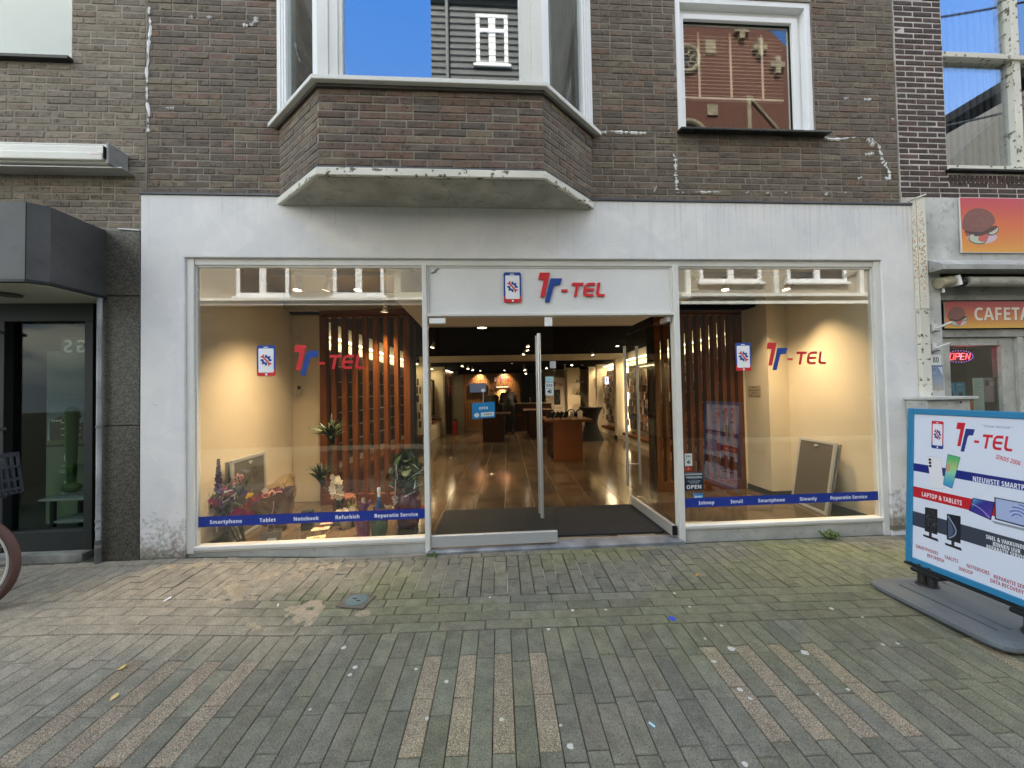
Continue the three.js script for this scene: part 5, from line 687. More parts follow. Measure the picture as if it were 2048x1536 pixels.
// ---------------------------------------------------------------- bicycle at the left edge
{
  const t = thing('bicycle', 'bicycle with brown tyres and dark crate parked before the left shop', 'bicycle', [-3.452, gy(-3.45, 0.72) - .005, 0.72], 0.06), R = 0.325;
  const mT = M([0.085, 0.042, 0.036], { roughness: 0.8 }), mRim = M([0.66, 0.66, 0.64], { metalness: 0.5, roughness: 0.35 }), mB = M([0.012, 0.014, 0.018], { roughness: 0.35 });
  const wheel = (x) => { const ty = B().add(new THREE.TorusGeometry(R - .024, 0.025, 12, 56), [x, R, 0]).mesh(t, 'wheel', mT); B().add(new THREE.TorusGeometry(R - .062, 0.014, 8, 56), [x, R, 0], [0, 0, 0], [1, 1, 0.9]).mesh(ty, 'rim', mRim); const s = B(); for (let i = 0; i < 28; i++) { const a = i / 28 * 6.283, b = a + (i % 2 ? .5 : -.5); s.rod([x + .022 * Math.cos(b), R + .022 * Math.sin(b), i % 2 ? .025 : -.025], [x + (R - .07) * Math.cos(a), R + (R - .07) * Math.sin(a), 0], 0.0012, 5); } s.cyl(.024, .024, .08, x, R, 0, [Math.PI / 2, 0, 0], 14); s.mesh(ty, 'spokes', mSteel); const ins = B().add(new THREE.TorusGeometry(R - .046, 0.012, 6, 48), [x, R, 0]).mesh(ty, 'inner_wall', mBlack); };
  wheel(0); wheel(-1.08);
  const f = B(); f.tube([[-.34, .98, 0], [-.30, .84, 0], [-.26, .70, 0]], .02, 6); f.tube([[-.29, .76, 0], [-.52, .45, 0], [-.62, .30, 0]], .018, 12); f.rod([-.62, .3, 0], [-.80, .92, 0], .017); for (const z of [-.05, .05]) { f.rod([-.62, .3, z * .4], [-1.08, R, z], .01); f.rod([-.76, .78, z * .4], [-1.08, R, z], .009); } f.mesh(t, 'frame', mB);
  const fk = B(); for (const z of [-.05, .05]) fk.tube([[-.25, .70, z], [-.14, .5, z], [-.02, .36, z], [0, R, z]], .012, 12); fk.mesh(t, 'fork', mB);
  const md = new THREE.TorusGeometry(R + .02, 0.022, 6, 30, 2.1); B().add(md, [-1.08, R, 0], [0, 0, 0.6], [1, 1, 1.3]).mesh(t, 'mudguard', mB);
  const hb = B(); hb.tube([[-.55, 1.10, .28], [-.40, 1.12, .25], [-.34, 1.08, .08], [-.34, 1.06, 0], [-.34, 1.08, -.08], [-.40, 1.12, -.25], [-.55, 1.10, -.28]], .011, 30); hb.rod([-.34, .97, 0], [-.35, 1.07, 0], .014); const hbm = hb.mesh(t, 'handlebar', mSteel); for (const z of [-.28, .28]) B().rod([-.54, 1.10, z], [-.66, 1.085, z * 1.03], .016).mesh(hbm, 'grip', mBlack);
  const sd = B(); sd.ball(.11, -.84, .97, 0, [1.25, .34, .85]).ball(.05, -.72, .975, 0, [1.6, .5, .6]); sd.mesh(t, 'saddle', mBlack);
  const cr = B(), cx = -0.055, cy = 0.725, cw = 0.44, cd = 0.34, ch = 0.27, tilt = 0.12, add = (w, h, d, x, y, z) => cr.add(new THREE.BoxGeometry(w, h, d), M4([cx, cy, 0], [0, 0, tilt]).multiply(M4([x, y, z])));
  add(cw, .012, cd, 0, 0, 0); for (let i = 0; i <= 11; i++) for (const z of [-cd / 2, cd / 2]) add(.012, ch, .012, -cw / 2 + i * cw / 11, ch / 2, z); for (let i = 1; i < 9; i++) for (const x of [-cw / 2, cw / 2]) add(.012, ch, .012, x, ch / 2, -cd / 2 + i * cd / 9); for (const y of [.03, ch * .35, ch * .68, ch]) { for (const z of [-cd / 2, cd / 2]) add(cw + .014, y === ch ? .03 : .016, .014, 0, y, z); for (const x of [-cw / 2, cw / 2]) add(.014, y === ch ? .03 : .016, cd, x, y, 0); }
  cr.mesh(t, 'crate', M([0.014, 0.018, 0.032], { roughness: .45 })); const ca2 = B(); ca2.rod([-.28, .72, .06], [0.14, .735, .1], .008).rod([-.28, .72, -.06], [.14, .735, -.1], .008); for (const z of [-.06, .06]) ca2.rod([0.05, .725, z], [0, R, z], .006); ca2.mesh(t, 'front_carrier', mB);
  const pe = B(); pe.cyl(.09, .09, .006, -.62, .3, .05, [Math.PI / 2, 0, 0], 24).rod([-.62, .3, .07], [-.55, .15, .07], .01).rod([-.62, .3, -.07], [-.69, .45, -.07], .01).box(.09, .02, .07, -.54, .14, .12).box(.09, .02, .07, -.70, .46, -.12); pe.mesh(t, 'cranks', mSteel); const ks = B().rod([-.66, .3, -.04], [-.78, 0.02, -.16], .009); ks.mesh(t, 'kickstand', mSteel);
}
// ---------------------------------------------------------------- the far side of the street, which the window panes mirror
{
  const zf = 8.5, mPale = M([0.36, 0.325, 0.265], { map: T.plaster }), house = (label, x0, x1, h, mat, name = 'house_across') => { const t = thing(name, label, 'house'); B().span(x0, x1, 4.16, h, zf, zf + 6).mesh(t, 'wall', mat); const gfl = B(); gfl.span(x0, x1, -0.3, 4.159, zf + .02, zf + 6); gfl.span(x0, x1, 3.9, 4.1, zf - .02, zf + .019); gfl.mesh(t, 'shop_front', M([0.012, 0.011, 0.010], { specularIntensity: 0.1, roughness: 1 })); return t; };
  const win = (t, x0, x1, y0, y1, mid = true, pm = M([0.03, 0.035, 0.04], { roughness: 0.08 }), fmt = mWhite) => { const f = B(), k = 0.11, z0 = zf - 0.07, z1 = zf - .001; f.span(x0, x0 + k, y0, y1, z0, z1); f.span(x1 - k, x1, y0, y1, z0, z1); f.span(x0 + k, x1 - k, y0, y0 + k, z0, z1); f.span(x0 + k, x1 - k, y1 - k, y1, z0, z1); if (mid) f.span((x0 + x1) / 2 - .1, (x0 + x1) / 2 + .1, y0 + k, y1 - k, z0, z1); f.span(x0 - .08, x1 + .08, y0 - .07, y0 - .001, z0 - .06, z1); const m = f.mesh(t, 'window', fmt); B().span(x0 + k + .001, x1 - k - .001, y0 + k, y1 - k, zf - .012, zf - .002).mesh(m, 'pane', pm); };
  const a = house('pale plastered house with white double windows across the street', -11, -1.6, 8.6, mPale);
  for (const [p, q] of [[-10.4, -8.9], [-7.5, -5.96], [-4.66, -3.12]]) { win(a, p, q, 4.46, 6.0); win(a, p, q, 6.6, 7.9); } const co = B(); co.span(-11.05, -1.6, 4.18, 4.30, zf - .12, zf - .001); co.span(-11.05, -1.6, 4.30, 4.385, zf - .2, zf - .001); co.mesh(a, 'cornice', mFrame);
  const b = house('dark grey boarded house with one white window under the eaves across the street', -1.45, 6.0, 14.2, M([0.075, 0.08, 0.085], { roughness: 0.7 }), 'boarded_house');
  const bo = B(); for (let y = 7.4; y < 14.1; y += 0.19) bo.box(7.46, 0.20, 0.03, 2.275, y, zf - 0.04, { r: [0.2, 0, 0] }); tag(bo.mesh(b, 'boards', M([0.052, 0.058, 0.056], { roughness: 0.7, map: T.dirt })), null, null, null, 'stuff');
  win(b, -0.15, 0.79, 11.03, 12.55, true, M([.42, .47, .46], { roughness: .1 }), M([.6, .6, .58])); B().span(-.04, .68, 12.0, 12.08, zf - .1, zf - .012).mesh(b, 'transom', mWhite); B().cyl(.05, .05, 7, -0.98, 10.6, zf - .14).mesh(b, 'rain_pipe', M([.1, .105, .105])); B().span(-1.6, 6.1, 13.06, 13.25, zf - .3, zf - .001).mesh(b, 'eaves_board', mWhite);
  const c = house('pale house with white mouldings and wide windows across the street', 6.3, 15.2, 8.4, mPale); const c2 = B(); c2.span(6.3, 15.2, 4.16, 4.26, zf - .14, zf - .001); c2.span(6.3, 15.2, 4.40, 4.50, zf - .2, zf - .001); for (const x of [6.5, 9.5, 12.5]) c2.span(x, x + .16, 4.5, 7.5, zf - .12, zf - .001); c2.mesh(c, 'moulding', mFrame); for (const x of [7, 10, 13]) { win(c, x, x + 2.1, 4.9, 7.3); }
  const d = thing('tiled_roof_house', 'house with a mossy tiled roof further along the far side', 'house'); B().span(15.6, 23, -.3, 8.6, zf, zf + 6).mesh(d, 'wall', mPale); const rf = extrude([[15.2, 8.5], [19.4, 11.9], [23.6, 8.5]], 6.6); B().add(rf, [0, 0, zf - .3]).mesh(d, 'roof', M([0.16, 0.15, 0.12], { map: T.roof }));
  const e = thing('tall_dark_house', 'tall dark house with projecting eaves at the far end of the street', 'house'); B().span(23.8, 30, -.3, 14, zf - 1, zf + 6).mesh(e, 'wall', M([0.10, .09, .08])); B().span(22.3, 30, 14.001, 14.4, zf - 2, zf + 6).mesh(e, 'eaves', mDark);
  // church behind
  const ch = thing('brick_church', 'red brick church gable with stone crosses and rose window behind the houses', 'church'), zc = 20, mR = M([0.20, 0.085, 0.06], { map: T.brick, roughness: .9 }), mSt = M([0.46, 0.39, 0.27], { map: T.dirt });
  const ga = extrude([[3.5, 0], [23.5, 0], [23.5, 20.8], [13.5, 30.6], [3.5, 20.8]], 1.2); B().add(ga, [0, 0, zc]).mesh(ch, 'gable_wall', mR); const ro = extrude([[2.9, 20.9], [13.5, 31.3], [24.1, 20.9], [13.5, 30.4]], 24); B().add(ro, [0, 0, zc + 1.2]).mesh(ch, 'roof', M([.12, .1, .1]));
  for (const [x, y] of [[17.03, 24.87], [18.26, 23.75], [19.42, 22.62], [9.97, 24.87], [8.74, 23.75], [7.58, 22.62], [15.7, 26], [11.3, 26]]) { const g = B(); g.box(.34, 1.15, .3, x, y, zc - .1).box(.95, .34, .28, x, y, zc - .1); g.mesh(ch, 'stone_cross', mSt); }
  B().add(new THREE.TorusGeometry(0.85, .14, 8, 30), [13.3, 22.9, zc - .05]).mesh(ch, 'rose_window', mSt); const tr = B(); for (let i = 0; i < 8; i++) { const q = i / 8 * 6.283; tr.add(new THREE.TorusGeometry(.22, .05, 6, 14), [13.3 + .5 * Math.cos(q), 22.9 + .5 * Math.sin(q), zc - .04]); } tr.mesh(ch, 'tracery', mSt); B().cyl(.84, .84, .1, 13.3, 22.9, zc + .02, [Math.PI / 2, 0, 0], 24).mesh(ch, 'rose_glass', mDark);
  B().add(new THREE.TorusGeometry(1.15, .2, 6, 24, Math.PI), [13.3, 17.6, zc - .05]).mesh(ch, 'arch', mSt); B().span(12.2, 14.4, 13, 17.6, zc - .04, zc + .01).mesh(ch, 'arched_window', M([.05, .07, .08], { roughness: .1 })); const gb = B(); gb.span(17.3, 17.55, 17.6, 20.6, zc - .12, zc - .001); gb.rod([17.4, 20.6, zc - .06], [19.9, 17.8, zc - .06], .09); gb.span(14.6, 15.3, 19.2, 19.9, zc - .1, zc - .001); gb.span(14.6, 15.3, 23.3, 24.2, zc - .1, zc - .001); gb.mesh(ch, 'stone_trim', mSt);
  const wr = thing('overhead_wires', 'two thin cables strung high over the street', 'cables'); for (const [p, q] of [[[10, 11.2, 6], [24, 15.5, 7]], [[11, 8.2, 6], [24, 12.4, 7]]]) B().tube([p, [(p[0] + q[0]) / 2, (p[1] + q[1]) / 2 - .3, 6.5], q], .03, 20, 6).mesh(wr, 'cable', mBlack);
}

// ---------------------------------------------------------------- inside the shop
const TI = -0.052, cT = Math.cos(TI), sT = Math.sin(TI), inn = (x, z) => [x * cT + z * sT, -x * sT + z * cT], toInn = (p) => [p.x * cT - p.z * sT, p.x * sT + p.z * cT];   // the shop's axes stand at 3 degrees to its front
const wallS = (name, bag, mat, label, turned = true) => { const m = bag.mesh(scene, name, mat); if (turned) m.rotation.y = TI; return tag(m, label, null, null, 'structure'); };
{ // floor of polished stone tiles
  const base = B(); base.span(-2.85, 4.39, -0.12, -0.006, -13.2, -0.151); const fm = wallS('shop_floor', base, mGrout, 'polished brown stone tile floor of the phone shop', false), rest = [];
  const tw = 0.367, tl = 0.735; let n = 0;
  for (let i = -8; i < 14; i++) for (let k = 0; k < 19; k++) {
    const x0 = i * tw + 0.13, z1 = -k * tl - (i % 2 ? 0.37 : 0) - ((i * 7) % 3) * .12, z0 = z1 - tl; let a = Math.min(z1, -0.152 - 0.052 * (x0 + tw) - 0.002 - (x0 < 0 ? .03 : 0)), c = rr(0.72, 1.2), w = rr(-.05, .05);
    if (a - z0 < 0.05) continue; const col = [c * (1 + w), c, c * (1 - w)];
    const g = block(tw - .006, a - z0 - .006, 0.006, 0.0012, 0.0001, col), [cx, cz] = inn(x0 + tw / 2, (a + z0) / 2); if (cx < -2.7 || cx > 4.25 || cz < -13) continue;
    g.applyMatrix4(M4([cx, 0, cz], [-Math.PI / 2, 0, 0]).multiply(M4([0, 0, 0], [0, 0, TI]))); if (cz > -6.5) mesh(fm, 'tile', g, mTile); else rest.push(g);
  }
  tag(mesh(fm, 'more_tiles', mergeGeometries(rest), mTile), null, null, null, 'stuff');
}
const C1 = 2.50, C2 = 2.33, xl = -2.45, xr = 3.68;   // black ceilings, left and right walls in the shop's axes
{
  const c = B(); c.span(xl - .3, xr + .8, C1, C1 + .1, -7.68, -1.62); c.span(xl - .3, xr + .8, C2, C2 + .1, -12.4, -7.83); wallS('shop_ceiling', c, mCeilBlack, 'black painted ceiling of the deep shop room');
  const l = B(); l.span(-2.84, 4.38, 2.76, 2.86, -1.62, -0.152); wallS('window_ceiling', l, mCeil, 'pale ceiling over the two window displays', false);
  const so = B(); so.span(-0.85, 2.02, 2.30, 2.36, -1.62, -0.14); so.span(-0.85, -0.79, 2.361, 2.758, -1.62, -0.14); so.span(1.96, 2.02, 2.361, 2.758, -1.62, -.14); wallS('lobby_soffit', so, mCeil, 'lowered pale soffit inside the entrance', false);
  const bh = B(); bh.span(-2.84, -0.86, 2.515, 2.759, -1.70, -1.60); bh.span(2.03, 4.38, 2.53, 2.759, -1.72, -1.62); bh.span(-.86, 2.03, 2.30, 2.759, -1.72, -1.625); wallS('bulkhead', bh, mCreamG, 'pale bulkhead above the slatted screens', false);
  const b = B(); b.span(xl + .1, xr, C2 - .005, C1 - .002, -7.82, -7.685); wallS('cross_beam', b, mCream, 'cream beam crossing the shop ceiling');
  const L = B(); L.span(xl - .12, xl, 0, 2.6, -12.3, -1.9); wallS('shop_wall_left', L, mCream, 'cream left wall of the shop');
  const R = B(); R.span(xr, xr + .12, 0, 2.6, -12.3, -1.75); wallS('shop_wall_right', R, mCream, 'cream right wall of the shop with shelving recesses');
  const Bk = B(); Bk.span(xl - .12, xr + .6, 0, 2.6, -12.45, -12.32); wallS('shop_wall_back', Bk, mCream, 'cream back wall of the shop');
  // piers along both walls
  const pr = (x0, x1, z0, z1, h = C2 - .001) => B().span(x0, x1, 0.001, h, z0, z1, { b: .004 });
  wallS('shop_pier_right', pr(3.34, xr - .001, -7.84, -7.6, C2 - .006), mCream, 'cream pier between the two right shelving recesses'); wallS('shop_pier_right', pr(3.3, xr - .001, -10.0, -9.8), mCream, 'second cream pier on the right further back'); wallS('shop_pier_right', pr(3.28, xr - .001, -11.2, -11.0), mCream, 'third cream pier on the right near the back wall');
  wallS('shop_pier_left', pr(xl + .001, -2.05, -7.84, -7.6, C2 - .006), mCream, 'cream pier on the left before the glass cabinet'); wallS('shop_pier_left', pr(xl + .001, -1.98, -9.95, -9.6), mCream, 'cream pier on the left behind the glass cabinet');
  wallS('timber_panel', B().span(xl + .001, -1.97, 0.001, 2.2, -11.5, -9.96), mWoodD, 'dark timber wall panel on the left before the back wall');
  const sk = B(); sk.span(3.32, 3.338, 0.002, .1, -7.86, -7.58); wallS('skirting', sk, mBlack, 'black skirting at the right pier');
  // walls of the window displays
  const wl = B(); wl.span(-2.72, -2.60, 0.0, 2.758, -1.9, -0.165); wl.span(-2.599, -2.20, 0.0, 2.514, -1.95, -1.83); wallS('window_wall_left', wl, mCream, 'cream side wall of the left window display', false);
  const wr = B(); wr.span(3.60, 4.38, 0, 2.529, -1.80, -1.69); wr.span(3.63, 4.38, 0.0, 2.757, -1.685, -1.24); wr.span(3.90, 4.38, 0.0, 2.757, -1.239, -0.165); wallS('window_wall_right', wr, mCream, 'cream stepped side wall of the right window display', false);
  const ks = B(); ks.span(3.885, 3.899, 0.001, 0.075, -1.238, -0.165); ks.span(3.615, 3.6295, .001, .075, -1.684, -1.245); ks.span(3.615, 3.884, .001, .075, -1.238, -1.225); ks.span(-2.599, -2.585, .001, .075, -1.828, -.165); wallS('window_skirting', ks, M([0.05, 0.045, 0.04]), 'dark skirting round the window displays', false);
}
{ // door mat
  const s = extrude(rrect(-1.13, -0.46, 1.13, 0.46, 0.06), 0.012, 0.003); s.rotateX(-Math.PI / 2); const m = B().add(s).mesh(scene, 'door_mat', mCarpet); m.position.set(0.60, 0.002, -0.675); m.rotation.y = -0.015; tag(m, 'charcoal entrance mat behind the glass doors', 'door mat');
}
// slatted timber screens
function slatScreen(label, x0, x1, z, turn, top, n, black) {
  const t = thing('slat_screen', label, 'slatted screen', [x0, 0, z], turn, 'timber slat screens'), W = x1 - x0, k = 0.055, d = 0.10;
  B().span(0, W, top - 0.09, top, -d, 0, { b: .003 }).mesh(t, 'top_rail', mWood); B().span(0, W, 0.0, 0.14, -d, 0, { b: .003 }).mesh(t, 'bottom_rail', mWood);
  for (let i = 0; i < n; i++) { const w = i === 0 || i === n - 1 ? k * 1.5 : k, c = lerp(k * .75, W - k * .75, i / (n - 1)); B().span(c - w / 2, c + w / 2, 0.141, top - .091, -d + .004, -0.004, { b: .003 }).mesh(t, 'slat', mWood); }
  for (const b of black) B().span(b, b + .05, 0.0, top, -d - .02, -0.01).mesh(t, 'black_post', mBlack);
  return t;
}
slatScreen('orange brown timber slat screen behind the left window', -2.16, -0.98, -1.62, -0.1, 2.51, 9, [1.18]);
slatScreen('orange brown timber slat screen behind the right window', 2.30, 3.60, -1.62, 0.045, 2.53, 11, [-0.06]);
// track lights in the windows
const warmC = new THREE.Color(1, 0.72, 0.43);
function spotLamp(parent, x, y, z, dir, on, power, angle = 0.62) {
  const d = V(...dir).normalize(), q = new THREE.Quaternion().setFromUnitVectors(V(0, -1, 0), d), m = new THREE.Matrix4().compose(V(x, y, z), q, V(1, 1, 1)), b = B();
  b.add(new THREE.CylinderGeometry(0.022, 0.042, 0.10, 18, 1, true), m.clone().multiply(M4([0, -0.06, 0]))); b.add(new THREE.CylinderGeometry(0.021, 0.022, 0.02, 18), m.clone().multiply(M4([0, -0.0, 0]))); b.box(0.06, 0.035, 0.028, x, y + 0.055, z, { b: .004 }); b.rod([x, y + .04, z], [x, y, z], 0.007);
  const s = b.mesh(parent, 'spotlight', M([0.55, 0.53, 0.50], { roughness: 0.4, side: THREE.DoubleSide })); B().add(new THREE.CylinderGeometry(0.038, 0.038, 0.006, 18), m.clone().multiply(M4([0, -0.098, 0]))).mesh(s, 'bulb', on ? gWarm : mFrame);
  if (on) { const l = new THREE.SpotLight(warmC, power * 0.72, 0, angle, 1, 2), o = V(x, y, z).addScaledVector(d, 0.115); l.position.copy(o); l.target.position.copy(o.clone().add(d)); l.castShadow = true; l.shadow.radius = 1.5; l.name = 'spot_lamp'; parent.add(l, l.target); }
}
{
  const a = thing('track_light', 'white ceiling track with conical spotlights over the left window display', 'track light'); const yT = 2.735, zT = -0.8; B().span(P(540, 552, zT).x, P(832, 555, zT).x, yT - .02, yT + .02, zT - .018, zT + .018, { b: .003 }).mesh(a, 'rail', mFrame);
  for (const [px, on, d] of [[597, 1, [-.05, -1, .15]], [658, 1, [-.34, -1, -.05]], [718, 1, [-.1, -1, .12]], [792, 1, [.1, -1, -.12]]]) spotLamp(a, P(px, 575, zT).x, yT - .075, zT, d, on, 4.2, 0.74);
  const a2 = thing('track_light', 'short track with one spotlight before the left slat screen', 'track light'); B().span(P(735, 610, -1.3).x, P(850, 610, -1.3).x, 2.62, 2.65, -1.32, -1.28).mesh(a2, 'rail', mFrame); B().span(-1.1, -1.08, 2.65, 2.759, -1.31, -1.29).mesh(a2, 'stem', mFrame); spotLamp(a2, P(770, 620, -1.3).x, 2.53, -1.3, [-.1, -1, -.12], 1, 7);
  const b = thing('track_light', 'white ceiling track with conical spotlights over the right window display', 'track light'); B().span(P(1366, 553, zT).x, P(1622, 553, zT).x, yT - .02, yT + .02, zT - .018, zT + .018, { b: .003 }).mesh(b, 'rail', mFrame);
  for (const [px, on, d] of [[1395, 0, [-.2, -1, 0]], [1451, 1, [-0.1, -1, .1]], [1515, 1, [.22, -1, -.1]], [1569, 1, [.04, -1, .18]]]) spotLamp(b, P(px, 575, zT).x, yT - .075, zT, d, on, 4.4, 0.74);
}
// ceiling spots of the shop
{
  const list = [[867, 694, -4.6, 9], [1056, 692, -5.2, 3], [1053, 700, -5.8, 3], [1049, 708, -6.4, 3], [1235, 691, -5.6, 9], [1184, 709, -7.0, 6]], far = [[926, 732], [936, 737], [944, 740], [1017, 730], [1024, 725.5], [1048, 740], [1053, 747], [1093, 736], [1130, 738.5], [1145, 730], [1165, 729]];
  const mk = (px, py, z, C, power, i, lab) => { const p = P(px, py, z), t = thing('ceiling_spot', lab, 'spotlight', [p.x, p.y, p.z], 0, 'spotlights under the black ceiling'); const d = [0.25 * (i % 3 - 1), -1, z > -8 ? .2 : i === 8 || i === 10 ? -.6 : .3]; const top = C + .0 - p.y; if (top > .06) B().rod([0, .05, 0], [0, top, 0], .006).mesh(t, 'stem', mBlack); spotLamp(t, 0, 0.09, -.03, d, 1, power, 0.7); };
  const LN = ['large bright spotlight at the left end of the near black ceiling', 'upper one of three slanting spotlights left of the door handle', 'middle one of three slanting spotlights left of the door handle', 'lowest of three slanting spotlights left of the door handle', 'bright spotlight near the top of the first right recess', 'spotlight seen against the cream cross beam on the right'], LF = ['leftmost of the far ceiling spotlights over the left wall', 'second far spotlight from the left wall', 'far spotlight just over the television', 'left one of the far spotlight pair over the wall logo', 'right one of the far spotlight pair over the wall logo', 'far spotlight above the black cabinet wall, the upper one', 'far spotlight above the black cabinet wall, the lower one', 'far spotlight right beside the long door handle', 'far spotlight above the printed panel', 'far spotlight left of the pair near the far right recess', 'rightmost far spotlight before the far right recess'];
  list.forEach(([a, b, z, w], i) => mk(a, b, z, C1, w * .6, i, LN[i])); far.forEach(([a, b], i) => mk(a, b, -8.6 - (i % 4) * .55, C2, i > 7 ? 6 : i % 2 ? 2.6 : 1.8, i, LF[i]));
  const dl = P(965, 667, -3.6); const t = thing('recessed_downlight', 'flat round lit downlight set in the black ceiling near the entrance', 'downlight', [dl.x, C1 - 0.006, -2.9]); B().cyl(.075, .075, .008, 0, 0, 0, [0, 0, 0], 24).mesh(t, 'lamp_disc', glow([1, .8, .5], 3)); B().add(new THREE.TorusGeometry(.08, .008, 6, 24), [0, 0, 0], [Math.PI / 2, 0, 0]).mesh(t, 'ring', mFrame); const l = new THREE.SpotLight(warmC, 5, 0, 1.0, .6, 2); l.position.set(0, -.02, 0); l.target.position.set(0, -1, 0); l.castShadow = true; l.name = 'downlight_lamp'; t.add(l, l.target);
}
function ledStrip(label, x0, x1, y0, y1, z0, z1, power, face) { // a glowing strip in the shop's axes and an area light of its size just before it
  const m = B().span(x0, x1, y0, y1, z0, z1).mesh(scene, 'led_strip', gLed); m.rotation.y = TI; tag(m, label, 'light strip');
  const w = face === 'y' ? Math.abs(x1 - x0) : Math.abs(z1 - z0), h = face === 'y' ? Math.abs(z1 - z0) : Math.abs(y1 - y0), l = new THREE.RectAreaLight(new THREE.Color(1, 0.76, 0.42), power, w, h), c = inn((x0 + x1) / 2, (z0 + z1) / 2), g = new THREE.Group(); g.name = 'led_light'; 
  if (face === 'y') { l.position.set(c[0], Math.min(y0, y1) - .01, c[1]); l.rotation.set(-Math.PI / 2, 0, -TI * -1); } else { const s = face === '-x' ? -1 : 1; const e = inn(s < 0 ? Math.min(x0, x1) - .01 : Math.max(x0, x1) + .01, (z0 + z1) / 2); l.position.set(e[0], (y0 + y1) / 2, e[1]); l.rotation.set(0, s < 0 ? -Math.PI / 2 + TI : Math.PI / 2 + TI, 0); l.rotation.y += Math.PI * (s < 0 ? 0 : 0); l.lookAt(l.position.clone().add(V(s * cT, 0, -s * sT).multiplyScalar(-1))); l.lookAt(l.position.x + s, l.position.y, l.position.z); l.rotateY(Math.PI); }
  l.intensity *= 0.48; l.name = 'led_area_light'; scene.add(l);
}
ledStrip('glowing strip along the top of the first right recess', 3.52, 3.62, 2.24, 2.26, -7.4, -2.0, 14, 'y'); ledStrip('glowing strip along the top of the second right recess', 3.52, 3.62, 2.22, 2.24, -9.7, -7.95, 16, 'y'); ledStrip('glowing strip along the top of the third right recess', 3.5, 3.6, 2.2, 2.22, -10.9, -10.1, 16, 'y');
ledStrip('glowing strip over the glass cabinet on the left', -2.36, -2.28, 2.22, 2.24, -9.4, -8.0, 14, 'y'); ledStrip('glowing strip above the dark timber panel', -1.96, -1.9, 2.215, 2.235, -11.4, -9.98, 8, 'y'); ledStrip('glowing strip along the first left wall', -2.4, -2.32, 2.24, 2.26, -7.4, -2.1, 14, 'y');
ledStrip('upright glowing strip beside the right pier', 3.655, 3.679, 0.25, 2.2, -7.56, -7.50, 3, '-x');
// shelving with hanging packs
const packMats = [[0.5, 0.42, 0.32], [0.06, 0.05, 0.05], [0.38, 0.10, 0.05], [0.6, 0.55, 0.46], [0.16, 0.14, 0.13], [0.42, 0.25, 0.16], [0.62, 0.6, 0.56], [0.1, 0.12, 0.2]].map((c) => M(c, { roughness: 0.35 }));
const packGeo = [0, 1, 2].map((i) => { const s = extrude(rrect(-0.045 - i * .006, -0.09, 0.045 + i * .006, 0.09, 0.006), 0.018, 0.001, [rrect(-.012, .072, .012, .08, .003)]); return triUV(B().add(s).geo()); });
const innerGeo = triUV(B().box(.058, .105, .006, 0, -.02, .021).geo());
function packWall(label, side, z0, z1, y0, rows, cols, asParts) {
  const t = thing('display_wall', label, 'display wall', [0, 0, 0], TI), X = side > 0 ? xr - .03 : xl + .03, s = -side; B().span(X - .028 * side, X + .028 * side, y0 - .1, 2.08, z0, z1).mesh(t, 'back_board', M([0.035, 0.025, 0.02], { roughness: .6 })); const rest = [];
  for (let r = 0; r < rows; r++) { const y = y0 + 0.08 + r * (1.9 - y0) / rows; B().box(.012, .012, Math.abs(z1 - z0), X + s * .04, y + .1, (z0 + z1) / 2).mesh(t, 'rail', mAlu);
    for (let c = 0; c < cols; c++) { if (rnd() < .1) continue; const z = lerp(z0, z1, (c + .5) / cols), i = Math.floor(rnd() * 3), d = .1 + rnd() * .1, m4 = M4([X + s * d, y, z + rr(-.01, .01)], [0, s * Math.PI / 2 + rr(-.08, .08) + s * -.0, 0]); if (asParts) { const p = mesh(t, 'pack', packGeo[i], pick(packMats)); p.applyMatrix4(m4); mesh(p, 'window', innerGeo, pick(packMats)); } else rest.push(packGeo[i].clone().applyMatrix4(m4)); } }
  if (rest.length) tag(mesh(t, 'packs', mergeGeometries(rest), side < 0 ? mDark : packMats[5]), null, null, null, 'stuff');
  B().span(X - .25 * side, X + .02 * side, y0 - .28, y0 - .22, z0, z1, { b: .004 }).mesh(t, 'ledge', mWood); B().span(X - .23 * side, X + .02 * side, 0.0, y0 - .281, z0, z1).mesh(t, 'base_cabinet', side < 0 ? mWoodD : mCream);
  return t;
}
packWall('tall wall of hanging phone packs in the nearest right recess', 1, -7.3, -2.1, 0.45, 8, 30, true); packWall('wall of hanging phone packs in the second right recess', 1, -9.7, -8.0, 0.45, 8, 11, true); packWall('narrow wall of hanging packs in the third right recess', 1, -10.85, -10.15, 0.6, 7, 5, false);
packWall('wall of black framed displays along the left side', -1, -7.3, -2.2, 0.5, 6, 20, false);
{ // small screens among the packs
  for (const [x, y, w, h, zi, lab] of [[1287, 750, .11, .2, -4.6, 'lit white phone picture among the packs near the open door'], [1217, 761, .16, .24, -8.5, 'small lit screen on the second pack wall']]) { const px = PX(x, y, 3.42 - .052 * zi), t = thing('display_screen', lab, 'screen', [3.36 - .052 * zi, px.y, zi], -1.1); B().box(w + .02, h + .02, .02, 0, 0, -.011, { b: .003 }).mesh(t, 'case', mDark); B().box(w, h, .003, 0, 0, .002).mesh(t, 'screen', glow([.85, .85, 1], .4)); B().box(w * .25, h * .6, .002, 0.01, .01, .005, { r: [0, 0, .15] }).mesh(t, 'picture', mDark); }
}
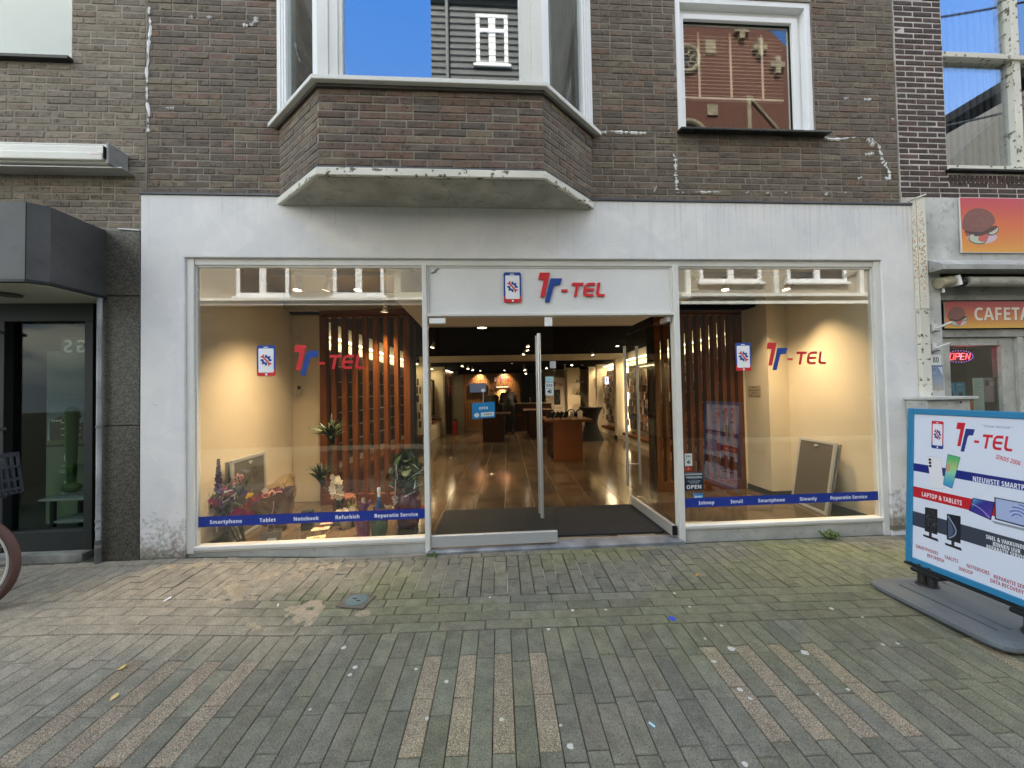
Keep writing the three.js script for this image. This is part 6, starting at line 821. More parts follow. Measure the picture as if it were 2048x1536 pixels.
{ // back wall: timber boards, television, logo, shelf, dark doorway, printed door
  const x0 = -0.93, x1 = 1.33, t = thing('board_wall', 'warm timber board wall at the far end of the shop', 'board wall'), n = 22, w = (x1 - x0) / n; for (let i = 0; i < n; i++) B().span(x0 + i * w + .003, x0 + (i + 1) * w - .003, 0.0, 2.18, -12.03, -12 + rr(0, .008), { b: .003 }).mesh(t, 'board', i % 3 ? mWoodB : M([rr(.34, .48), .18, .06], { map: T.wood, roughness: .5 }));
  B().span(x0 - .2, 2.2, 2.181, C2, -12.1, -11.98).mesh(t, 'black_header', mCeilBlack);
  const tv = thing('television', 'dark flat television hanging on the far timber wall', 'television', [(P(610, 0, 0), -0.36), 1.61, -11.94]); B().box(.68, .38, .04, 0, 0, 0, { b: .006 }).mesh(tv, 'case', mBlack); B().box(.65, .35, .004, 0, 0.003, .022).mesh(tv, 'screen', M([.006, .006, .008], { roughness: .3, specularIntensity: .2, emissive: lin(.26, .32, .48), emissiveIntensity: .07 }));
  const lg = thing('wall_logo', 'small copy of the shop logo on the far timber wall', 'wall logo'); logo3d(lg, 0.28, 2.04, -11.985, .66 / 1803, .02); const sh = thing('wall_shelf', 'short dark shelf with a glow under it on the far wall', 'shelf', [.62, 1.66, -11.93]); B().box(.54, .03, .12, 0, 0, 0).mesh(sh, 'board', mBlack); B().box(.5, .012, .03, 0, -.022, 0).mesh(sh, 'glow_strip', gLed); const sl = new THREE.SpotLight(warmC, 2.2, 0, 1.1, .8, 2); sl.position.set(.62, 1.6, -11.8); sl.target.position.set(.62, 0.9, -12); sl.castShadow = true; sl.name = 'shelf_lamp'; scene.add(sl, sl.target);
  const s2 = new THREE.SpotLight(warmC, 2.6, 0, .8, .9, 2); s2.position.set(-.25, 2.26, -11.7); s2.target.position.set(-.3, 1.7, -12.05); s2.castShadow = true; s2.name = 'wall_lamp'; scene.add(s2, s2.target); const wl = thing('wall_washer', 'tiny lamp above the television', 'lamp', [-.25, 2.28, -11.68]); B().cyl(.03, .03, .03, 0, 0.03, 0).mesh(wl, 'cap', mBlack); B().cyl(.025, .025, .008, 0, 0.008, 0).mesh(wl, 'lamp_disc', gWarm);
  const s3 = new THREE.SpotLight(warmC, 2.6, 0, .8, .9, 2); s3.position.set(.7, 2.26, -11.65); s3.target.position.set(.72, 1.75, -12.05); s3.castShadow = true; s3.name = 'wall_lamp'; scene.add(s3, s3.target); const w2 = thing('wall_washer', 'tiny lamp above the far wall logo', 'lamp', [.7, 2.28, -11.63]); B().cyl(.03, .03, .03, 0, 0.03, 0).mesh(w2, 'cap', mBlack); B().cyl(.025, .025, .008, 0, .008, 0).mesh(w2, 'lamp_disc', gWarm);
  const dr = thing('dark_cabinet_wall', 'black cabinet wall beside the far timber boards', 'cabinet wall'); B().span(1.34, 2.22, 0, 2.18, -12.2, -11.7, { b: .01 }).mesh(dr, 'body', mBlack); B().span(1.75, 1.78, .1, 2.1, -11.70, -11.69).mesh(dr, 'joint', mDark); B().box(.03, .2, .02, 1.7, 1.1, -11.68).mesh(dr, 'handle', mAlu);
  const pd = thing('printed_panel', 'white panel with printed phone logo at the far end right of the door handle', 'poster panel', [2.71, 0, -11.55], -.02); const pm = printMat(420, 900, (c, w, h) => { c.fillStyle = '#d9d0c2'; c.fillRect(0, 0, w, h); c.save(); logo2d(c, 40, 90, .19); c.restore(); c.fillStyle = '#1d2226'; c.beginPath(); c.roundRect(170, 260, 130, 320, 18); c.fill(); c.strokeStyle = '#8d949a'; c.lineWidth = 6; c.beginPath(); c.arc(170, 420, 110, -1.1, 0.9); c.stroke(); for (let i = 0; i < 5; i++) { c.strokeStyle = '#50463c'; c.lineWidth = 4; c.strokeRect(60 + (i % 2) * 160, 640 + Math.floor(i / 2) * 60, 110, 22); } });
  card(pd, 'print', V(-.41, 0.3, 0), V(.41, .3, 0), V(.41, 1.97, 0), V(-.41, 1.97, 0), pm, .03, mCream);
  const cn = B(); cn.span(3.1, 3.6, 0, C2 - .002, -11.75, -11.2, { b: .004 }); wallS('shop_corner', cn, mCream, 'cream wall corner beside the printed panel', false);
}
{ // left side: glass cabinet, bench, wall sign, extinguisher
  const z = -8.75, t = thing('glass_cabinet', 'timber framed glass wall cabinet on the left wall above a bench', 'cabinet', [...(() => { const [a, b] = inn(xl + .1, z); return [a, 0, b]; })()], TI); B().span(-.09, .06, .72, 1.86, -.68, .68).mesh(t, 'case', M([.42, .36, .24])); for (const k of [-.68, 0, .66]) B().span(.06, .10, .72, 1.86, k, k + .03).mesh(t, 'stile', mWood); for (const y of [.72, 1.84]) B().span(.06, .10, y, y + .03, -.68, .69).mesh(t, 'rail', mWood); B().span(.062, .066, .75, 1.84, -.65, .66).mesh(t, 'pane', mDoorGlass); const its = B(); for (let r = 0; r < 4; r++) for (let k = 0; k < 8; k++) its.box(.01, .15, .07, .055, .88 + r * .26, -.56 + k * .155); its.mesh(t, 'phones', M([.3, .27, .2]));
  const [bx, bz] = inn(xl + .2, z), bn = thing('wall_bench', 'timber topped cream bench under the glass cabinet', 'bench', [bx, 0, bz], TI); B().span(-.2, .2, .52, .57, -.78, .78, { b: .005 }).mesh(bn, 'seat', mWood); B().span(-.2, .17, 0.001, .519, -.76, .76).mesh(bn, 'base', mCream);
  const [sx, sz] = inn(xl + .02, -8.9), sg = thing('wall_grille', 'grey square grille high on the left wall over the cabinet', 'grille', [sx, 2.04, sz], TI); const gg = B(); for (let i = 0; i < 7; i++) gg.box(.02, .018, .5, 0, -.12 + i * .04, 0); gg.mesh(sg, 'slats', mDark); B().box(.01, .3, .52, -.005, 0, 0).mesh(sg, 'backing', M([.25, .24, .2]));
  const [lx, lz] = inn(-1.955, -10.6), tl = thing('timber_logo', 'red and blue logo letters on the dark timber panel', 'wall logo', [lx, 1.62, lz], TI + Math.PI / 2); for (const k of ['letterA', 'letterB', 'T', 'E', 'L']) { const g = triUV(extrude(LOGO[k][1].map(([a, b]) => [(a - 1000) * .00075, -(b - 400) * .0012]), .01)); mesh(tl, 'letter', g, k.startsWith('letter') ? M([.6, .5, .5]) : logoMat[LOGO[k][0]]); }
  const e = P(909, 866, -10.4), fx = thing('fire_extinguisher', 'red fire extinguisher on the floor beside the dark timber panel', 'fire extinguisher', [-1.15, 0, -10.2]); B().lathe([[0, 0], [.075, 0], [.075, .36], [.05, .42], [.02, .44], [0, .44]], [0, 0, 0]).mesh(fx, 'cylinder', mRed); B().cyl(.02, .025, .05, 0, .46, 0).box(.12, .02, .025, .03, .5, 0).mesh(fx, 'valve', mBlack); B().tube([[.03, .47, 0], [.1, .4, 0], [.09, .15, 0]], .01).mesh(fx, 'hose', mBlack);
}
function displayTable(label, x, z, w, l, h, mat) { const [a, b] = inn(x, z), t = thing('display_table', label, 'table', [a, 0, b], TI); B().span(-w / 2, w / 2, h - .045, h, -l / 2, l / 2, { b: .004 }).mesh(t, 'tabletop', mat); for (const s of [1, -1]) B().span(-w / 2 + .14, w / 2 - .22, 0.0, h - .046, s * l / 2 - .03 * (s > 0 ? 1 : -1) - .03 * s * .0 - (s > 0 ? .03 : 0), s * l / 2 + (s < 0 ? .06 : 0) - (s > 0 ? .0 : 0), { b: .003 }).mesh(t, 'end_panel', mat); B().span(-w / 2 + .2, w / 2 - .28, .1, h - .1, -l / 2 + .07, l / 2 - .1).mesh(t, 'middle_panel', mWoodD); return t; }
displayTable('red brown timber display table with phones beside the door handle', 1.42, -4.86, 0.94, 1.35, 0.835, M([0.34, 0.11, 0.03], { map: T.wood, roughness: .4 })); displayTable('dark timber table behind the hanging OPEN sign', -0.2, -8.1, 0.95, 1.15, 0.8, mWoodD); displayTable('third timber table deep in the shop behind the door handle', 1.15, -9.0, .9, 1.3, .85, mWoodD);
{
  const [cx, cz] = inn(0.6, -10.9), t = thing('counter', 'dark service counter before the far timber wall', 'counter', [cx, 0, cz], TI); B().span(-1.1, 1.2, 0, .98, -.3, .3, { b: .006 }).mesh(t, 'body', mWoodD); B().span(-1.15, 1.25, .981, 1.02, -.35, .35, { b: .006 }).mesh(t, 'worktop', M([.4, .34, .26], { roughness: .3 })); B().span(-.4, .15, .55, .6, .301, .32).mesh(t, 'drawer_front', mWood);
  // phones on little stands
  const ph = (lab, x, z, col, turn = 0) => { const [a, b] = inn(x, z), q = thing('display_phone', lab, 'phone', [a, .835, b], TI + turn, 'phones on the red brown display table'); B().box(.075, .155, .009, 0, .095, 0, { b: .003, r: [-.62, 0, -.5] }).mesh(q, 'handset', col); B().box(.03, .07, .03, 0, .035, -.02, { b: .002, r: [-.3, 0, 0] }).mesh(q, 'stand', M([.6, .45, .3], { roughness: .3 })); };
  for (let i = 0; i < 5; i++) ph(['first', 'second', 'third', 'fourth', 'fifth'][i] + ' dark phone from the door handle on the timber display table', 1.03 + i * .085, -4.36 - (i % 2) * .04, mBlack); for (let i = 0; i < 4; i++) ph(['nearest', 'second nearest', 'third nearest', 'farthest'][i] + ' pale phone in the row on the right half of the timber table', 1.52 + i * .09, -4.5 - i * .12, M([.5, .45, .4]), .4);
  const hp = (x, lab) => { const [a, b] = inn(x, -4.45), q = thing('headphones', lab, 'headphones', [a, .835, b], TI); B().add(new THREE.TorusGeometry(.075, .012, 8, 20, Math.PI), [0, .12, 0]).mesh(q, 'headband', mBlack); for (const s of [-1, 1]) B().cyl(.04, .04, .035, s * .075, .08, 0, [0, 0, Math.PI / 2], 16).mesh(q, 'ear_cup', mBlack); B().cyl(.03, .045, .02, 0, .01, 0).cyl(.006, .006, .18, 0, .1, 0).mesh(q, 'stand', mFrame); }; hp(1.5, 'black headphones on the table, nearer the glass door edge'); hp(1.68, 'black headphones on the table, nearer the round cocktail table');
  const [rx, rz] = inn(2.57, -7.5), rt = thing('cocktail_table', 'round high table under a black stretch cover', 'table', [rx, 0, rz]); B().lathe([[.36, 0], [.345, .01], [.26, .2], [.19, .42], [.18, .52], [.22, .7], [.29, .86], [.345, .93], [.345, .945], [0, .95]], [0, 0, 0]).mesh(rt, 'stretch_cover', M([0.01, .01, .012], { roughness: .8 }));
  const dv = (dx, lab, w, h, m) => { const o = thing('table_device', lab, 'device', [rx + dx, .951, rz]); B().box(w, .012, .12, 0, .006, 0, { b: .003 }).mesh(o, 'base', m); B().box(.03, h, .03, 0, .012 + h / 2, 0, { b: .004 }).mesh(o, 'upright', mDark); }; dv(-.2, 'dark device with a stub on the left of the black cocktail table', .2, .09, mDark); dv(.08, 'flat pale device on the middle of the black cocktail table', .16, .02, mFrame);
  // wall racks near the corner
  for (const [y, lab] of [[1.75, 'upper dark phone stand shelf near the far right corner'], [1.28, 'lower dark phone stand shelf near the far right corner']]) { const p = P(1150, 790, -10.7), o = thing('bracket_shelf', lab, 'shelf', [3.46, y, -10.7]); B().box(.3, .02, .25, 0, 0, 0).mesh(o, 'board', mDark); for (let i = 0; i < 3; i++) B().box(.04, .09, .02, -.1 + i * .09, .05, 0, { r: [-.3, 0, 0] }).mesh(o, 'phone', mBlack); }
}
// people deep in the shop, as one continuous body each
function person(label, pos, turn, joints, bones, skinTest, coat, extra) {
  const t = thing('person', label, 'person', pos, turn), res = 72, size = 1.25, mc = new MarchingCubes(res, new THREE.MeshBasicMaterial(), false, false, 120000); mc.isolation = 0; mc.reset(); const f = mc.field, h = res / 2, k = 0.035;
  const J = Object.fromEntries(Object.entries(joints).map(([n, [x, y, z, r]]) => [n, [V(x, y - .85, z), r]])), seg = bones.map(([a, b]) => [J[a][0], J[b][0], J[a][1], J[b][1]]), p = V(0, 0, 0), ab = V(0, 0, 0), ap = V(0, 0, 0);
  for (let z = 0; z < res; z++) for (let y = 0; y < res; y++) for (let x = 0; x < res; x++) { p.set((x - h) / h * size, (y - h) / h * size, (z - h) / h * size); let s = 0; for (const [a, b, ra, rb] of seg) { ab.subVectors(b, a); ap.subVectors(p, a); const u = clamp(ap.dot(ab) / Math.max(ab.lengthSq(), 1e-9)), d = ap.addScaledVector(ab, -u).length() - lerp(ra, rb, u); s += Math.exp(-d / k); } f[x + y * res + z * res * res] = s > 0 ? k * Math.log(s) : -1; }
  mc.update(); const n = mc.count, pos2 = new Float32Array(mc.positionArray.subarray(0, n * 3)), nor = new Float32Array(mc.normalArray.subarray(0, n * 3)), col = new Float32Array(n * 3); for (let i = 0; i < n * 3; i++) pos2[i] *= size; for (let i = 0; i < n; i++) { pos2[i * 3 + 1] += .85; col.set(skinTest(pos2[i * 3], pos2[i * 3 + 1], pos2[i * 3 + 2]), i * 3); }
  const g = new THREE.BufferGeometry(); g.setAttribute('position', new THREE.BufferAttribute(pos2, 3)); g.setAttribute('normal', new THREE.BufferAttribute(nor, 3)); g.setAttribute('color', new THREE.BufferAttribute(col, 3)); mesh(t, 'body', triUV(g), M([1, 1, 1], { vertexColors: true, roughness: .8 })); extra?.(t); return t;
}
{
  const [ax, az] = inn(0.22, -9.55), skin = [.5, .28, .18], blk = [.012, .012, .014];
  const bones = [['hipL', 'kneeL'], ['kneeL', 'footL'], ['footL', 'toeL'], ['hipR', 'kneeR'], ['kneeR', 'footR'], ['footR', 'toeR'], ['hipL', 'hipR'], ['hip', 'waist'], ['waist', 'chest'], ['chest', 'neck'], ['neck', 'head'], ['shL', 'shR'], ['shL', 'elL'], ['elL', 'haL'], ['shR', 'elR'], ['elR', 'haR']];
  person('person in a black jacket bending forward over the far counter', [ax, 0, az], TI, { hip: [0, .95, 0, .15], hipL: [-.1, .92, .02, .09], hipR: [.1, .92, .02, .09], kneeL: [-.11, .5, .03, .062], kneeR: [.11, .5, -.03, .062], footL: [-.12, .08, .06, .045], footR: [.12, .08, .02, .045], toeL: [-.13, .045, -.1, .038], toeR: [.13, .045, -.14, .038], waist: [0, 1.1, -.06, .15], chest: [0, 1.28, -.26, .16], neck: [0, 1.36, -.42, .06], head: [0, 1.36, -.54, .095], shL: [-.19, 1.3, -.32, .075], shR: [.19, 1.3, -.32, .075], elL: [-.26, 1.1, -.5, .05], elR: [.26, 1.1, -.5, .05], haL: [-.14, 1.07, -.72, .035], haR: [.14, 1.07, -.72, .035] }, bones,
    (x, y, z) => (z < -.48 && y > 1.25) || (z < -.68 && y < 1.15) ? skin : y < .9 ? [.02, .022, .03] : blk, null, (t) => { const h = B().add(new THREE.SphereGeometry(.105, 18, 12, 0, 6.3, 0, 1.7), [0, 1.375, -.53], [.5, 0, 0], [1, 1, 1.1]); h.mesh(t, 'hair', M([.35, .33, .31])); });
  const [bx, bz] = inn(-0.35, -10.05);
  person('person in a dark olive coat leaning at the counter beside the television', [bx, 0, bz], TI + .3, { hip: [0, .86, 0, .14], hipL: [-.09, .84, .02, .085], hipR: [.09, .84, .02, .085], kneeL: [-.1, .46, .02, .06], kneeR: [.1, .46, .0, .06], footL: [-.11, .08, .05, .042], footR: [.11, .08, .04, .042], toeL: [-.12, .045, -.1, .036], toeR: [.12, .045, -.11, .036], waist: [0, 1.0, -.03, .14], chest: [0, 1.18, -.1, .15], neck: [0, 1.32, -.16, .055], head: [0, 1.43, -.2, .092], shL: [-.18, 1.24, -.1, .07], shR: [.18, 1.24, -.1, .07], elL: [-.24, .98, -.16, .048], elR: [.24, .98, -.18, .048], haL: [-.16, 1.04, -.4, .034], haR: [.16, 1.04, -.42, .034] }, bones,
    (x, y, z) => y > 1.32 || (z < -.37 && y < 1.15) ? skin : y < .82 ? [.015, .018, .03] : [.05, .048, .025], null, (t) => { B().add(new THREE.SphereGeometry(.1, 18, 12, 0, 6.3, 0, 1.75), [0, 1.445, -.185], [-.3, 0, 0]).mesh(t, 'hair', M([.3, .2, .1])); });
}

// ---------------------------------------------------------------- things standing in the shop windows
function aFrame(label, bl, br, h, leanTo, tl) { // a folded pavement board leaning or standing: lower corners, height, and how far its top leans
  const dx = br.x - bl.x, dz = br.z - bl.z, w = Math.hypot(dx, dz), t = thing('pavement_board', label, 'pavement board', [(bl.x + br.x) / 2, 0.001, (bl.z + br.z) / 2], Math.atan2(-dz, dx)), g = new THREE.Group();
  const k = .035, f = B(), T0 = (b) => b.geo().applyMatrix4(M4([0, 0, 0], [-leanTo, 0, tl ?? 0])); f.span(-w / 2, -w / 2 + k, 0, h, -.012, .012, { b: .004 }); f.span(w / 2 - k, w / 2, 0, h, -.012, .012, { b: .004 }); f.span(-w / 2 + k, w / 2 - k, 0, k, -.012, .012, { b: .004 }); f.span(-w / 2 + k, w / 2 - k, h - k, h, -.012, .012, { b: .004 });
  mesh(t, 'frame', T0(f), mAlu); mesh(t, 'panel', T0(B().span(-w / 2 + k, w / 2 - k, k, h - k, -.008, .006)), M([0.10, 0.088, 0.072], { roughness: .5 })); mesh(t, 'hook', T0(B().cyl(.016, .016, .012, 0, h - .07, .012, [Math.PI / 2, 0, 0]).box(.04, .02, .006, 0.02, h - .065, .01)), mAlu);
  const bk = B(); bk.span(-w / 2, -w / 2 + k, 0, h * .98, -.012, .012); bk.span(w / 2 - k, w / 2, 0, h * .98, -.012, .012); bk.span(-w / 2 + k, w / 2 - k, 0, h * .98, -.006, .006); mesh(t, 'rear_leaf', bk.geo().applyMatrix4(M4([0, 0, -.02], [-leanTo - .03, 0, tl ?? 0])), M([.22, .2, .17])); return t;
}
{
  aFrame('grey pavement board leaning on the wall behind the flowers in the left window', V(-2.475, 0, -.42), V(-2.50, 0, -1.03), 0.79, 0.025);
  const c = PY(1583, 1001, 0), d = PY(1654, 1033, 0); aFrame('grey pavement board leaning on the wall in the right window', c, d, 0.80, 0.16);
}
const petal = (r, n = 5) => { const s = new THREE.Shape(); for (let i = 0; i <= n * 6; i++) { const q = i / (n * 6) * 6.283, R = r * (.45 + .55 * Math.abs(Math.cos(q * n / 2))); s[i ? 'lineTo' : 'moveTo'](R * Math.cos(q), R * Math.sin(q)); } const g = new THREE.ShapeGeometry(s, 1), p = g.attributes.position; for (let i = 0; i < p.count; i++) p.setZ(i, .35 * Math.hypot(p.getX(i), p.getY(i))); g.computeVertexNormals(); return g; };
const leafGeo = (l, w, bend = .3) => { const g = new THREE.PlaneGeometry(w, l, 2, 6), p = g.attributes.position; for (let i = 0; i < p.count; i++) { const u = (p.getY(i) + l / 2) / l; p.setX(i, p.getX(i) * Math.sin(Math.PI * Math.min(1, .12 + u * .88)) ** .8); p.setZ(i, -bend * l * u * u + Math.abs(p.getX(i)) * .35); p.setY(i, l * u * (1 - bend * .35 * u)); } g.computeVertexNormals(); return g; };
const bladeGeo = (l, w, bend) => { const g = new THREE.PlaneGeometry(w, l, 2, 8), p = g.attributes.position; for (let i = 0; i < p.count; i++) { const u = (p.getY(i) + l / 2) / l, a = u * bend; p.setX(i, p.getX(i) * (1 - u * .85) * (u < .1 ? .6 + u * 4 : 1)); const r = l / Math.max(bend, .01); p.setY(i, r * Math.sin(a)); p.setZ(i, r * (1 - Math.cos(a)) + Math.abs(p.getX(i)) * .5); } g.computeVertexNormals(); return g; };
const flower = (r, m) => { const b = B(); for (let k = 0; k < 4; k++) b.add(petal(r * (1 - k * .2), 6), [0, 0, k * r * .12], [0, 0, k * .5]); b.ball(r * .22, 0, 0, r * .35, [1, 1, .6], 8); return b.geo(); };
const mFl = (c) => M(c, { roughness: .6, side: THREE.DoubleSide, transmission: .0 });
const cello = M([0.94, 0.95, 0.95], { transmission: 1, thickness: 0, roughness: 0.05, ior: 1.5, side: THREE.DoubleSide });
function crumple(r0, r1, h, amp, s, flat = 1, a0 = 0, a1 = 6.2832) { // a crumpled open wrapper
  const n = 40, m = 12, pos = [], at = (i, j) => { const u = j / m, a = a0 + (a1 - a0) * i / n, r = lerp(r0, r1, Math.pow(u, .8)) * (1 + amp * (fbm(3 + Math.cos(a) * 2.2, u * 4 + Math.sin(a) * 2.2 + s, 3, s) - .5) * 2 * (0.3 + u)); return [r * Math.cos(a), h * u + amp * .16 * h * Math.sin(a * 5 + s) * u, r * Math.sin(a) * flat]; };
  for (let i = 0; i < n; i++) for (let j = 0; j < m; j++) { const a = at(i, j), b = at(i + 1, j), c = at(i + 1, j + 1), d = at(i, j + 1); pos.push(...a, ...b, ...c, ...a, ...c, ...d); }
  const g = new THREE.BufferGeometry(); g.setAttribute('position', new THREE.Float32BufferAttribute(pos, 3)); g.computeVertexNormals(); return triUV(g);
}
function foliage(t, name, n, fn, mat) { const b = B(); for (let i = 0; i < n; i++) fn(b, i); return b.mesh(t, name, mat); }
{ // large mixed bouquet in clear film
  const o = PY(492, 1088, 0.0), t = thing('bouquet', 'large mixed bouquet with tall purple spike wrapped in clear film, leftmost in the window', 'bouquet', [o.x - .05, 0.002, -0.36]); t.rotation.set(0, 0, 0); const lean = M4([0, .06, 0], [-.08, 0, .40], [1.35, 1.35, 1.2]); const at = (x, y, z) => V(x, y, z).applyMatrix4(lean);
  const st = B(); for (let i = 0; i < 14; i++) { const a = rr(0, 6.3), p = at(.02 * Math.cos(a), -.06, .02 * Math.sin(a)), q = at(.07 * Math.cos(a), .26, .07 * Math.sin(a)); st.rod([p.x, Math.max(.005, p.y), p.z], q.toArray(), .0035, 5); } st.mesh(t, 'stems', mLeaf);
  foliage(t, 'leaves', 70, (b) => { const a = rr(0, 6.3), r = rr(.02, .16), p = at(r * Math.cos(a), rr(.16, .36), r * Math.sin(a)); b.add(leafGeo(rr(.07, .13), rr(.03, .05)), p.toArray(), [rr(-1, 1), rr(0, 6), rr(-1, 1)]); }, mLeafD);
  const cols = [[.18, .03, .22], [.42, .02, .14], [.5, .22, .06], [.16, .07, .2], [.55, .5, .42], [.3, .02, .1], [.10, .04, .16]]; for (let i = 0; i < 26; i++) { const a = rr(0, 6.3), r = Math.sqrt(rnd()) * .15, p = at(r * Math.cos(a), .37 - r * .5 + rr(-.05, .03), r * Math.sin(a) + .03), f = mesh(t, 'flower', flower(rr(.026, .042)), mFl(pick(cols))); f.position.copy(p); f.rotation.set(rr(-.8, .3), rr(-.6, .6), rr(0, 3)); }
  const big = mesh(t, 'flower', flower(.075), mFl([.33, .01, .10])); big.position.copy(at(.13, .15, .13)); big.rotation.set(-.1, .2, 0); const big2 = mesh(t, 'flower', flower(.05), mFl([.40, .02, .13])); big2.position.copy(at(.19, .13, .12));
  const sp = P(437, 955, -.16), bs = new THREE.Vector3(sp.x - t.position.x, 0, 0); const spk = B(); for (let i = 0; i < 70; i++) { const u = i / 70, y = P(437, 985, -.16).y + u * (P(437, 918, -.16).y - P(437, 985, -.16).y), r = .034 * (1 - u * .75), a = i * 2.4; spk.add(petal(.018 * (1.1 - u * .5), 5), [bs.x + r * Math.cos(a), y, .2 + r * Math.sin(a)], [rr(-1, 1), a, rr(0, 3)]); } spk.rod([bs.x + .05, .2, .2], [bs.x, P(437, 925, -.16).y, .2], .004); spk.mesh(t, 'flower_spike', mFl([.07, .03, .14]));
  const w = crumple(.03, .24, .42, .35, 7, .75), wm = mesh(t, 'clear_film', w.applyMatrix4(lean), cello); const gl = B(); for (let i = 0; i < 14; i++) { const p = at(rr(-.17, .17), rr(.1, .40), rr(.05, .17)); gl.add(new THREE.PlaneGeometry(rr(.006, .02), rr(.05, .12), 1, 2), p.toArray(), [rr(-.5, .5), rr(-.8, .8), rr(-1.2, 1.2)]); } gl.mesh(t, 'film_folds', M([.62, .62, .60], { roughness: .15, side: THREE.DoubleSide, metalness: .3 }));
  const ri = B(); const rp = P(468, 962, -.3); for (let k = 0; k < 3; k++) { const x = rp.x - t.position.x + k * .025, y = rp.y; ri.add(new THREE.TorusGeometry(.035, .007, 5, 20), [x, y + k * .012, .03], [.4, .5 + k, .8 + k * .8], [1.4, .6, 1]); } ri.tube([[rp.x - t.position.x, rp.y, .03], [rp.x - t.position.x - .06, rp.y - .04, .05], [rp.x - t.position.x - .09, rp.y - .1, .05]], .006); ri.mesh(t, 'pink_ribbon', M([.7, .38, .4], { roughness: .4 }));
}
{ // brown paper bouquet
  const o = P(560, 1052, -.38), t = thing('bouquet', 'red and yellow bouquet in brown kraft paper with pink ribbon', 'bouquet', [o.x, 0.02, -0.40]), lean = M4([.03, 0.09, .04], [.05, 0, .36], [1.25, 1.05, 1.0]), at = (x, y, z) => V(x, y, z).applyMatrix4(lean);
  mesh(t, 'kraft_paper', crumple(.035, .20, .34, .14, 21, .7).applyMatrix4(lean), M([.36, .21, .095], { map: T.dirt, roughness: .8, side: THREE.DoubleSide })); mesh(t, 'paper_lining', crumple(.03, .185, .345, .2, 25, .66).applyMatrix4(lean), M([.16, .08, .13], { roughness: .8, side: THREE.DoubleSide }));
  for (let i = 0; i < 30; i++) { const a = rr(0, 6.3), r = Math.sqrt(rnd()) * .16, p = at(r * Math.cos(a), .34 + rr(-.02, .04), r * Math.sin(a) * .6), f = mesh(t, 'flower', flower(rr(.022, .036)), mFl(pick([[.45, .015, .03], [.3, .01, .03], [.16, .02, .04], [.55, .05, .03], [.2, .01, .06]]))); f.position.copy(p); f.rotation.set(rr(-1.0, .1), rr(-.4, .6), 0); }
  const yl = P(492, 997, -.3); for (let i = 0; i < 9; i++) { const f = mesh(t, 'flower', flower(.018), mFl([.85, .55, .02])); f.position.set(yl.x - t.position.x + rr(-.045, .045), yl.y + rr(-.02, .02), .06 + rr(-.03, .03)); f.rotation.set(rr(-.8, .2), rr(-.5, .5), 0); }
  foliage(t, 'leaves', 24, (b) => { const a = rr(0, 6.3), p = at(.13 * Math.cos(a), .30, .09 * Math.sin(a)); b.add(bladeGeo(rr(.08, .14), .014, .5), p.toArray(), [rr(-.4, .4), a, rr(-.4, .4)]); }, mLeafD);
  mesh(t, 'clear_film', crumple(.04, .25, .44, .35, 33, .7).applyMatrix4(lean), M([.90, .80, .62], { transmission: 1, thickness: 0, roughness: .08, ior: 1.5, side: THREE.DoubleSide }));
  const rp = P(545, 992, -.25), x = rp.x - t.position.x, y = rp.y - .02, ri = B(); for (let k = 0; k < 4; k++) ri.add(new THREE.TorusGeometry(.035, .006, 5, 20), [x + (k - 1.5) * .03, y + .01, .15], [.3, .4 + k, k * .9], [1.2, .7, 1]); ri.tube([[x, y, .15], [x + .02, y - .08, .17], [x, y - .16, .16]], .005); ri.tube([[x - .02, y, .15], [x - .07, y - .06, .17]], .004); ri.mesh(t, 'pink_ribbon', M([.68, .36, .33], { roughness: .4 })); B().box(.045, .06, .004, x - .03, y - .04, .16, { r: [0, 0, -.2] }).mesh(t, 'gift_tag', M([.62, .42, .42])); const cp = P(530, 982, -.3); B().box(.05, .05, .003, cp.x - t.position.x, cp.y - .02, .1, { r: [0, 0, .7] }).mesh(t, 'greeting_card', mFrame);
}
